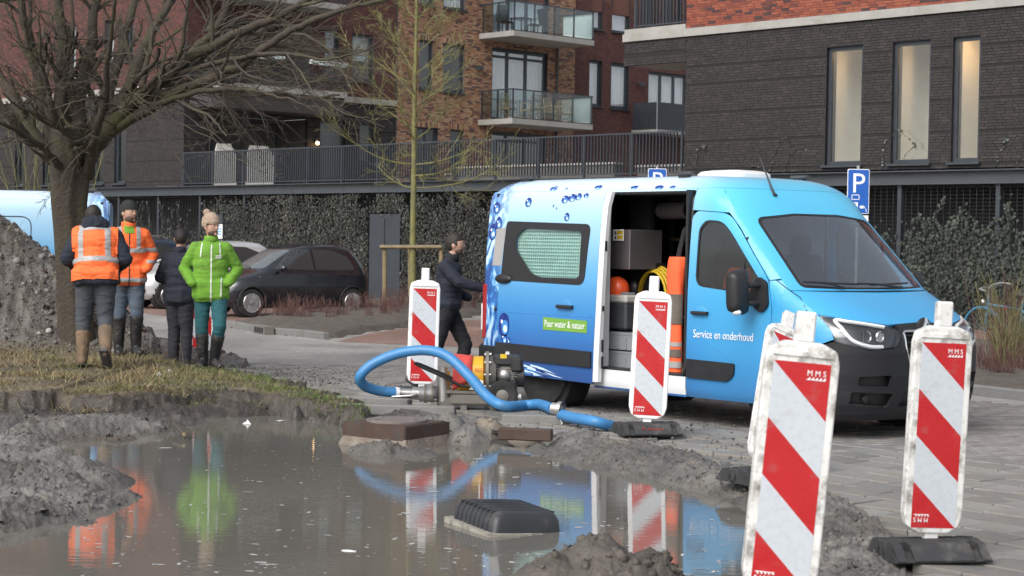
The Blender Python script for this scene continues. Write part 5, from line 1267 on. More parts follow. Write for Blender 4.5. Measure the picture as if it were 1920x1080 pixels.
def make_van(name,label):
    V=thing(name,label,'van')
    van_panels(V,-1,True); van_panels(V,1,False)
    ff=SurfFn(lambda y,z:(van_front_x(y,z),y,z),(1,0,.4))
    zt=2.165
    # front frame: pillars + header round the windscreen
    zs=np.linspace(1.262,zt,18)
    outer=[(ysplit(z),z) for z in zs]+[(-ysplit(z),z) for z in reversed(zs)]
    ws=rpoly([(-.83,1.285),(-.77,1.90),(-.3,1.945),(.3,1.945),(.77,1.90),(.83,1.285),(.4,1.272),(-.4,1.272)],[.05,.08,0,0,.08,.05,0,0])
    panel('windscreen_frame',outer,[ws],ff,M['wrap'],V,du=.07,dv=.05)
    panel('windscreen',ws,[],SurfFn(lambda y,z:(van_front_x(y,z)-.008,y,z),(1,0,.6)),M['van_screen'],V,du=.07,dv=.05,thick=0)
    wsi=[(p[0]*.962,1.6+(p[1]-1.6)*.955) for p in ws]
    panel('windscreen_band',ws,[wsi],SurfFn(lambda y,z:(van_front_x(y,z)-.003,y,z),(1,0,.6)),M['trim_black'],V,du=.07,dv=.05,thick=.003)
    # roof: stacked outlines
    m=MB(); secs=[]; zl=[2.167,2.19,2.21,2.23,2.25,2.265,2.28,2.292,2.30]
    for z in zl:
        w=interp(WT,z); xf=interp(XF,z); a=interp(AT,z); n=interp(NT,z); xr=.03+max(0,(z-2.15))*.9; sec=[]
        for k in range(25):
            y=w*math.sin(math.pi/2*(k/12-1)); sec.append(Vector((xf-a+a*max(0,1-abs(y/w)**n)**(1/n),y,z)))
        for k in range(1,20): sec.append(Vector((xf-a+(xr+.08-(xf-a))*k/19,w,z)))
        for k in range(9): y=w*(1-k/4); sec.append(Vector((xr,y*.985,z)))
        for k in range(0,19): sec.append(Vector((xr+.08+((xf-a)-(xr+.08))*k/19,-w,z)))
        secs.append(sec)
    m.loft(secs,cap=False)
    top=secs[-1]; b=len(m.v); # cap with a grid-ish fan of two rails
    m._add(top+[Vector((1.3,0,2.312))],[(i,(i+1)%len(top),len(top)) for i in range(len(top))])
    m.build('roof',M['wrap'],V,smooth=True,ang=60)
    # bonnet
    bo=[(-ysplit(1.0)+.0,1.065)]+[(-.72,1.02),(-.45,.985),(-.2,.995),(0,1.0),(.2,.995),(.45,.985),(.72,1.02),(ysplit(1.0),1.065)]+[(ysplit(z),z) for z in (1.12,1.18,1.24,1.256)]+[(.5,1.25),(0,1.245),(-.5,1.25)]+[(-ysplit(z),z) for z in (1.256,1.24,1.18,1.12)]
    panel('bonnet',bo,[],ff,M['wrap'],V,du=.07,dv=.018)
    # cowl under the wipers
    panel('cowl',[(-.86,1.252),(.86,1.252),(.86,1.284),(-.86,1.284)],[],SurfFn(lambda y,z:(van_front_x(y,z)-.012,y,z),(1,0,.6)),M['trim_black'],V,du=.08,dv=.01,thick=.004)
    for (y0,y1,z1,x1) in ((-.42,-.98+.28,1.31,0),(.35,-.22,1.30,0)):
        m=MB(); P_=[(y0+(y1-y0)*k/8,1.262+(z1-1.262)*k/8+.012*math.sin(k/8*3.1)) for k in range(9)]
        m.tube([Vector(ff(y,z))+Vector((.022,0,.022)) for y,z in P_],.011,6); w_=m.build('wiper',M['trim_black'],V)
    for (ya,yb) in ((-.80,-.2),(-.05,.52)):
        m=MB(); m.tube([Vector(ff(y,1.295+.03*abs(y)))+Vector((.016,0,.016)) for y in np.linspace(ya,yb,9)],.009,5); m.build('wiper_blade',M['trim_black'],V)
    # bumper with openings, grille, lamps
    for S in (-1,1):
        hl=rpoly([(S*.36,.925),(S*.44,.80),(S*.72,.775),(S*ysplit(.9),.84),(S*ysplit(1.0),1.06),(S*.72,1.015),(S*.45,.98)],[.03,.05,.05,.06,.02,.05,.05])
        if S>0: hl=hl[::-1]
        h=mobj('headlight',None,V)
        panel('lamp_bezel',hl,[],SurfFn(lambda y,z:(van_front_x(y,z)-.05,y,z),(1,0,0)),M['trim_black'],h,thick=.01)
        panel('lens',hl,[],SurfFn(lambda y,z:(van_front_x(y,z)+.004,y,z),(1,0,0)),M['lamp_glass'],h,du=.05,dv=.04,thick=0)
        m=MB()
        for yy in (.58,.70):
            c=Vector(ff(S*yy,.885))+Vector((-.03,0,0)); m.lathe([(.052,.0),(.045,.01),(.02,-.02),(.004,-.024)],(c.x,c.y,c.z),axis='X',n=20)
        m.build('reflector',M['chrome'],h,smooth=True)
        m=MB(); m.box(Vector(ff(S*.64,.885))+Vector((-.06,0,0)),(.01,.24,.10),Matrix.Rotation(-S*.15,3,'Z')); m.build('lamp_housing',M['steel_rim'],h)
        dr=[(.50,.965),(.62,.985),(.78,1.01),(.86,1.02),(.86,.93),(.82,.85),(.70,.805),(.58,.80)]
        m=MB(); m.tube([Vector(ff(S*min(y,ysplit(z)-.005),z))+Vector((-.012,0,0)) for y,z in smooth_path([Vector((a,b_,0)) for a,b_ in dr],4) for _ in (0,)] if False else [Vector(ff(S*min(p.x,ysplit(p.y)-.005),p.y))+Vector((-.014,0,0)) for p in smooth_path([Vector((a,b_,0)) for a,b_ in dr],4)],.017,7); m.build('daylight_strip',M['lamp_white'],h,smooth=True)
    zs=np.linspace(.17,.835,12)
    def bz(y): return .80
    outer=[(ysplit(z),z) for z in zs]+[(.72,.77),(.44,.79),(.345,.93),(.34,.985),(0,.995),(-.34,.985),(-.345,.93),(-.44,.79),(-.72,.77)]+[(-ysplit(z),z) for z in reversed(zs)]
    gr=rpoly([(-.32,.93),(.32,.93),(.335,.80),(.28,.62),(.20,.50),(-.20,.50),(-.28,.62),(-.335,.80)],[.03,.03,.05,.1,.06,.06,.1,.05])
    lowg=rpoly([(-.34,.42),(.34,.42),(.38,.28),(-.38,.28)],.03)
    holes=[gr,lowg]
    for S in (-1,1):
        holes.append(rpoly([(S*.50,.56),(S*.80,.55),(S*.80,.47),(S*.50,.46)],.025)); holes.append(rpoly([(S*.46,.40),(S*.84,.42),(S*.84,.31),(S*.50,.28)],.02))
    bp=panel('front_bumper',outer,holes,ff,M['bumper_grey'],V,du=.07,dv=.06,thick=.03)
    rec=SurfFn(lambda y,z:(van_front_x(y,z)-.07,y,z),(1,0,0))
    panel('bumper_inner',[(-.86,.2),(.86,.2),(.86,.6),(-.86,.6)],[],rec,M['trim_black'],bp,thick=.005)
    panel('grille_back',[(-.36,.46),(.36,.46),(.36,.95),(-.36,.95)],[],SurfFn(lambda y,z:(van_front_x(y,z)-.06,y,z),(1,0,0)),M['inside_dark'],bp,thick=.005)
    g=mobj('grille',None,V); 
    for k in range(7):
        z=.52+k*.062; hw=float(np.interp(z,[.5,.62,.80,.93],[.21,.285,.335,.32])); m=MB(); m.tube([Vector(ff(y,z))+Vector((-.02,0,0)) for y in np.linspace(-hw,hw,13)],.011,6); m.build('bar',M['bumper_grey'],g)
    m=MB()
    for y in np.arange(-.32,.33,.032): m.bar(Vector(ff(y,.53))+Vector((-.03,0,0)),Vector(ff(y,.91))+Vector((-.03,0,0)),.006)
    m.build('mesh',M['trim_black'],g)
    ch=gr
    m=MB(); m.tube([Vector(ff(p[0],p[1]))+Vector((.006,0,0)) for p in gr+[gr[0]]],.011,6,cap=False); m.build('chrome_trim',M['chrome'],g,smooth=True)
    m=MB(); m.box(Vector(ff(.0,.80))+Vector((-.004,0,0)),(.02,.10,.02)); m.build('warning_light',M['lamp_white'],g)
    m=MB(); c=Vector(ff(0,.955)); dm=[(0,.085),(.05,0),(0,-.085),(-.05,0)]; di=[(0,.05),(.026,0),(0,-.05),(-.026,0)]
    for k in range(4):
        a,b_=dm[k],dm[(k+1)%4]; e,f_=di[k],di[(k+1)%4]; m._add([c+Vector((.02,a[0],a[1])),c+Vector((.02,b_[0],b_[1])),c+Vector((.03,f_[0],f_[1])),c+Vector((.03,e[0],e[1])),c+Vector((-.01,a[0],a[1])),c+Vector((-.01,b_[0],b_[1]))],[(0,1,2,3),(0,4,5,1)])
    m.build('badge',M['chrome'],V); m=MB(); m.sph(c+Vector((-.015,0,0)),(.03,.10,.09),14,8); m.build('badge_plinth',M['trim_black'],V,smooth=True)
    for S in (-1,1): m=MB(); q=Vector(ff(S*.70,.355)); m.lathe([(.035,-.02),(.035,.0),(.01,.006)],(q.x-.03,q.y,q.z),axis='X',n=16); m.build('fog_lamp',M['trim_black'],bp)
    # rear face
    m=MB()
    for S in (-1,1): m.box((.035,S*.46,1.28),(.05,.90,1.72),bev=.03)
    m.build('rear_doors',M['wrap'],V); m=MB(); m.box((.0,0,.39),(.14,1.94,.24),bev=.03); m.build('rear_bumper',M['bumper_grey'],V)
    for S in (-1,1): m=MB(); m.box((.14,S*.955,.43),(.40,.10,.30),bev=.03); m.build('bumper_corner',M['bumper_grey'],V)
    # wheels
    for (x,S) in ((.98,-1),(.98,1),(4.16,-1),(4.16,1)): wheel(V,x,S*.86,.335,.335,.215,'steel')
    # underbody and lining
    m=MB(); m.box((2.3,0,.40),(4.2,1.84,.06)); m.build('floor',M['plywood'],V); m=MB(); m.box((2.4,0,.30),(4.3,1.1,.14)); m.build('chassis',M['trim_black'],V)
    m=MB(); m.box((1.6,.86,1.3),(2.95,.03,1.70)); m.box((1.6,0,2.13),(2.95,1.66,.02)); m.box((.12,0,1.3),(.03,1.8,1.7)); m.build('lining',M['inside_dark'],V); m=MB(); m.box((3.055,.0,1.27),(.03,1.7,1.62)); m.build('bulkhead',M['bulkhead_grey'],V); m=MB(); m.box((3.26,0,2.04),(.36,1.2,.02)); m.build('headliner',M['case_top'],V)
    for S in (-1,1):
        m=MB(); m.lathe([(.40,-.13),(.40,.13)],(.98,S*.80,.34),axis='Y',n=24); m.build('wheel_housing',M['inside_dark'],V)
        m=MB(); m.lathe([(.42,-.10),(.42,.10)],(4.16,S*.80,.34),axis='Y',n=24); m.build('wheel_housing',M['inside_dark'],V)
    # cab: dashboard, steering wheel, seats
    m=MB(); m.box((4.02,0,1.08),(.60,1.70,.30),bev=.08); m.build('dashboard',M['trim_black'],V)
    m=MB(); m.lathe([(.19+.014*math.cos(a),.014*math.sin(a)) for a in np.linspace(0,2*math.pi,9)[:-1]],(0,0,0),axis='X',n=28,close=True); o=m.build('steering_wheel',M['trim_black'],V,smooth=True); o.location=(3.72,.42,1.22); o.rotation_euler=(0,-.6,0)
    for y in (-.48,.48):
        st=mobj('seat',None,V); m=MB(); m.box((3.38,y,.82),(.5,.5,.18),bev=.05); m.build('cushion',M['seat_cloth'],st); m=MB(); m.box((3.17,y,1.22),(.14,.48,.70),Matrix.Rotation(-.12,3,'Y'),bev=.05); m.build('backrest',M['seat_cloth'],st); m=MB(); m.box((3.10,y,1.66),(.09,.26,.18),bev=.04); m.build('headrest',M['seat_cloth'],st)
    m=MB(); m.box((3.6,0,.55),(1.2,1.7,.25)); m.build('cab_floor',M['trim_black'],V)
    # roof kit
    for (x,y) in ((.26,-.62),(2.62,-.64),(.30,.62),(2.95,.60)):
        m=MB(); m.box((x,y,2.322),(.20,.07,.03),bev=.008); o=m.build('roof_light',M['steel_rim'],V); m=MB(); m.box((x,y,2.295),(.12,.05,.03)); m.build('bracket',M['trim_black'],o)
    m=MB(); secs=[]
    for t,k in ((0,1),(.03,1),(.055,.9),(.07,.6)): secs.append([Vector((2.55+p[0]*k,.1+p[1]*k,2.305+t)) for p in rpoly([(-.30,-.25),(.30,-.25),(.30,.25),(-.30,.25)],.1,4)])
    m.loft(secs); m.build('roof_vent',M['van_white'],V,smooth=True,ang=50)
    m=MB(); a=Vector((3.42,-.30,2.09)); a=Vector(ff(-.40,2.10)); m.tube([a,a+Vector((-.02,0,.03)),a+Vector((-.20,0,.36))],[.028,.012,.004],6); m.build('antenna',M['trim_black'],V)
    # door seal frame of the opening
    m=MB(); P_=rpoly([(1.775,.44),(1.775,2.13),(3.015,2.13),(3.015,.44)],.09,5); m.tube([(x,-van_side_y(x,z)+.018,z) for x,z in P_+[P_[0]]],.016,6,cap=False); m.build('door_seal',M['trim_black'],V,smooth=True)
    m=MB(); m.box((1.79,-.90,1.3),(.03,.14,1.7)); m.build('door_jamb',M['van_white'],V); m=MB(); m.box((3.0,-.90,1.3),(.03,.14,1.7)); m.build('door_jamb',M['trim_black'],V)
    m=MB(); m.box((2.4,-.86,.437),(1.2,.16,.02)); m.build('step',M['trim_black'],V)
    # --- open sliding door, standing proud of the side
    so_=.125; zt_=2.155
    sl_f=SurfFn(lambda x,z:(x,-(van_side_y(1.2,z)+so_),z),(0,-1,0))
    sd=mobj('sliding_door',None,V)
    so_out=rpoly([(.40,.62),(.56,.62) ,(.56,.60),(1.90,.30),(1.925,2.155),(.46,2.155)],0)
    so_out=rpoly([(.50,.40),(.62,.31),(1.885,.29),(1.925,1.2),(1.93,zt_),(.52,zt_),(.42,1.2),(.40,.8)],[.05,.05,.02,.05,.04,.06,.1,.1])
    wn=rpoly([(.445,1.255),(1.74,1.235),(1.79,1.83),(.49,1.86)],[.05,.1,.08,.05])
    panel('skin',so_out,[wn],sl_f,M['wrap'],sd,du=.1)
    sh=lambda d:SurfFn(lambda x,z:(x,-(van_side_y(1.2,z)+so_+d),z),(0,-1,0))
    g_in=rpoly([(.66,1.70),(.78,1.79),(1.66,1.76),(1.66,1.30),(1.06,1.30),(.92,1.34),(.66,1.58)],[.04,.06,.06,.05,.04,.06,.06])
    panel('window_surround',wn,[g_in],sh(.004),M['trim_black'],sd,thick=.008)
    panel('window_pane',wn,[],sh(-.010),M['slide_glass'],sd,thick=0)
    # perforated guard behind the pane
    m=MB(); gy=lambda z:-(van_side_y(1.2,z)+so_-.035)
    x0,x1,z0,z1=.66,1.67,1.29,1.80
    for z in np.arange(z0,z1+.001,.034): m.bar((x0,gy(z),z),(x1,gy(z),z),.007,.009)
    for x in np.arange(x0,x1+.001,.034): m.bar((x,gy(z0),z0),(x,gy(z1),z1),.007,.007)
    for x in np.arange(x0-.5,x1,.034):
        a=max(x0,x); za=z0+(a-x); b_=min(x1,x+(z1-z0)); zb=z0+(b_-x)
        if za<z1 and b_>a: m.bar((a,gy(za)+.002,za),(b_,gy(zb)+.002,zb),.005,.006)
    m.build('window_guard',M['mesh_mint'],sd)
    panel('side_trim',rpoly([(.41,.46),(1.875,.445),(1.875,.60),(.41,.62)],[.02,.01,.01,.02]),[],sh(.022),M['trim_black'],sd,thick=.022)
    hy=-(van_side_y(1.2,1.02)+so_)
    m=MB(); m.box((1.48,hy-.03,1.02),(.23,.025,.034),bev=.008); m.box((1.38,hy-.012,1.02),(.03,.03,.03)); m.box((1.58,hy-.012,1.02),(.03,.03,.03)); m.build('handle',M['trim_black'],sd)
    m=MB(); m.sph((1.48,hy+.002,1.03),(.08,.008,.062),16,8); m.build('handle_cup',M['wrap'],sd)
    m=MB(); m.sph((.50,hy-.01,1.27),(.13,.03,.05),14,8); m.build('rail_cover',M['trim_black'],sd,smooth=True)
    m=MB(); m.tube([sl_f(x,.935) for x in np.linspace(.43,1.9,8)],.004,5); m.build('door_crease',M['drop_mid'],sd)
    # thickness of the door towards the opening: white inner frame
    m=MB()
    for z in np.linspace(.36,2.10,12): pass
    secs=[]
    for z in np.linspace(.31,2.145,14):
        xx=float(np.interp(z,[.29,1.2,2.155],[1.885,1.925,1.93])); y=-(van_side_y(1.2,z)+so_)
        secs.append([Vector((xx-.002,y+.003,z)),Vector((xx+.045,y+.03,z)),Vector((xx+.045,y+.075,z)),Vector((xx-.10,y+.085,z))])
    m.loft(secs); m.build('door_edge',M['van_white'],sd,smooth=True,ang=40)
    for z,h_ in ((1.62,.10),(.66,.12),(.50,.12),(1.02,.05)):
        m=MB(); m.box((1.972,-(van_side_y(1.2,z)+so_)+.05,z),(.012,.03,h_),bev=.005); m.build('latch',M['trim_black'],sd)
    m=MB(); m.box((1.2,-(van_side_y(1.2,1.0)+so_)+.06,.9),(1.3,.03,.5)); m.build('inner_card',M['inside_dark'],sd)
    # writing: green label and lettering
    R_=Matrix.Rotation(math.pi/2,4,'X')
    lb_=panel('green_label',[(1.14,.78),(1.80,.775),(1.80,.895),(1.14,.905)],[],sh(.004),M['label_green'],sd,thick=.003)
    text_obj('lettering','Puur water & natuur',.098,M['print_white'],Matrix.Translation((1.165,hy-.008,.812))@R_,lb_,xs=.74)
    text_obj('lettering','Service en onderhoud',.105,M['print_white'],Matrix.Translation((3.13,-van_side_y(3.4,.85)-.006,.80))@R_,V,xs=.80)
    # printed water drops
    def drop(par,fn,x,z,r,k=1.0):
        d=mobj('water_drop',None,par)
        for (nm,mat,sx,sz,cx,cz,o) in (('rim','drop_dark',1,1*k,0,0,.0035),('body','drop_mid',.62,.6*k,.2,-.25,.005),('glint','drop_light',.36,.3*k,.28,-.4,.0065),('sparkle','print_white',.2,.16*k,-.3,.35,.008)):
            P_=[(x+cx*r+math.cos(a)*r*sx*(1+.12*math.sin(2*a+x*9)),z+cz*r+math.sin(a)*r*sz) for a in np.linspace(0,2*math.pi,17)[:-1]]
            m=MB(); m._add([Vector(fn(p[0],p[1]))+Vector((0,-o,0)) for p in P_],[tuple(range(16))]); m.build(nm,M[mat],d,fixn=False)
    for (x,z,r_,k) in ((.80,2.05,.045,1.1),(1.20,2.01,.014,1),(1.25,1.985,.010,1),(1.42,1.90,.036,1.2),(1.36,2.075,.05,.8),(1.46,2.09,.055,.7),(1.55,2.10,.045,.8),(1.66,2.11,.035,.7),(.52,.80,.095,1.3),(.53,.66,.05,1.1),(.60,.645,.03,1.0)): drop(sd,sl_f,x,z,r_,k)
    sfr=SurfFn(lambda x,z:(x,-van_side_y(x,z),z),(0,-1,0))
    for (x,z,r_,k) in ((.95,2.195,.05,.55),(1.15,2.19,.02,.5),(1.62,2.20,.05,.4),(2.15,2.19,.05,.3),(2.5,2.185,.06,.3),(2.68,2.185,.04,.3),(.14,2.0,.05,1.3),(.2,1.84,.045,1.6),(.11,1.75,.06,1.5)): drop(V,sfr,x,z,r_,k)
    m=MB(); m._add([Vector(sfr(x,z))+Vector((0,-.004,0)) for x,z in ((.17,1.78),(.36,1.80),(.35,1.40),(.14,1.40))],[(0,1,2,3)]); m.build('grey_sticker',M['reflective'],V,fixn=False)
    m=MB(); m.sph((.22,-.992,.95),(.022,.008,.022),12,8); m.build('fuel_cap_button',M['trim_black'],V)
    # splash print on the lower door
    rr=random.Random(3); sp=mobj('splash_print',None,sd)
    for k in range(16):
        x=.62+rr.random()*.75; z=.40-.10*(x-.6)+rr.uniform(-.05,.05); P_=[(x-.12,z+.03),(x,z+.012),(x+.16,z-.03),(x+.02,z-.004),(x-.12,z+.012)]
        m=MB(); m._add([Vector(sl_f(p[0],max(.315,min(.44,p[1]))))+Vector((0,-.004-.0004*k,0)) for p in P_],[(0,1,2,3,4)]); m.build('streak',M[rr.choice(['drop_light','drop_dark','drop_mid','drop_light'])],sp,fixn=False)
    return V
van=make_van('service_van','light blue service van with open sliding door and white lettering beside the pit')
VO=Vector((-.307,18.99,RZ+.012))+LD*.99
def van_pose(v,o,ang):
    v.location=o; v.rotation_euler=(0,0,ang)
# second van: same kind, facing the other way behind the heap
van2=copy_tree(van)
for ch in list(van2.children_recursive):
    if any(k in ch.name for k in ('lettering','green_label')): pass
van_pose(van,VO,-VANG)
_c=atd(207,400,26.0); _a2=math.atan2(-.19,-.98)
van_pose(van2,Vector((_c.x,_c.y,RZ+.0))-Vector((math.cos(_a2+math.pi/2),math.sin(_a2+math.pi/2),0))*.96,_a2)
tag(van2,'second light blue van half hidden behind the gravel heap and tree','van')
def vp(x,y,z): return VO+HD*x+LD*y+Vector((0,0,z))
# ---- load inside the van (things of their own)
def inv(name,label,cat,x,y,z,rz=0,group=None): return thing(name,label,cat,vp(x,y,z),-VANG+rz,group)
fz=.431
def crate(label,x,y,z):
    c=inv('storage_crate',label,'crate',x,y,z,0,'grey crates stacked in the van')
    m=MB(); w,d,h=.58,.38,.17
    m.box((0,-d/2,h/2),(w,.02,h)); m.box((0,d/2,h/2),(w,.02,h)); m.box((-w/2+.01,0,h/2),(.02,d-.02,h)); m.box((w/2-.01,0,h/2),(.02,d-.02,h)); m.box((0,0,.01),(w-.04,d-.02,.02)); m.build('shell',M['crate_grey'],c)
    m=MB(); m.box((0,0,h-.012),(w+.03,d+.03,.024)); m.build('rim',M['crate_grey'],c)
    for k in range(5): m=MB(); m.box((-w/2+.05+k*(w-.1)/4,-d/2-.014,h/2-.02),(.018,.012,h-.06)); m.build('rib',M['crate_grey'],c)
crate('lower grey plastic crate on the van floor',1.90,-.60,fz+.001); crate('upper grey plastic crate stacked in the van doorway',1.90,-.60,fz+.185)
c=inv('cool_box','dark grey box with cream lid on the crates in the van','box',1.78,-.60,fz+.375)
m=MB(); m.box((0,0,.13),(.34,.30,.26),bev=.02); m.build('body',M['case_dark'],c); m=MB(); m.box((0,0,.30),(.355,.315,.08),bev=.02); m.build('lid',M['case_top'],c); m=MB(); m.box((.09,-.05,.35),(.10,.12,.03),bev=.01); m.build('catch',M['crate_grey'],c)
c=inv('steel_cabinet','brushed steel cabinet with warning sticker mounted inside the van door','cabinet',1.78,-.50,1.39)
m=MB(); m.box((0,0,.20),(.36,.44,.39),bev=.008); m.build('body',M['cabinet'],c); m=MB(); m.box((.03,-.233,.34),(.15,.004,.11)); s_=m.build('warning_label',M['print_white'],c)
for zz in (.318,.365):
    m=MB(); m.box((.055,-.236,zz),(.085,.003,.035)); m.build('yellow_field',M['cable_yellow'],s_); m=MB(); m._add([(-.025,-.2365,zz-.016),(.008,-.2365,zz-.016),(-.008,-.2365,zz+.018)],[(0,1,2)]); m.build('triangle',M['trim_black'],s_)
m=MB(); m.box((-.1,.2,.2),(.3,.06,1.4)); m.build('bracket',M['inside_dark'],c)
c=inv('safety_helmet','orange safety helmet with black ear muffs in the van doorway','helmet',1.70,-.64,1.10)
m=MB(); m.sph((0,0,.1),(.135,.115,.125),20,12); m.build('shell',M['helmet_orange'],c,smooth=True)
for y in (-.12,.12): m=MB(); m.sph((-.02 if y<0 else .12,y,.12),(.05,.035,.062),14,8); m.build('ear_muff',M['trim_black'],c,smooth=True)
m=MB(); m.box((-.02,-.116,.2),(.02,.006,.12)); m.build('strap',M['reflective'],c)
m=MB(); m.tube([(0,.0,-.02),(0,.1,-.06),(0,.25,-.05)],.01,5); m.build('hook',M['trim_black'],c)
c=inv('work_trousers','orange hi-vis work trousers hanging at the van door edge','trousers',2.70,-.80,.43)
m=MB(); secs=[]
for z,w,d,x in ((.02,.075,.05,0),(.2,.08,.055,.0),(.5,.085,.05,-.005),(.8,.095,.055,-.01),(.95,.10,.06,-.01),(1.07,.098,.055,.005),(1.10,.085,.045,.005)):
    secs.append([Vector((x+math.cos(a)*w*(1+.10*math.sin(4*a+z*6)),math.sin(a)*d,z)) for a in np.linspace(0,2*math.pi,25)[:-1]])
m.loft(secs); m.build('cloth',M['hivis'],c,smooth=True,ang=70)
for z0,z1,mt in ((.06,.12,'reflective'),(.16,.235,'hivis_dirty'),(.26,.30,'reflective'),(.47,.75,'hivis_dirty')):
    m=MB(); secs=[[Vector((math.cos(a)*(.0865 if z0<.4 else .093)-.004*(z0>.4),math.sin(a)*.062,z)) for a in np.linspace(math.pi,2*math.pi,13)] for z in (z0,(z0+z1)/2,z1)]; m.loft(secs,closed=False); m.build('band' if z0<.4 else 'knee_pad',M[mt],c,smooth=True)
m=MB(); m.tube([(0,.03,1.08),(.06,.05,1.38)],.016,6); m.tube([(-.03,.03,1.08),(.04,.05,1.36)],.016,6); m.build('braces',M['trim_black'],c)
c=inv('air_hose','coil of yellow hose hanging inside the van','hose',1.95,-.40,1.12)
m=MB()
for k in range(4): m.tube([(math.cos(a)*(.20+.012*k),.03*k,math.sin(a)*(.26+.015*k)) for a in np.linspace(0,2*math.pi,26)],.014,7,cap=False)
m.build('coil',M['cable_yellow'],c,smooth=True); m=MB(); m.box((0,.09,.3),(.05,.14,.08)); m.build('hook',M['trim_black'],c)
sv=inv('van_shelving','dark shelving with stored tools and pipes inside the van','shelf',2.2,.55,fz)
for z in (.02,.45,.85,1.25): m=MB(); m.box((0,.1,z+.02),(1.7,.5,.03)); m.build('shelf_board',M['plywood' if z>.4 else 'trim_black'],sv)
for x in (-.84,.0,.84): m=MB(); m.box((x,-.13,.85),(.04,.04,1.66)); m.build('upright',M['van_inside'],sv)
rr=random.Random(6)
for k in range(22):
    z=rr.choice((.055,.485,.885,1.285)); x=rr.uniform(-.75,.75); h=rr.uniform(.08,.26); m=MB(); m.box((x,.05+rr.uniform(-.05,.1),z+h/2),(rr.uniform(.06,.2),rr.uniform(.1,.25),h),bev=.01); m.build('stored_item',M[rr.choice(['case_dark','van_inside','cabinet','trim_black','crate_grey','paper_blue'])],sv)
c=inv('grey_pipe','short grey duct pipe under the van roof','pipe',2.2,-.25,1.98)
m=MB(); m.tube([(-.28,0,0),(.22,-.1,.0)],.085,16,cap=False); m.tube([(.18,-.09,0),(.22,-.1,0)],.095,16,cap=False); m.build('tube',M['cabinet'],c,smooth=True); m=MB(); m.box((0,0,.11),(.3,.05,.03)); m.build('clamp',M['trim_black'],c)
for k,(dx,lab) in enumerate(((.28,'clear water bottle beside the cool box in the van, left one'),(.38,'clear water bottle beside the cool box in the van, right one'))):
    c=inv('water_bottle',lab,'bottle',1.76+dx,-.66,fz+.375,0,'bottles in the van'); m=MB(); m.lathe([(.035,0),(.04,.02),(.04,.15),(.015,.20),(.015,.225)],n=14); m.build('body',M['bottle_glass'],c,smooth=True); m=MB(); m.lathe([(.018,.225),(.018,.245)],n=12); m.build('cap',M['paper_blue'],c)
c=inv('grey_post_bracket','pale steel upright hanging beside the work trousers','bracket',2.83,-.70,1.55); m=MB(); m.box((0,0,.25),(.035,.05,.56)); m.build('profile',M['crate_grey'],c); m=MB(); m.box((-.03,0,.5),(.09,.06,.06)); m.build('head',M['cabinet'],c)
c=inv('hivis_vest','orange hi-vis vest draped over the van seat','vest',3.36,-.55,1.02)
m=MB(); secs=[]
for z,w in ((0,.20),(.2,.20),(.32,.17),(.42,.10)): secs.append([Vector((math.cos(a)*.10-.09,math.sin(a)*w,z)) for a in np.linspace(0,2*math.pi,17)[:-1]])
m.loft(secs); m.build('cloth',M['hivis'],c,smooth=True); 
for y in (-.1,.1): m=MB(); m.box((.012,y,.2),(.012,.04,.36)); m.build('stripe',M['reflective'],c)
for k,(x,y,w,mt,lab) in enumerate(((4.07,-.55,.30,'paper','white sheet of paper on the dashboard behind the windscreen'),(4.02,.06,.16,'paper_blue','blue and white leaflet on the dashboard'),(3.98,.52,.16,'paper','small white card on the dashboard near the steering wheel'))):
    c=inv('paper_sheet',lab,'paper',x,y,1.236,k*.5); m=MB(); m.box((0,0,.004),(.18,w,.004)); m.build('sheet',M[mt],c); 
# ------------------------------------------------------------------ parked cars
pm('paint_black', (.008,.009,.013), rough=.25, var=.1, coat=.8)
pm('paint_silver', (.50,.51,.52), rough=.35, metal=.3, var=.04, coat=.6)
pm('paint_navy', (.02,.03,.05), rough=.3, coat=.7)
pm('black_glass', (.034,.038,.042), rough=.06, spec=.8, var=.05, rvar=.02)
pm('screen_glass', (.10,.115,.12), rough=.08, spec=1.0, var=.1, rvar=.02)
CXF=[(.17,3.36),(.3,3.49),(.5,3.54),(.64,3.50),(.73,3.42),(.80,3.24),(.87,3.0),(.93,2.80),(.97,2.70),(1.1,2.48),(1.3,2.13),(1.39,1.93),(1.44,1.72),(1.475,1.45),(1.49,1.2)]
CXR=[(.17,.10),(.3,.02),(.5,0),(.8,.03),(1.0,.10),(1.2,.22),(1.35,.33),(1.43,.46),(1.47,.66),(1.49,.95)]
CWT=[(.17,.74),(.3,.805),(.6,.82),(.85,.80),(.95,.77),(1.2,.685),(1.37,.61),(1.43,.555),(1.47,.45),(1.49,.28)]
def car_out(z,k,n=112):
    """point k of n round the outline at height z"""
    w=interp(CWT,z); xf=interp(CXF,z); xr=interp(CXR,z); a=min(.62,(xf-xr)*.4); b=min(.42,(xf-xr)*.3); th=2*math.pi*k/n; c,s=math.cos(th),math.sin(th)
    p=2/3.2; X=abs(c)**p; Y=abs(s)**p*(1 if s>=0 else -1)
    # stretched superellipse: straight flanks between the rounded ends
    x=(xf-a+a*X) if c>=0 else (xr+b-b*X)
    return x,w*Y
def car_side(x,z):
    w=interp(CWT,z); xf=interp(CXF,z); xr=interp(CXR,z); a=min(.62,(xf-xr)*.4); b=min(.42,(xf-xr)*.3)
    k=max(0,(x-(xf-a))/a,((xr+b)-x)/b); return w*max(0,1-min(1,k)**3.2)**(1/3.2)
def car_end(y,z,front=True):
    w=interp(CWT,z); xf=interp(CXF,z); xr=interp(CXR,z); a=min(.62,(xf-xr)*.4); b=min(.42,(xf-xr)*.3); k=max(0,1-min(1,abs(y)/w)**3.2)**(1/3.2)
    return xf-a+a*k if front else xr+b-b*k
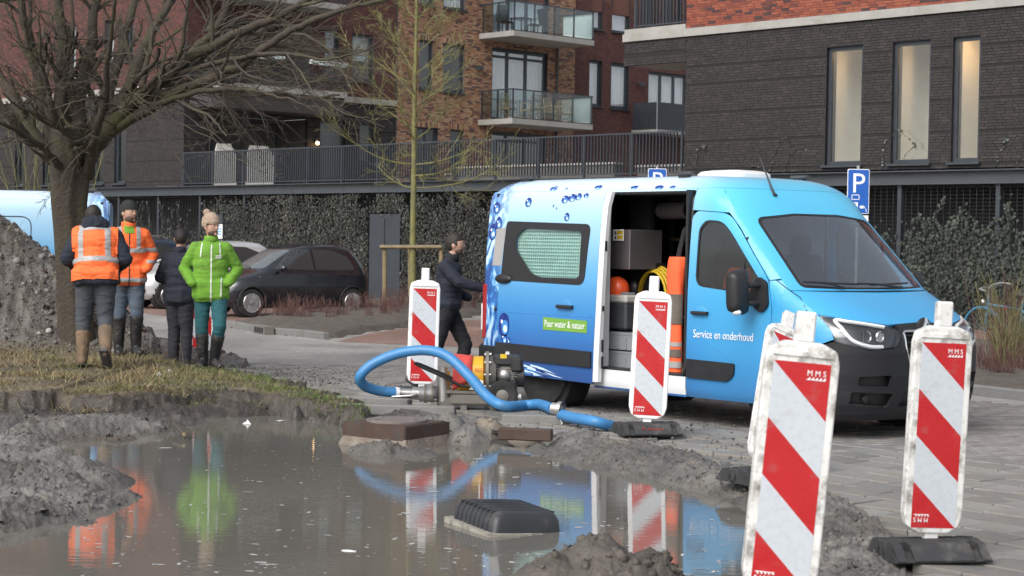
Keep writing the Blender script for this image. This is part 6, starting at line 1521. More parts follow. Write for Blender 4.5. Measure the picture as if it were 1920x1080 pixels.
def make_car(label,paint,spokes=15,roof_rails=False):
    C_=thing('parked_car',label,'car',group='cars parked along the ivy screen')
    zl=list(np.linspace(.2,.72,14))+list(np.linspace(.735,.98,22))+list(np.linspace(1.0,1.38,14))+list(np.linspace(1.395,1.49,12))
    m=MB(); n=112; ax=(.56,2.98)
    V=[]; 
    for z in zl:
        for k in range(n): x,y=car_out(z,k,n); V.append((x,y,z))
    # straight flanks need stations: resample sides
    V=[]; cols=[]
    for z in zl:
        xf=interp(CXF,z); xr=interp(CXR,z); row=[]
        for t in np.linspace(-1,1,25): y=interp(CWT,z)*math.sin(t*math.pi/2); row.append((car_end(y,z,True),y,z))
        a=min(.62,(xf-xr)*.4); b=min(.42,(xf-xr)*.3)
        for t in np.linspace(0,1,40)[1:-1]: row.append((xf-a+(xr+b-xf+a)*t,interp(CWT,z),z))
        for t in np.linspace(1,-1,21): y=interp(CWT,z)*math.sin(t*math.pi/2); row.append((car_end(y,z,False),y,z))
        for t in np.linspace(0,1,40)[1:-1]: row.append((xr+b+(xf-a-xr-b)*t,-interp(CWT,z),z))
        V+=row; n=len(row)
    F=[]
    for i in range(len(zl)-1):
        for k in range(n):
            k2=(k+1)%n; q=(i*n+k,i*n+k2,(i+1)*n+k2,(i+1)*n+k); c=[sum(V[j][d] for j in q)/4 for d in range(3)]
            if abs(c[1])>.55 and any(math.hypot(c[0]-a_,c[2]-.29)<.315 for a_ in ax): continue
            F.append(q)
    F.append(tuple((len(zl)-1)*n+k for k in range(n)))
    m._add(V,F); m.build('body',M[paint],C_,smooth=True,ang=50)
    m=MB(); m.box((1.77,0,.30),(3.1,1.2,.2)); m.box((1.77,0,.5),(2.2,1.5,.3)); m.build('underbody',M['trim_black'],C_)
    for S in (-1,1):
        sd=lambda d:SurfFn(lambda x,z:(x,S*(car_side(x,z)+d),z),(0,S,0))
        panel('side_window',rpoly([(2.44,.965),(2.36,1.02),(1.95,1.345),(1.52,1.375),(1.50,.955)],[.03,.05,.06,.02,.02]),[],sd(.004),M['black_glass'],C_,thick=.004)
        panel('side_window',rpoly([(1.44,.955),(1.46,1.375),(1.0,1.36),(.62,1.22),(.50,1.0),(.52,.95)],[.02,.02,.06,.1,.05,.03]),[],sd(.004),M['black_glass'],C_,thick=.004)
        m=MB(); m.tube([sd(.002)(x,z) for x,z in [(2.5,.93),(2.1,.935),(1.47,.93),(.9,.93),(.45,.94)]],.006,5); m.tube([sd(.002)(1.47,z) for z in (.35,.6,.93)],.005,5); m.tube([sd(.002)(2.5,z) for z in (.42,.6,.9)],.005,5); m.build('shut_line',M['trim_black'],C_)
        for x in (1.62,.78): m=MB(); m.box((x,S*(car_side(x,.86)+.016),.86),(.17,.022,.028),bev=.008); m.build('door_handle',M[paint],C_)
        m=MB(); m.sph((2.33,S*.92,.99),(.07,.11,.07),14,10); m.build('mirror',M[paint],C_,smooth=True)
        for x in ax:
            m=MB(); m.tube([(x+.325*math.cos(a),S*(car_side(x,.5)+.002),.29+.325*math.sin(a)) for a in np.linspace(-.25,math.pi+.25,22)],.018,6); m.build('arch_lip',M['trim_black'],C_,smooth=True)
            m=MB(); m.lathe([(.33,-.09),(.33,.09)],(x,S*.62,.30),axis='Y',n=24); m.build('wheel_housing',M['inside_dark'],C_)
            wheel(C_,x,S*.735,.29,.29,.17,'alloy',spokes=spokes)
        hl=[(S*.36,.60),(S*.62,.66),(S*.70,.74),(S*.55,.735),(S*.38,.68)]
        panel('headlight',rpoly(hl if S>0 else hl[::-1],.04),[],SurfFn(lambda y,z:(car_end(y,z,True)+.012,y,z),(1,0,0)),M['lamp_white'],C_,thick=.012)
        m=MB(); c=Vector((car_end(S*.55,.4,True),S*.55,.4)); m.sph(c,(.03,.06,.06),12,8); m.build('fog_lamp',M['trim_black'],C_)
        rl=[(S*.50,.62),(S*.66,.62),(S*.66,.95),(S*.55,.95)]
        panel('rear_lamp',rpoly(rl if S<0 else rl[::-1],.03),[],SurfFn(lambda y,z:(car_end(y,z,False)-.006,y,z),(-1,0,0)),M['lamp_red'],C_,thick=.01)
        m=MB(); m.sph((2.78,S*(car_side(2.78,.83)+.002),.80),(.04,.01,.02),10,6); m.build('indicator',M['lamp_white'],C_)
    panel('windscreen',rpoly([(-.60,.975),(.60,.975),(.50,1.36),(-.50,1.36)],.06),[],SurfFn(lambda y,z:(car_end(y,z,True)+.006,y,z),(1,0,1)),M['screen_glass'],C_,dv=.03,thick=.004)
    panel('rear_window',rpoly([(-.52,1.0),(.52,1.0),(.44,1.33),(-.44,1.33)],.06),[],SurfFn(lambda y,z:(car_end(y,z,False)-.006,y,z),(-1,0,1)),M['black_glass'],C_,dv=.03,thick=.004)
    panel('front_grille',rpoly([(-.45,.26),(.45,.26),(.40,.46),(-.40,.46)],.05),[],SurfFn(lambda y,z:(car_end(y,z,True)+.006,y,z),(1,0,0)),M['trim_black'],C_,thick=.006)
    m=MB(); m.box((3.53,0,.52),(.015,.50,.11)); m.build('number_plate',M['cable_yellow'],C_)
    for y in (-.2,.25): m=MB(); m.tube([Vector((car_end(y,.975,True)+.01,y,.985)),Vector((car_end(y-.35,1.02,True)+.01,y-.35,1.03))],.008,5); m.build('wiper',M['trim_black'],C_)
    if roof_rails:
        for S in (-1,1): m=MB(); m.tube([(.75,S*.5,1.46),(.85,S*.5,1.52),(1.75,S*.5,1.52),(1.9,S*.5,1.44)],.018,6); m.build('roof_rail',M['alloy'],C_,smooth=True)
    return C_
HDc=Vector((-.784,-.62,0)).normalized(); LDc=Vector((.62,-.784,0)).normalized(); CA=math.atan2(HDc.y,HDc.x)
rw=Vector((-3.50,40.1,RZ+.006)); co=rw-HDc*.56-LDc*.735
cA=make_car('black small hatchback with silver multi-spoke wheels parked by the ivy','paint_black',20); cA.location=co+Vector((-.05,-.1,0)); cA.rotation_euler=(0,0,CA); cA.scale=(1.05,1.05,1.06)
cB=make_car('silver white hatchback parked behind the man in green','paint_silver',7); cB.location=co-LDc*4.75+Vector((.5,0,0)); cB.rotation_euler=(0,0,CA); cB.scale=(1.08,1.05,1.08)
cC=make_car('dark estate car with roof rails, farthest left of the parked row','paint_navy',9,True); cC.location=co-LDc*7.7+HDc*.2; cC.rotation_euler=(0,0,CA); cC.scale=(1.12,1.05,1.12)
# ------------------------------------------------------------------ beacons
pm('beacon_white', (.74,.75,.75), rough=.45, var=.05, scale=5, dirt=(.28,.24,.18), dirtamt=.12, dscale=9)
pm('beacon_dirty', (.70,.70,.68), rough=.5, var=.08, scale=7, dirt=(.13,.11,.08), dirtamt=.42, dscale=11)
pm('film_red', (.46,.017,.021), rough=.3, var=.06, scale=9, dirt=(.30,.10,.09), dirtamt=.14, dscale=9)
pm('film_white', (.52,.56,.60), rough=.3, var=.04, scale=30, dirt=(.26,.24,.21), dirtamt=.12, dscale=9)
pm('foot_rubber', (.035,.036,.038), rough=.7, var=.2, scale=12, bump=.4, bscale=80, dirt=(.16,.15,.13), dirtamt=.25, dscale=5)
pm('paint_mark', (.5,.04,.04), rough=.7)
def clip_poly(P,f):
    out=[]
    for i in range(len(P)):
        a,b=P[i],P[(i+1)%len(P)]; fa,fb=f(a),f(b)
        if fa>=0: out.append(a)
        if (fa>=0)!=(fb>=0): t=fa/(fa-fb); out.append((a[0]+(b[0]-a[0])*t,a[1]+(b[1]-a[1])*t))
    return out
def beacon(label,loc,rz,tx,ty,foot_rz=None,dirty=False,red_scrawl=False):
    """tx lean towards camera, ty lean sideways (radians)"""
    B=thing('traffic_beacon',label,'traffic beacon',loc,0,'red and white traffic beacons round the pit')
    W_='beacon_dirty' if dirty else 'beacon_white'
    up=mobj('panel_board',None,B); up.rotation_euler=(tx,ty,rz)
    out=rpoly([(-.08,.125),(.08,.125),(.138,.16),(.158,.225),(.156,1.10),(.142,1.155),(.075,1.185),(-.075,1.185),(-.142,1.155),(-.156,1.10),(-.158,.225),(-.138,.16)],.012,2)
    Mz=Matrix(((1,0,0,0),(0,0,-1,0),(0,1,0,0),(0,0,0,1)))
    m=MB(); m.prism(out,-.03,.03,Mz); f=m.build('frame',M[W_],up)
    bv=f.modifiers.new('bevel','BEVEL'); bv.width=.009; bv.segments=2; bv.limit_method='ANGLE'
    m=MB(); m.box((0,0,1.245),(.082,.055,.13),bev=.008); m.build('tongue',M[W_],up); m=MB(); m.box((0,0,.075),(.07,.04,.11)); m.build('stem',M[W_],up)
    m=MB(); m.box((0,-.034,1.135),(.25,.008,.02)); m.build('lip',M[W_],up)
    w,h,z0=.24,.945,.155; R_=[(-w/2,z0),(w/2,z0),(w/2,z0+h),(-w/2,z0+h)]
    for k in range(5):
        c0=(k-1)*.2365; c1=k*.2365
        dep=lambda p:(z0+h-p[1])-(p[0]+w/2)*.985
        Q=clip_poly(clip_poly(R_,lambda p:dep(p)-c0 if k>0 else 1),lambda p:c1-dep(p) if k<4 else 1)
        if len(Q)<3: continue
        for y,sg in ((-.0315,1),(.0315,-1)):
            m=MB(); m._add([(p[0],y,p[1]) for p in Q],[tuple(range(len(Q)))[::sg]]); m.build('red_stripe' if k%2==0 else 'white_stripe',M['film_red' if k%2==0 else 'film_white'],up,fixn=False)
    RX=Matrix.Rotation(math.pi/2,4,'X')
    text_obj('lettering','M M S',.034,M['print_white'],Matrix.Translation((.022,-.034,z0+h-.052))@RX,up,xs=.92)
    text_obj('lettering','M M S',.034,M['print_white'],Matrix.Translation((-.030,-.034,z0+.052))@RX@Matrix.Rotation(math.pi,4,'Z'),up,xs=.92)
    for (x0,zz,sg) in ((.022,z0+h-.058,-1),(-.108,z0+.058,1)):
        m=MB(); m.box((x0+.04,-.033,zz+sg*.010),(.08,.002,.003))
        for q in range(5): m._add([(x0+.004+q*.016,-.0335,zz+sg*.010),(x0+.013+q*.016,-.0335,zz+sg*.010),(x0+.018+q*.016,-.0335,zz),(x0+.012+q*.016,-.0335,zz)],[(0,1,2,3)])
        m.build('hatch_mark',M['print_white'],up)
    ft=mobj('foot',None,B); ft.rotation_euler=(0,0,rz if foot_rz is None else foot_rz)
    for S in (-1,1):
        m=MB(); P_=[(-.02,.0),(-.19,0),(-.20,.015),(-.13,.085),(-.02,.10)]
        P_=P_ if S<0 else [(-a,b) for a,b in P_][::-1]
        # wedge profile along y, extruded across x
        My=Matrix(((0,0,1,0),(1,0,0,0),(0,1,0,0),(0,0,0,1)))
        for x0,x1 in ((-.25,-.205),(-.16,.16),(.205,.25)): m.prism(P_,x0,x1,My)
        m.prism([(p[0],p[1]*.55) for p in P_],-.26,.26,My); o=m.build('rubber_block',M['foot_rubber'],ft)
    m=MB(); m.box((0,0,.05),(.52,.10,.09),bev=.01); m.build('socket',M['foot_rubber'],ft)
    if red_scrawl:
        m=MB(); rr=random.Random(2)
        for k in range(7): m.bar((-.09+k*.027,-.168,.05+rr.uniform(-.008,.008)),(-.075+k*.027,-.164,.056+rr.uniform(-.012,.012)),.006,.010)
        m.build('paint_scrawl',M['paint_mark'],ft)
    return B
gM=gnd(1212,813,0); gR=gnd(1741,1040,0); gL=gnd(790,741,0)
beacon('red and white traffic beacon standing in front of the open van doorway',(gM.x,gM.y,.0),-.10,.0,.035,.25,red_scrawl=True)
beacon('dirty traffic beacon on the pavement in front of the van bonnet, at the far right',(gR.x,gR.y,-.012),.18,.02,.035,.20,True)
beacon('red and white traffic beacon behind the pump beside the blue hose',(gL.x,gL.y,-.01),.05,.0,.02,.1)
beacon('nearest traffic beacon, cut off by the bottom of the photo',(1.11,7.5,-.012),.02,.0,.085,.1,True)
gB=gnd(1432,896,0); beacon('leaning traffic beacon mostly hidden behind the nearest one',(gB.x,gB.y,-.02),.35,-.40,.38,.5,True)
gF=gnd(372,690,RZ); beacon('traffic beacon half hidden between the navy and the green jacket',(gF.x-.02,gF.y+.35,RZ),-.1,0,.02,.1)
# ------------------------------------------------------------------ pump
pm('pump_yellow', (.68,.36,.015), rough=.4, var=.06, coat=.2, dirt=(.2,.16,.1), dirtamt=.2)
pm('pump_red', (.55,.06,.05), rough=.6, var=.12, bump=.3, bscale=30)
pm('cast_grey', (.21,.20,.18), rough=.6, metal=.3, var=.2, dirt=(.12,.10,.07), dirtamt=.4)
pm('engine_black', (.025,.025,.027), rough=.5, var=.2)
pm('hose_blue', (.05,.215,.46), rough=.42, var=.1, scale=5, dirt=(.09,.15,.22), dirtamt=.25, dscale=9)
pm('aluminium', (.45,.45,.44), rough=.4, metal=.8, var=.1)
pc=gnd(880,757,0); YP=17.2
def pp(x,y,d=0.0): return atd(x,y,YP+d)
pu=thing('water_pump','motor pump with yellow housing, red cloth and small engine on a wheeled base','pump',(0,0,0))
sP=3400/YP
m=MB(); a=pp(862,708); b=pp(912,712); m.tube([a,b],.0,4); m=MB()
ax_=(pp(905,700)-pp(862,700)).normalized()
m.tube([pp(858,702),pp(862,702),pp(906,702),pp(910,702)],[.15,.175,.175,.15],24); m.build('yellow_housing',M['pump_yellow'],pu,smooth=True,ang=40)
m=MB(); secs=[]
for k,x in enumerate((850,856,866,876,886)):
    c=pp(x,702); secs.append([c+Vector((0,math.cos(t),math.sin(t)))*(.19+.008*math.sin(5*t+k)) for t in np.linspace(math.radians(-60+8*k),math.radians(230-10*k),22)])
m.loft(secs,closed=False); o=m.build('red_cloth',M['pump_red'],pu,smooth=True); o.modifiers.new('t','SOLIDIFY').thickness=.012
m=MB(); m.tube([pp(911,700),pp(917,700)],[.21,.21],26); m.tube([pp(918,700),pp(930,700)],[.18,.14],20); m.tube([pp(930,700),pp(940,702)],[.08,.08],16); m.build('flange',M['cast_grey'],pu,smooth=True,ang=35)
for k in range(10):
    t=k*.628; c=pp(914,700)+Vector((0,math.cos(t),math.sin(t)))*.19; m=MB(); m.tube([c-ax_*.03,c+ax_*.035],.012,6); m.build('bolt',M['aluminium'],pu)
# stickers on the housing
m=MB(); c=pp(893,722,-.178); m.box(c,(.13,.004,.09)); st=m.build('sticker',M['print_white'],pu)
m=MB(); m.box(pp(890,723,-.182),(.03,.003,.035)); m.build('warning_mark',M['cable_yellow'],st); m=MB(); m.sph(pp(901,723,-.182),(.017,.002,.017),10,6); m.build('blue_mark',M['drop_dark'],st)
text_obj('lettering','PO3',.05,M['pump_red'],Matrix.Translation(pp(890,697,-.185))@Matrix.Rotation(math.pi/2,4,'X'),pu)
# engine
e=mobj('engine',None,pu)
m=MB(); m.box(pp(950,675),(.26,.22,.10),bev=.02); m.build('air_filter',M['engine_black'],e); m=MB(); m.box(pp(968,683),(.13,.24,.16),bev=.03); m.build('fuel_tank',M['engine_black'],e)
m=MB(); m.box(pp(950,700),(.17,.2,.14),bev=.02); m.build('cylinder',M['cast_grey'],e); m=MB(); m.sph(pp(946,703,-.1),(.06,.05,.06),12,8); m.build('starter',M['aluminium'],e,smooth=True)
m=MB(); m.box(pp(952,722),(.18,.22,.14),bev=.02); m.build('crankcase',M['engine_black'],e); m=MB(); m.lathe([(.02,-.02),(.10,-.02),(.10,.05),(.02,.06)],pp(972,706),axis='X',n=20); m.build('recoil_cover',M['engine_black'],e,smooth=True,ang=40)
m=MB(); m.tube([pp(948,664),pp(955,664)],.03,10); m.build('fuel_cap',M['aluminium'],e); m=MB(); m.box(pp(944,668,-.11),(.06,.006,.04)); m.build('yellow_tag',M['cable_yellow'],e)
for k in range(5): m=MB(); m.box(pp(950,690+k*3.6),(.19,.215,.006)); m.build('cooling_fin',M['cast_grey'],e)
m=MB(); m.tube([pp(938,690,-.1),pp(930,684,-.1),pp(930,670,-.08)],.01,6); m.build('cable',M['engine_black'],e)
# base, wheel, intake column, handle
m=MB(); m.box(pp(900,746),(.56,.34,.14),bev=.03); m.build('base_casting',M['cast_grey'],pu); m=MB(); m.box(pp(900,733),(.62,.36,.025)); m.build('base_plate',M['cast_grey'],pu)
m=MB(); m.box(pp(945,737),(.20,.26,.05)); m.build('engine_mount',M['engine_black'],pu)
wp=pp(942,742,-.22); m=MB(); m.lathe([(.05,-.03),(.09,-.045),(.135,-.04),(.145,-.02),(.145,.02),(.135,.04),(.09,.045),(.05,.03)],wp,axis='Y',n=26); wh=m.build('wheel',M['rubber'],pu,smooth=True,ang=35); m=MB(); m.lathe([(.06,-.035),(.055,-.04),(.02,-.05)],wp,axis='Y',n=16); m.build('hub',M['cast_grey'],wh)
m=MB(); m.tube([pp(832,696),pp(832,752)],[.062,.066],18); m.tube([pp(832,688),pp(832,697)],[.035,.035],14); m.build('intake_column',M['aluminium'],pu,smooth=True,ang=40)
m=MB(); m._add([pp(812,758,-.06),pp(845,744,-.06),pp(862,776,-.06),pp(820,776,-.06),pp(812,758,.06),pp(845,744,.06),pp(862,776,.06),pp(820,776,.06)],[(0,1,2,3),(7,6,5,4),(0,4,5,1),(1,5,6,2),(2,6,7,3),(3,7,4,0)]); m.build('intake_elbow',M['cast_grey'],pu)
m=MB(); m.tube(smooth_path([pp(778,681,-.2),pp(790,688,-.2),pp(830,706,-.2),pp(862,722,-.2),pp(882,725,-.2)],5),.014,8); m.tube(smooth_path([pp(778,681,-.2),pp(790,684,-.14),pp(832,702,-.1),pp(868,720,-.1)],5),.014,8); m.build('handle',M['trim_black'],pu,smooth=True)
m=MB(); m.tube([pp(960,745,-.05),pp(972,747,-.05)],[.04,.04],14); m.tube([pp(972,747,-.05),pp(977,747,-.05)],[.065,.065],16); m.build('outlet',M['aluminium'],pu,smooth=True,ang=35)
for x in (815,870,925): m=MB(); m.box(pp(x,768),(.06,.3,.16)); m.build('skid_leg',M['cast_grey'],pu)
# couplings
cp=thing('hose_coupling','silver lever coupling joining the blue hose to the pump intake','coupling',(0,0,0))
m=MB(); m.tube([pp(742,736,-.05),pp(752,736,-.05),pp(753,736,-.05),pp(772,737,-.05),pp(773,737,-.05),pp(786,738,-.05),pp(787,738,-.05),pp(812,739,-.03)],[.05,.05,.042,.042,.06,.06,.075,.075],18); m.build('body',M['aluminium'],cp,smooth=True,ang=35)
m=MB(); m.tube([pp(796,738,-.05),pp(799,738,-.05)],[.088,.088],18); m.tube([pp(810,739,-.04),pp(813,739,-.04)],[.088,.088],18); m.build('ring',M['cast_grey'],cp,smooth=True,ang=35)
m=MB(); m.tube([pp(735,744,-.12),pp(770,742,-.14),pp(780,739,-.12)],[.01,.014,.014],8); m.build('lever',M['aluminium'],cp,smooth=True)
def hose(name,label,path,r,closed=False):
    P_=smooth_path(path,40); out=[P_[0]]; acc=0
    for a,b in zip(P_,P_[1:]):
        d=(b-a).length; n=0
        while acc+d>=.013:
            t=(.013-acc)/d; a=a+(b-a)*t; d=(b-a).length; acc=0; out.append(a)
        acc+=d
    m=MB(); m.tube(out,[r*(1.0 if i%2 else .93) for i in range(len(out))],14); h=thing(name,label,'hose',(0,0,0)); m.build('corrugated_tube',M['hose_blue'],h,smooth=True,ang=70); return h,out
h1,o1=hose('blue_hose','thick blue ribbed hose looping up over the pump and across the paving',[pp(748,736,-.05),pp(712,733,-.1),pp(682,722,-.2),pp(676,704,-.3),pp(702,681,-.3),pp(750,662,-.3),pp(800,657,-.35),pp(840,669,-.45),pp(880,706,-.6),pp(915,745,-.8),pp(950,762,-.9),gnd(1010,764,.05)+Vector((0,0,.02)),gnd(1060,780,.05),gnd(1112,790,.05),gnd(1150,800,.0)],.05)
m=MB(); i=int(len(o1)*.02); m.tube([pp(747,736,-.05),pp(741,736,-.06)],.053,14); m.build('white_band',M['print_white'],h1,smooth=True)
h2,o2=hose('blue_hose','short blue hose end with open coupling lying on the other hose',[gnd(960,768,.06)+Vector((0,.35,0)),gnd(985,760,.08),gnd(1010,758,.10),gnd(1035,766,.10)],.048)
cp=thing('hose_coupling','open silver coupling with lever at the free hose end','coupling',(0,0,0)); q=gnd(1036,766,.10); d_=Vector((1,-.55,-.05)).normalized()
m=MB(); m.tube([q,q+d_*.05,q+d_*.06,q+d_*.10],[.055,.055,.07,.07],18,cap=False); m.tube([q+d_*.02,q+d_*.09],[.04,.04],14); m.build('body',M['aluminium'],cp,smooth=True,ang=35); m=MB(); m.tube([q+d_*.05+Vector((0,-.03,-.05)),q+d_*.07+Vector((.03,-.05,-.12)),q+d_*.03+Vector((0,-.06,-.16))],.012,7); m.tube([q+d_*.05+Vector((0,-.03,-.05)),q+d_*.12+Vector((.06,-.05,-.10))],.012,7); m.build('lever',M['aluminium'],cp,smooth=True)
# ------------------------------------------------------------------ manhole
pm('rusty_iron', (.065,.038,.027), rough=.75, var=.4, scale=6, bump=.6, bscale=50, dirt=(.06,.05,.045), dirtamt=.5, dscale=5)
pm('iron_cover', (.16,.135,.125), rough=.65, var=.25, scale=8, bump=.4, bscale=60)
pm('manhole_concrete', (.2,.165,.135), rough=.9, var=.3, scale=6, bump=.9, bscale=30, bdist=.02, dirt=(.26,.25,.23), dirtamt=.4)
mc=Vector((MH.x,MH.y+.40,0)); mh=thing('manhole','square manhole shaft with rusty iron frame standing in the puddle','manhole',(mc.x,mc.y,WZ-.345),math.radians(-33)); mh.scale=(.84,.84,1)
def sq(h): return rpoly([(-h,-h),(h,-h),(h,h),(-h,h)],.03,3)
m=MB(); secs=[]
for z,h in ((0,.60),(.2,.52),(.28,.47),(.34,.42),(.42,.385)): secs.append([Vector((p[0]*(1+.05*fnz((p[0],p[1],z),3.0,3)),p[1]*(1+.05*fnz((p[1],p[0],z),3.0,3)),z+.015*fnz((p[0],p[1],z),6.0))) for p in sq(h)])
m.loft(secs); m.build('concrete_collar',M['manhole_concrete'],mh,smooth=True,ang=50)
m=MB(); m.prism(sq(.385),.40,.525); m.build('iron_frame',M['rusty_iron'],mh)
m=MB(); m.prism(sq(.36),.525,.532); m.build('frame_lip',M['rusty_iron'],mh)
m=MB(); m.lathe([(.30,.53),(.30,.548),(.29,.552),(.0,.553)],n=40); m.build('cover',M['iron_cover'],mh)
for k in range(6): a=k*1.047; m=MB(); m.box((.2*math.cos(a),.2*math.sin(a),.554),(.06,.03,.006),rotz(a)); m.build('cover_stud',M['iron_cover'],mh)
# ------------------------------------------------------------------ black ribbed tub lying upside down in the water
pm('tub_black', (.028,.030,.034), rough=.4, var=.15, scale=6, dirt=(.10,.095,.085), dirtamt=.2, dscale=7)
pm('tub_mud', (.30,.28,.24), rough=.8, var=.3, scale=8, dirt=(.03,.03,.032), dirtamt=.35, dscale=9)
bt_=gnd(948,985,WZ); tub=thing('plastic_tub','black ribbed plastic tub lying upside down in the puddle','tub',(bt_.x,bt_.y-.05,WZ-.04),0); tub.rotation_euler=(math.radians(1),math.radians(3),math.radians(26))
m=MB(); secs=[]
for z,hx,hy in ((0,.245,.31),(.03,.245,.31),(.035,.228,.295),(.12,.216,.285),(.15,.20,.27),(.165,.17,.24)):
    secs.append([Vector((p[0],p[1],z)) for p in rpoly([(-hx,-hy),(hx,-hy),(hx,hy),(-hx,hy)],.05,5)])
m.loft(secs); m.build('shell',M['tub_black'],tub,smooth=True,ang=40)
for k in range(8):
    x=-.20+k*.06; m=MB(); m.tube(smooth_path([(-.230,x,.04),(-.218,x,.115),(-.202,x,.148),(-.17,x,.164),(.17,x,.164),(.202,x,.148),(.218,x,.115),(.230,x,.04)],3),.006,6); m.build('rib',M['tub_black'],tub,smooth=True)
m=MB(); P_=rpoly([(-.268,-.335),(.268,-.335),(.268,.335),(-.268,.335)],.05,5); m.prism(P_,.012,.05); m.build('mud_rim',M['tub_mud'],tub)
# ------------------------------------------------------------------ signs
pm('sign_blue', (.012,.10,.42), rough=.35, var=.03)
pm('galv', (.34,.35,.35), rough=.5, metal=.5, var=.1)
def psign(label,px,py0,py1,Y,full):
    a=atd(px,py1,Y); top=atd(px,py0,Y); s=thing('parking_sign',label,'sign',(a.x,a.y,RZ),math.radians(4))
    H_=top.z-RZ; m=MB(); m.tube([(0,.03,0),(0,.03,H_+.06)],.03,10); m.build('post',M['galv'],s,smooth=True)
    w=.40; h=.80 if full else .42; m=MB(); m.prism(rpoly([(-w/2,H_-h),(w/2,H_-h),(w/2,H_),(-w/2,H_)],.03,4),-.012,.0,Matrix(((1,0,0,0),(0,0,-1,0),(0,1,0,0),(0,0,0,1)))); pl=m.build('plate',M['print_white'],s)
    m=MB(); m.prism(rpoly([(-w/2+.012,H_-h+.012),(w/2-.012,H_-h+.012),(w/2-.012,H_-.012),(-w/2+.012,H_-.012)],.025,4),.0,.004,Matrix(((1,0,0,0),(0,0,-1,0),(0,1,0,0),(0,0,0,1)))); m.build('blue_field',M['sign_blue'],pl)
    RX=Matrix.Rotation(math.pi/2,4,'X'); text_obj('letter_p','P',.50,M['print_white'],Matrix.Translation((-.13,-.006,H_-.42))@RX,pl,xs=1.0)
    if full:
        m=MB()
        for (x,z,ww,hh) in ((-.05,H_-.545,.13,.012),(-.05,H_-.465,.13,.012),(-.115,H_-.505,.012,.08),(.015,H_-.505,.012,.08)): m.box((x,-.006,z),(ww,.003,hh))
        m.build('car_symbol',M['print_white'],pl)
        m=MB(); m.box((-.07,-.006,H_-.68),(.13,.003,.17)); q=m.build('charge_panel',M['print_white'],pl); m=MB(); m._add([(-.06,-.009,H_-.61),(-.045,-.009,H_-.61),(-.075,-.009,H_-.68),(-.05,-.009,H_-.675),(-.095,-.009,H_-.75),(-.08,-.009,H_-.69),(-.10,-.009,H_-.69)],[(0,1,3,2),(2,3,4),(5,6,2)]); m.build('bolt_symbol',M['sign_blue'],q,fixn=False)
        m=MB(); m.box((.07,-.006,H_-.68),(.06,.003,.05)); m.box((.11,-.006,H_-.67),(.03,.003,.012)); m.box((.11,-.006,H_-.69),(.03,.003,.012)); m.tube([(.04,-.006,H_-.68),(.02,-.006,H_-.68)],.006,5); m.tube([(.13,-.006,H_-.70),(.15,-.006,H_-.73),(.15,-.006,H_-.77)],.006,5); m.build('plug_symbol',M['print_white'],pl)
        m=MB(); m.box((0,-.002,H_-.92),(.38,.012,.18)); o=m.build('supplementary_plate',M['print_white'],s); m=MB(); m._add([(.10,-.010,H_-.96),(.14,-.010,H_-.96),(.12,-.010,H_-.89)],[(0,1,2)]); m.build('arrow',M['trim_black'],o,fixn=False)
psign('blue parking sign with electric charging symbol on a post behind the van',1607,317,470,32.6,True)
psign('blue parking sign peeking over the roof of the van',1230,316,470,39.0,False)
nb=thing('notice_sign','small white and blue notice on the garage door','sign',atd(411,434,52.8)-Vector((0,0,.2)),BRZ); 
m=MB(); m.box((0,0,.2),(.32,.02,.42)); m.build('plate',M['print_white'],nb)
for k in range(3): m=MB(); m.box((0,-.012,.12+k*.08),(.24,.004,.055)); m.build('blue_line',M['paper_blue'],nb)
m=MB(); m.box((0,-.012,.37),(.22,.004,.03)); m.build('grey_line',M['galv'],nb)
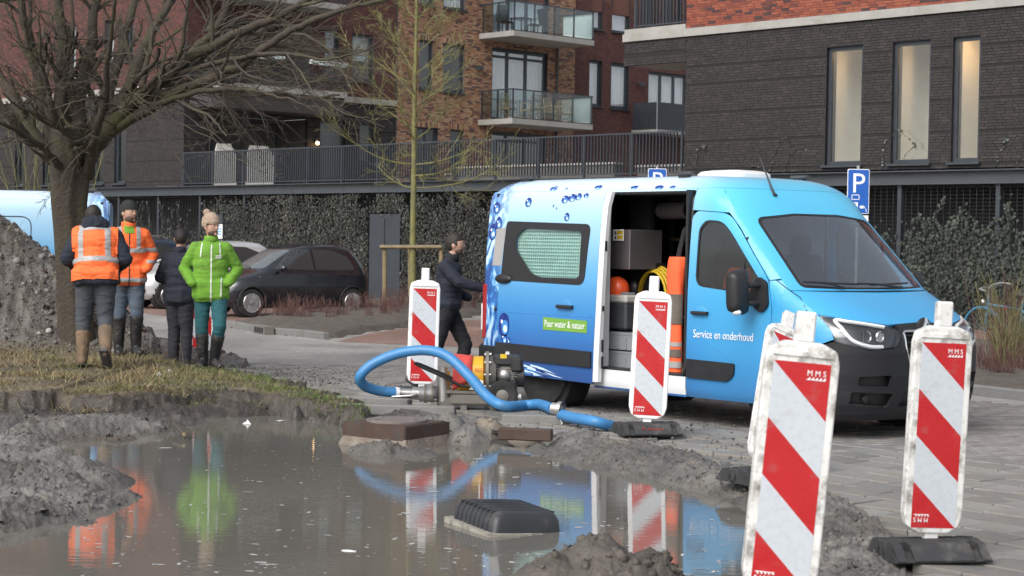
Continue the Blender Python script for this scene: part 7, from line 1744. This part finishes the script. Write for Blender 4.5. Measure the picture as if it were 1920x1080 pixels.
# ------------------------------------------------------------------ bicycles at the right edge
pm('bike_blue', (.05,.22,.36), rough=.4, coat=.3)
pm('bike_dark', (.03,.03,.032), rough=.45)
def bike(label,loc,rz,frame,tilt=.0):
    b=thing('bicycle',label,'bicycle',loc,rz,'bicycles parked by the ivy'); b.rotation_euler=(tilt,0,rz)
    for x in (-.52,.52):
        m=MB(); m.lathe([(.34+.016*math.cos(a),.016*math.sin(a)) for a in np.linspace(0,2*math.pi,7)[:-1]],(x,0,.355),axis='Y',n=30,close=True); w=m.build('wheel',M['rubber'],b,smooth=True); m=MB()
        for k in range(14): a=k*.449; m.bar((x,0,.355),(x+.33*math.cos(a),0,.355+.33*math.sin(a)),.004)
        m.build('spokes',M['aluminium'],w)
        m=MB(); m.tube([(x+.375*math.cos(a),0,.355+.375*math.sin(a)) for a in np.linspace(.3,2.9,14)],.02,5); m.build('mudguard',M[frame],b,smooth=True)
    m=MB(); m.tube([(-.52,0,.355),(-.12,0,.30),(.42,0,.72),(.38,0,.85)],.018,7); m.tube([(-.12,0,.30),(-.24,0,.82)],.018,7); m.tube([(-.22,0,.72),(.40,0,.78)],.018,7); m.tube([(-.52,0,.355),(-.22,0,.72)],.012,6); m.tube([(.38,0,.88),(.44,0,.62),(.52,0,.355)],.016,7); m.build('frame',M[frame],b,smooth=True)
    m=MB(); m.tube([(.38,0,.88),(.36,0,1.02),(.36,.1,1.06),(.30,.26,1.06),(.16,.29,1.04)],.014,7); m.tube([(.36,0,1.02),(.36,-.1,1.06),(.30,-.26,1.06),(.16,-.29,1.04)],.014,7); m.build('handlebar',M['aluminium'],b,smooth=True)
    m=MB(); m.sph((-.27,0,.95),(.13,.08,.045),14,8); m.build('saddle',M['bike_dark'],b,smooth=True); m=MB(); m.tube([(-.24,0,.8),(-.26,0,.94)],.014,6); m.build('seat_post',M['aluminium'],b)
    m=MB(); 
    for y in (-.06,0,.06): m.tube([(-.80,y,.76),(-.32,y,.78)],.008,5)
    m.tube([(-.78,-.07,.76),(-.78,.07,.76)],.008,5); m.tube([(-.55,0,.37),(-.6,0,.76)],.008,5); m.build('carrier',M[frame],b); m=MB(); m.box((-.82,0,.72),(.02,.06,.04)); m.build('rear_light',M['lamp_red'],b)
    m=MB(); m.tube([(.46,0,.80),(.50,0,.82)],[.03,.04],10); m.build('headlight',M['aluminium'],b)
    m=MB(); m.tube([(-.12,-.02,.3),(-.05,-.12,.02)],.01,5); m.build('kickstand',M['aluminium'],b)
ga=gnd(1860,636,RZ); gb=gnd(1945,640,RZ)
bike('blue bicycle with red rear light behind the twig bush',(7.45,26.8,RZ+.09),2.2,'bike_blue',-.18)
bike('dark bicycle with chrome handlebar at the right photo edge',(8.0,26.9,RZ+.1),.35,'bike_dark',.05)
# ------------------------------------------------------------------ gully in the kerb and litter
gu=thing('kerb_gully','iron gully opening set in the kerb left of the planting bed','gully',(bedL[1].x-.05,bedL[1].y,RZ),math.atan2(dv.y,dv.x))
m=MB(); m.box((0,-.01,.07),(.78,.17,.155),bev=.008); m.build('frame',M['cast_grey'],gu)
for k in range(4): m=MB(); m.box((-.22+k*.147,-.098,.07),(.10,.006,.09)); m.build('slot',M['inside_dark'],gu)
pm('litter_white', (.66,.67,.66), rough=.6, var=.1)
def litter(label,p,s,seed,flat=False):
    rr=random.Random(seed); t=thing('plastic_litter',label,'litter',p,rr.uniform(0,6)); m=MB(); V=[]; n=9
    for i in range(4):
        for k in range(n):
            a=2*math.pi*k/n; r_=s*(1-.28*i)*rr.uniform(.55,1.15); V.append((r_*math.cos(a),r_*math.sin(a)*.7,(.03 if flat else .2)*s*i*rr.uniform(.3,1.6)))
    m.loft([[Vector(v) for v in V[i*n:(i+1)*n]] for i in range(4)]); m.build('scrap',M['litter_white'],t)
for k,(x,y,s,lab) in enumerate(((298,718,.05,'white plastic scrap on the grass below the navy man'),(318,712,.04,'small white scrap in the grass near the green man boots'))):
    g=gnd(x,y,.03); litter(lab,(g.x,g.y,float(hgrid(g.x,g.y))),s,k)
for k,(x,y,s,fl,lab) in enumerate(((464,795,.05,False,'white plastic scrap standing at the far water edge'),(525,789,.05,True,'flat white scrap at the far water edge'),(654,1034,.055,True,'whitish scrap floating in the middle of the puddle'),(634,794,.04,False,'white scrap beside the manhole frame'))):
    g=gnd(x,y,WZ); litter(lab,(g.x,g.y,WZ+.002),s,k+9,fl)
# foam flecks drifting on the water
r=np.random.default_rng(21); n=800; px=r.uniform(150,1400,n); py=785+300*r.random(n)**.8; X,Y=gnd_np(px,py,WZ); Z=hgrid(X,Y); ok=(Z<WZ-.02)&(r.random(n)<.25+.75*(vnoise(X,Y,1.1,3,6.0)>0)); X,Y=X[ok],Y[ok]; n=len(X)
hexa=[(math.cos(a),math.sin(a)*.55,0) for a in np.linspace(0,2*math.pi,7)[:-1]]+[(0,0,.12)]
th=r.uniform(0,6.28,n); rot=np.zeros((n,3,3)); rot[:,0,0]=np.cos(th); rot[:,0,1]=-np.sin(th); rot[:,1,0]=np.sin(th); rot[:,1,1]=np.cos(th); rot[:,2,2]=1
S=(abs(r.normal(0,.010,n))+.004)[:,None]*np.array([[1,1,.5]])*np.stack([r.uniform(.6,1.8,n),r.uniform(.6,1.2,n),np.ones(n)],-1)
scatter('foam_flecks',hexa,[(k,(k+1)%6,6) for k in range(6)],np.stack([X,Y,np.full(n,WZ+.0015)],-1),S,np.full((n,3),.5)*r.uniform(.6,1.15,(n,1)),M['pebble'],r,'pale foam flecks and bubbles drifting on the muddy water','foam',rot)
# roots and a snapped branch in the dug bank
def roots(label,P_,r0):
    t=thing('tree_root',label,'root',(0,0,0)); m=MB(); q=smooth_path(P_,6); m.tube(q,[r0*(1-.7*i/len(q)) for i in range(len(q))],7); m.build('root',M['bark'],t,smooth=True)
    rr=random.Random(int(r0*1e4)); m=MB()
    for k in range(14):
        a=q[rr.randrange(len(q))]; m.tube([a,a+Vector((rr.gauss(0,.06),rr.gauss(0,.05),-rr.uniform(.03,.12))),a+Vector((rr.gauss(0,.12),rr.gauss(0,.05),-rr.uniform(.08,.2)))],[.005,.004,.002],4)
    m.build('rootlets',M['bark_twig'],t)
roots('thick broken root poking out of the dug bank below the grass',[atd(350,778,17.2),atd(353,762,17.5),atd(385,760,17.6),atd(430,768,17.6),atd(462,775,17.6)],.035)
roots('long thin root running along the top of the dug bank',[atd(452,742,18.2),atd(500,745,18.1),atd(540,752,18.1),atd(556,766,18.0)],.022)
roots('short dark root dipping into the water below the verge',[atd(490,765,17.8),atd(475,775,17.5),atd(455,786,17.2)],.03)
st=thing('broken_stick','snapped stick with orange broken end on the mud spit','stick',(0,0,0)); m=MB(); m.tube([atd(326,794,15.6),atd(345,814,15.1)],[.018,.02],7); m.build('stick',M['bark_twig'],st); m=MB(); m.tube([atd(345,814,15.1),atd(347,817,15.05)],[.018,.01],7); m.build('break',M['stake_wood'],st)
# steel channel pieces and timber lying by the pump
for (x,y,L,w,rz_,lab) in ((690,752,.9,.12,-.35,'dark kerb stone lying loose beside the grass verge'),(745,767,1.1,.12,-.12,'loose dark kerb stone in front of the pump base'),(985,812,.45,.10,-.2,'dark wet beam end lying between the clay heaps'),(1000,785,.55,.2,-.1,'short dark timber under the blue hose')):
    g=gnd(x,y,0); t=thing('kerb_block',lab,'kerb stone',(g.x,g.y,-.06),rz_); m=MB(); m.box((0,0,.05),(L,w,.10),bev=.01); m.build('block',M['rusty_iron' if x==985 else 'kerb'],t)
# ------------------------------------------------------------------ people
pm('skin', (.50,.30,.22), rough=.5, var=.08, scale=20, sss=.15)
pm('hair_dark', (.022,.016,.012), rough=.6, var=.3, scale=40, bump=.8, bscale=120, bdist=.006)
pm('beard', (.075,.046,.032), rough=.7, var=.3, scale=60, bump=.8, bscale=160, bdist=.005)
pm('eye_white', (.42,.39,.36), rough=.4); pm('eye_dark', (.02,.015,.012), rough=.2); pm('lips', (.36,.15,.13), rough=.5)
pm('navy_cloth', (.012,.016,.028), rough=.85, var=.25, scale=7, bump=.4, bscale=30, bdist=.01)
pm('black_cloth', (.014,.015,.018), rough=.85, var=.25, scale=7, bump=.3, bscale=30, bdist=.01)
pm('green_fleece', (.135,.31,.03), rough=.9, var=.12, scale=6, bump=.5, bscale=90, bdist=.004, dirt=(.09,.13,.03), dirtamt=.22, dscale=4)
pm('teal_cloth', (.016,.095,.11), rough=.85, var=.15, scale=6, dirt=(.06,.08,.07), dirtamt=.2, dscale=4, bump=.3, bscale=25, bdist=.01)
pm('jeans', (.075,.10,.135), rough=.9, var=.3, scale=4, dirt=(.05,.048,.045), dirtamt=.35, dscale=3, bump=.3, bscale=60)
pm('grey_jeans', (.055,.062,.075), rough=.9, var=.3, scale=4, dirt=(.07,.06,.05), dirtamt=.3, dscale=3, bump=.3, bscale=60)
pm('dark_trouser', (.024,.024,.030), rough=.9, var=.2, scale=5)
pm('boot_leather', (.17,.11,.065), rough=.75, var=.3, scale=8, dirt=(.09,.075,.06), dirtamt=.5, dscale=5, bump=.5, bscale=40)
pm('boot_black', (.02,.02,.022), rough=.45, var=.2, dirt=(.10,.09,.075), dirtamt=.3, dscale=6)
pm('knit_dark', (.025,.027,.028), rough=.95, bump=.8, bscale=110, bdist=.006)
pm('knit_beige', (.36,.27,.20), rough=.95, var=.15, scale=15, bump=1, bscale=80, bdist=.01)
pm('hivis_cloth', (.92,.155,.035), rough=.75, var=.06, scale=5, bump=.4, bscale=18, bdist=.012)
pm('zip_white', (.62,.66,.60), rough=.6)
def capsule(mb,a,b,r0,r1,n=14):
    a=Vector(a); b=Vector(b); d=(b-a); L=d.length; t=d/L if L>1e-6 else Vector((0,0,1)); pts=[];rs=[]
    for k in range(5): al=math.pi/2*(1-k/4); pts.append(a-t*r0*math.sin(al)); rs.append(max(.002,r0*math.cos(al)))
    for k in range(1,5): al=math.pi/2*k/4; pts.append(b+t*r1*math.sin(al)); rs.append(max(.002,r1*math.cos(al)))
    mb.tube(pts,rs,n)
def remesh(mb,vox,sm=3,fold=0.0,fsc=9.0,seed=0.0,aniso=(1,1,1)):
    me=mb.mesh('tmp',[M['skin']]); o=bpy.data.objects.new('tmp',me); COL.objects.link(o)
    r_=o.modifiers.new('r','REMESH'); r_.mode='VOXEL'; r_.voxel_size=vox
    s_=o.modifiers.new('s','SMOOTH'); s_.iterations=sm; s_.factor=.5
    out=bpy.data.meshes.new_from_object(o.evaluated_get(bpy.context.evaluated_depsgraph_get())); bpy.data.objects.remove(o,do_unlink=True); bpy.data.meshes.remove(me)
    n=len(out.vertices); co=np.empty(n*3,np.float32); no=np.empty(n*3,np.float32); out.vertices.foreach_get('co',co); out.vertex_normals.foreach_get('vector',no); co=co.reshape(-1,3); no=no.reshape(-1,3)
    if fold>0:
        q=co*np.array(aniso)*fsc; d=vnoise(q[:,0]+q[:,1]*.7,q[:,2],1.0,3,seed+1); d=np.abs(d)-.25
        co=co+no*(d*fold)[:,None]; out.vertices.foreach_set('co',co.astype(np.float32).ravel())
    out.polygons.foreach_set('use_smooth',[True]*len(out.polygons)); out.materials.clear(); out.update(); return out
def pobj(name,me,mat,parent): me.materials.clear(); me.materials.append(M[mat]); return mobj(name,me,parent)
def limb(mb,P_,R_):
    for i in range(len(P_)-1): capsule(mb,P_[i],P_[i+1],R_[i],R_[i+1])
def ell(mb,c,r,rot=None): mb.sph(c,r,18,12,rot)
def person(label,loc,rz,J,wear,H=1.8):
    """J: joints in metres (x = the person's left when facing -y). wear: cloth colours"""
    P_=thing('person',label,'person',loc,rz); P_.scale=(H/1.8,)*3
    g=lambda k:Vector(J[k])
    hip,ch,nk,hd=g('hip'),g('chest'),g('neck'),g('head'); up=(nk-hip).normalized()
    yaw=J.get('yaw',0.0); tr=J.get('tyaw',0.0); Rt=Matrix.Rotation(tr,3,'Z'); Rh=Matrix.Rotation(yaw,3,'Z')@Matrix.Rotation(J.get('nod',0.0),3,'X')
    # body: one continuous surface
    b=MB(); ell(b,hip+Vector((0,0,.02)),(.155,.11,.12),Rt); ell(b,(hip+ch)/2,(.14,.10,.18),Rt); ell(b,ch,(.165,.11,.17),Rt); capsule(b,ch+Vector((0,0,.08)),nk+Vector((0,0,.03)),.08,.055); capsule(b,nk,hd-Vector((0,0,.05)),.055,.055)
    for s in 'lr':
        limb(b,[g('sh'+s),g('el'+s),g('wr'+s)],[.05,.04,.03]); limb(b,[g('hp'+s),g('kn'+s),g('an'+s)],[.08,.055,.04]); capsule(b,g('an'+s),g('to'+s),.042,.035)
    ell(b,hd,(.076,.096,.112),Rh); ell(b,hd+Rh@Vector((0,-.03,-.075)),(.055,.062,.05),Rh)
    ell(b,hd+Rh@Vector((0,-.098,-.018)),(.012,.018,.02),Rh); ell(b,hd+Rh@Vector((0,-.09,.005)),(.009,.012,.028),Rh); ell(b,hd+Rh@Vector((0,-.078,.03)),(.05,.018,.012),Rh)
    for sx in (-1,1): ell(b,hd+Rh@Vector((sx*.078,.012,-.015)),(.012,.022,.03),Rh)
    ell(b,hd+Rh@Vector((0,-.083,-.088)),(.022,.02,.018),Rh)
    if J.get('hand'):
        w=g('wrr'); d=(w-g('elr')).normalized(); sd=d.cross(Vector((0,0,1))).normalized(); u_=sd.cross(d)
        ell(b,w+d*.05,(.035,.035,.035))
        capsule(b,w,w+d*.075,.028,.034)
        for k in range(4):
            o_=u_*(.028-.018*k); L=(.075,.085,.08,.062)[k]; a0=w+d*.085+o_; limb(b,[a0,a0+d*L*.55+sd*.004,a0+d*L*.9+sd*.02],[.0095,.009,.0075])
        a0=w+d*.03+u_*.03; limb(b,[a0,a0+d*.03+u_*.025,a0+d*.06+u_*.03],[.011,.010,.008])
    pobj('body',remesh(b,.0105,2),'skin',P_)
    # eyes, mouth
    for sx in (-1,1):
        m=MB(); m.sph(hd+Rh@Vector((sx*.031,-.0835,.010)),(.011,.009,.0055),10,8,Rh); e=m.build('eye',M['eye_white'],P_,smooth=True); m=MB(); m.sph(hd+Rh@Vector((sx*.031,-.0905,.010)),(.006,.0035,.0055),8,6,Rh); m.build('pupil',M['eye_dark'],e)
        m=MB(); m.sph(hd+Rh@Vector((sx*.032,-.0885,.030)),(.017,.007,.0032),8,6,Rh); m.build('eyebrow',M['hair_dark'],P_)
    m=MB(); m.sph(hd+Rh@Vector((0,-.088,-.062)),(.022,.010,.006),10,6,Rh); m.build('mouth',M['lips'],P_,smooth=True)
    # trousers
    t=MB(); tw=wear.get('leg',1.0); ell(t,hip+Vector((0,0,.03)),(.182,.135,.115),Rt)
    for s in 'lr':
        hp,kn,an=g('hp'+s),g('kn'+s),g('an'+s); 
        bh_=wear.get('boot_h',.2); tuck=bh_>.15; e_=an+(kn-an).normalized()*(bh_-.03 if tuck else .04)
        limb(t,[hp,(hp+kn)/2,kn,(kn+e_)/2,e_],[.112*tw,.096*tw,.080*tw,(.074 if tuck else .078)*tw,.062 if tuck else .072*tw])
    pobj('trousers',remesh(t,.012,4,.011,7,1.0,(.6,.6,2.2)),wear['trousers'],P_)
    # boots / shoes
    for s in 'lr':
        f=MB(); an,to,kn=g('an'+s),g('to'+s),g('kn'+s); hb=wear.get('boot_h',.22); d=(kn-an).normalized()
        limb(f,[an+d*hb,an+d*hb*.4,an-d*.02],[.080 if hb>.15 else .05,.068 if hb>.15 else .05,.056]); hl=an-(to-an).normalized()*.035-Vector((0,0,.02)); limb(f,[hl,(hl+to)/2+Vector((0,0,.005)),to],[.047,.05,.042])
        sole=(to-an).normalized()
        pobj('boot',remesh(f,.010,2,.006,16,2.0),wear['boots'],P_)
        m=MB(); c=(hl+to)/2; q=(to-hl); ln=q.length+.08; x=q.normalized(); y=Vector((0,0,1)).cross(x).normalized(); z=x.cross(y); m.box(c-z*.045,(ln,.095,.025),Matrix((x,y,z)).transposed(),bev=.01); m.build('sole',M['boot_black'],P_)
    # jacket
    j=MB(); bl=wear.get('bulk',1.0); hem=wear.get('hem',.0)
    ell(j,ch+Vector((0,0,.06)),(.205*bl,.145*bl,.16),Rt); ell(j,ch-Vector((0,0,.06)),(.20*bl,.15*bl,.18),Rt); ell(j,hip*.55+ch*.45,(.19*bl,.148*bl,.18),Rt); ell(j,hip+up*(.10-hem),(.19*bl,.145*bl,.13),Rt); ell(j,hip+up*(.16-hem),(.195*bl,.15*bl,.16),Rt)
    if hem>.05: j.box(hip+up*(.06-hem*.5),(.405*bl,.30*bl,.16+hem*1.3),Rt,bev=.09)
    capsule(j,ch+Vector((0,0,.12)),nk+Vector((0,0,.01)),.12,.078)
    for s in 'lr':
        sh,elb,wr=g('sh'+s),g('el'+s),g('wr'+s); capsule(j,ch+Vector((0,0,.115)),sh,.105,.080*bl); limb(j,[sh,(sh+elb)/2,elb,(elb+wr)/2,wr-(wr-elb).normalized()*.02],[.080*bl,.072*bl,.064*bl,.060*bl,.050*bl])
    jm_=remesh(j,.012,5,.011*wear.get('folds',1),6,3.0,(.7,.7,1.8))
    bmh=bmesh.new(); bmh.from_mesh(jm_); bmesh.ops.bisect_plane(bmh,geom=bmh.verts[:]+bmh.edges[:]+bmh.faces[:],plane_co=hip-up*(hem+.0),plane_no=up,clear_inner=True); jm=bpy.data.meshes.new('jacket'); bmh.to_mesh(jm); bmh.free(); jm.polygons.foreach_set('use_smooth',[True]*len(jm.polygons))
    jo=pobj('jacket',jm,wear['jacket'],P_)
    # shells that follow the jacket's surface: bands, vest, zip
    jv=np.array([v.co[:] for v in jm.vertices]); jn=np.array([v.normal[:] for v in jm.vertices])
    def near_(fn,f):
        c=f.calc_center_median()
        return fn(c) or any(fn(v.co) for v in f.verts)
    def shell(name,mask_fn,off,mat,parent):
        bm=bmesh.new(); bm.from_mesh(jm); far=[f for f in bm.faces if not near_(mask_fn,f)]; bmesh.ops.delete(bm,geom=far,context='FACES'); bmesh.ops.subdivide_edges(bm,edges=bm.edges[:],cuts=2,use_grid_fill=True); dele=[f for f in bm.faces if not mask_fn(f.calc_center_median())]
        bmesh.ops.delete(bm,geom=dele,context='FACES')
        if not bm.faces: bm.free(); return None
        nr={v:v.normal.copy() for v in bm.verts}
        for v in bm.verts: v.co+=nr[v]*off
        me=bpy.data.meshes.new(name); bm.to_mesh(me); bm.free(); me.materials.clear(); me.materials.append(M[mat]); me.polygons.foreach_set('use_smooth',[True]*len(me.polygons)); return mobj(name,me,parent)
    def arm_d(p):
        return min(_segd(p,g('sh'+s),g('el'+s)) for s in 'lr'),min(_segd(p,g('el'+s),g('wr'+s)) for s in 'lr')
    Rti=Rt.transposed()
    def loc_(p):
        """coordinates on the trunk: across, out of the front, height above hip along the spine"""
        t=(p-hip).dot(up); q=Rti@(p-(hip+up*t)); return q.x,q.y,t
    for (nm,fn,off,mat) in wear.get('shells',[]): shell(nm,lambda p,fn=fn:fn(p,loc_(p),arm_d(p)),off,mat,jo)
    # collar
    m=MB(); secs=[]
    for z,r_ in ((-.02,.088),(.03,.083),(.065,.08)): secs.append([nk+up*z+Rt@Vector((math.cos(a)*r_,math.sin(a)*r_*1.05,.0)) for a in np.linspace(0,2*math.pi,21)[:-1]])
    m.loft(secs,cap=False); o=m.build('collar',M[wear.get('collar',wear['jacket'])],jo,smooth=True); o.modifiers.new('t','SOLIDIFY').thickness=.012
    # head wear, hair, beard
    def cap_part(name,mat,c,r,cond,vox=.009,fold=.0,extra=None):
        q=MB(); ell(q,hd+Rh@Vector(c),r,Rh)
        if extra: extra(q)
        me=remesh(q,vox,2,fold,30,5.0); bm=bmesh.new(); bm.from_mesh(me); RI=Rh.transposed()
        bmesh.ops.delete(bm,geom=[f for f in bm.faces if not cond(RI@(f.calc_center_median()-hd))],context='FACES'); bm.to_mesh(me); bm.free(); return pobj(name,me,mat,P_)
    hw=wear.get('head')
    cap_part('hair','hair_dark',(0,.012,.018),(.086,.105,.115),lambda q:(q.z>(.045 if q.y<-.03 else (-.02 if q.y<.03 else -.075))) if not hw else (q.y>.02 and q.z>-.07),fold=.008)
    if wear.get('beard'): cap_part('beard','beard',(0,-.028,-.072),(.064,.072,.062) if wear['beard']>1 else (.060,.0675,.056),lambda q:(q.z<-.048 or (abs(q.x)>.045 and q.z<-.01)) and q.y<.02 and not(abs(q.x)<.02 and -.07<q.z<-.052 and q.y<-.06),fold=.004)
    if hw=='beanie': cap_part('beanie','knit_dark',(0,.008,.03),(.092,.110,.118),lambda q:q.z>(.035 if q.y<-.02 else .0),fold=.003)
    if hw=='knit':
        c=cap_part('knit_hat','knit_beige',(0,.012,.042),(.100,.118,.128),lambda q:q.z>(.035 if q.y<-.02 else -.01),fold=.006)
        m=MB(); m.sph(hd+Rh@Vector((.01,.10,.155)),.045,14,10); o=m.build('pompom',M['knit_beige'],c,smooth=True)
        m=MB(); secs=[]
        for z,k in ((.018,1.0),(.04,1.05),(.065,1.03)): secs.append([hd+Rh@Vector((math.cos(a)*.094*k,.012+math.sin(a)*.112*k,z+.02*math.cos(a+math.pi/2)*0-.018*math.sin(a))) for a in np.linspace(0,2*math.pi,25)[:-1]])
        m.loft(secs,cap=False); o=m.build('cuff',M['knit_beige'],c,smooth=True); o.modifiers.new('t','SOLIDIFY').thickness=.012
    if hw=='cap':
        c=cap_part('cap','navy_cloth',(0,.006,.03),(.090,.108,.100),lambda q:q.z>(.035 if q.y<-.02 else .012)); m=MB(); m.sph(hd+Rh@Vector((0,-.12,.042)),(.07,.07,.01),16,6,Rh); m.build('peak',M['navy_cloth'],c,smooth=True)
    if wear.get('hood'):
        q=MB(); ell(q,nk+Vector((0,.06,.05)),(.15,.10,.10)); ell(q,nk+Vector((0,-.01,.07)),(.125,.11,.07)); pobj('hood',remesh(q,.012,3,.018,12,4.0),wear['jacket'],jo)
    return P_
def _segd(p,a,b):
    ab=b-a; t=max(0,min(1,(p-a).dot(ab)/ab.dot(ab))); return (p-(a+ab*t)).length
BASE=dict(hip=(0,0,.95),chest=(0,0,1.28),neck=(0,0,1.49),head=(0,-.02,1.665),shl=(.172,0,1.405),shr=(-.172,0,1.405),ell=(.25,.03,1.15),elr=(-.25,.03,1.15),wrl=(.24,-.10,.92),wrr=(-.24,-.10,.92),hpl=(.095,0,.92),hpr=(-.095,0,.92),knl=(.11,-.02,.50),knr=(-.11,-.02,.50),anl=(.12,.02,.09),anr=(-.12,.02,.09),tol=(.15,-.13,.045),tor=(-.15,-.13,.045))
def pose(**k): d=dict(BASE); d.update(k); return d
trunk=lambda L,A: A[0]>.085 or abs(L[0])<.15
# 1 man in the green jacket, hands in his pockets, looking to the right
gg=gnd(393,700,.03)
person('man in bright green jacket, beige knit hat, teal trousers and black rubber boots',(gg.x,gg.y,float(hgrid(gg.x,gg.y))-.005),.12,
 pose(yaw=.75,nod=.05,elr=(-.31,.07,1.17),wrr=(-.20,-.14,.99),ell=(.31,.07,1.17),wrl=(.20,-.14,1.0),knr=(-.10,.0,.50),anr=(-.075,.06,.09),tor=(-.10,-.10,.045),knl=(.115,-.15,.51),anl=(.05,-.02,.10),tol=(.13,-.17,.045),hpr=(-.09,0,.92)),
 dict(jacket='green_fleece',trousers='teal_cloth',boots='boot_black',boot_h=.30,head='knit',beard=1,collar='green_fleece',bulk=1.06,hem=.16,shells=[
  ('zip',lambda p,L,A:abs(L[0]-.01)<.009 and L[1]<0 and L[2]<.50,.004,'zip_white'),
  ('pocket_zip',lambda p,L,A:abs(L[0]-.125-.02*L[2])<.007 and L[1]<0 and -.10<L[2]<.12 and A[1]>.06,.004,'zip_white'),
  ('piping',lambda p,L,A:abs(abs(L[0])-.10-.10*(.5-L[2]))<.007 and L[1]<0 and .36<L[2]<.52,.004,'zip_white'),
  ('hem_band',lambda p,L,A:L[2]<-.145 and A[1]>.07,.003,'green_fleece'),
  ('chest_logo',lambda p,L,A:L[1]<0 and .055<L[0]<.125 and (.345<L[2]<.362 or .368<L[2]<.38),.004,'zip_white')]),1.76)
# 2 navy man with cap, back half turned
gg=gnd(335,690,.0)
person('man in dark navy jacket and cap seen from behind',(gg.x,gg.y,max(RZ+.01,float(hgrid(gg.x,gg.y)))),math.pi-.35,
 pose(yaw=.55,elr=(-.27,.02,1.16),wrr=(-.12,-.20,1.10),ell=(.27,.04,1.16),wrl=(.12,-.20,1.10),knl=(.08,-.02,.50),knr=(-.10,-.02,.50),anl=(.07,.02,.09),tol=(.09,-.15,.04),anr=(-.11,.02,.09),tor=(-.14,-.14,.04)),
 dict(jacket='navy_cloth',trousers='dark_trouser',boots='boot_black',boot_h=.08,head='cap',bulk=1.0,hem=.13,collar='navy_cloth'),1.72)
# 3 bearded man in the orange jacket
gg=gnd(238,684,.04)
person('bearded man in orange hi-vis jacket, dark beanie and jeans',(gg.x,gg.y,float(hgrid(gg.x,gg.y))-.005),.30,
 pose(yaw=.65,elr=(-.28,.06,1.17),wrr=(-.20,-.12,.98),ell=(.29,.06,1.17),wrl=(.19,-.15,1.0),knl=(.10,-.06,.50),anl=(.10,.02,.09),knr=(-.09,.0,.50),anr=(-.09,.07,.09),tor=(-.10,-.08,.045),tol=(.13,-.13,.045)),
 dict(jacket='hivis_cloth',trousers='jeans',boots='boot_black',boot_h=.36,head='beanie',beard=2,collar='hivis_cloth',bulk=1.05,hem=.13,shells=[
  ('reflective_band',lambda p,L,A:-.09<L[2]<-.04 and A[1]>.075,.004,'reflective'),('reflective_band',lambda p,L,A:.25<L[2]<.30 and A[0]>.09 and A[1]>.075,.004,'reflective'),
  ('reflective_band',lambda p,L,A:abs(abs(L[0])-.105)<.024 and .28<L[2]<.56 and A[0]>.06,.0045,'reflective'),
  ('sleeve_band',lambda p,L,A:A[0]<.10 and abs(L[0])>.17 and .26<L[2]<.31,.004,'reflective'),('sleeve_band',lambda p,L,A:A[1]<.09 and abs(L[0])>.2 and .13<L[2]<.165,.004,'reflective'),
  ('zip',lambda p,L,A:abs(L[0])<.007 and L[1]<0 and L[2]<.5,.005,'trim_black'),('green_lining',lambda p,L,A:abs(L[0])<.055 and L[1]<0 and L[2]>.47,.006,'green_fleece')]),1.86)
# 4 man with the orange vest, walking away
gg=gnd(178,703,.06)
person('man in orange vest over dark padded jacket walking away in brown boots',(gg.x,gg.y,float(hgrid(gg.x,gg.y))-.005),math.pi+.12,
 pose(yaw=-.1,nod=-.35,hip=(0,0,.95),chest=(0,-.07,1.27),neck=(.02,-.13,1.46),head=(.05,-.19,1.60),shl=(.185,-.10,1.39),shr=(-.175,-.10,1.39),ell=(.30,-.02,1.15),wrl=(.20,-.22,1.05),elr=(-.30,-.02,1.15),wrr=(-.20,-.22,1.05),hpl=(.10,0,.92),knl=(.13,-.05,.50),anl=(.13,.02,.09),tol=(.15,-.14,.045),hpr=(-.10,0,.92),knr=(-.10,-.02,.52),anr=(-.14,.30,.20),tor=(-.16,.22,.06)),
 dict(jacket='navy_cloth',trousers='grey_jeans',boots='boot_leather',boot_h=.28,bulk=1.2,hem=.10,hood=True,folds=1.4,leg=1.08,shells=[
  ('vest',lambda p,L,A:-.05<L[2]<.58 and A[1]>.085 and abs(L[0])<.235 and (A[0]>.082 or abs(L[0])<.18),.010,'hivis_cloth'),
  ('reflective_band',lambda p,L,A:.14<L[2]<.195 and abs(L[0])<.235 and A[1]>.085 and (A[0]>.082 or abs(L[0])<.18),.014,'reflective'),
  ('reflective_band',lambda p,L,A:abs(abs(L[0])-.135)<.026 and .195<L[2]<.56,.014,'reflective'),
  ('reflective_band',lambda p,L,A:.475<L[2]<.52 and abs(L[0])<.16 and L[1]>-.02,.0142,'reflective')]),1.86)
# 5 man walking to the van's rear, arm stretched forward
gg=atd(836,733,19.9)
person('dark haired man in navy jacket reaching towards the rear of the van',(gg.x,gg.y,RZ+.008),math.pi/2-.12,
 pose(yaw=0,hip=(0,0,.94),chest=(0,-.02,1.27),neck=(0,-.04,1.48),head=(0,-.085,1.655),elr=(-.25,-.16,1.24),wrr=(-.20,-.42,1.17),ell=(.24,.02,1.14),wrl=(.20,-.22,1.05),hpl=(.09,0,.92),knl=(.10,-.20,.53),anl=(.10,-.12,.12),tol=(.11,-.29,.06),knr=(-.09,.10,.50),anr=(-.10,.36,.15),tor=(-.10,.24,.05),hand=True),
 dict(jacket='navy_cloth',trousers='black_cloth',boots='boot_black',boot_h=.08,beard=1,bulk=1.02,hem=.06,collar='black_cloth'),1.76)
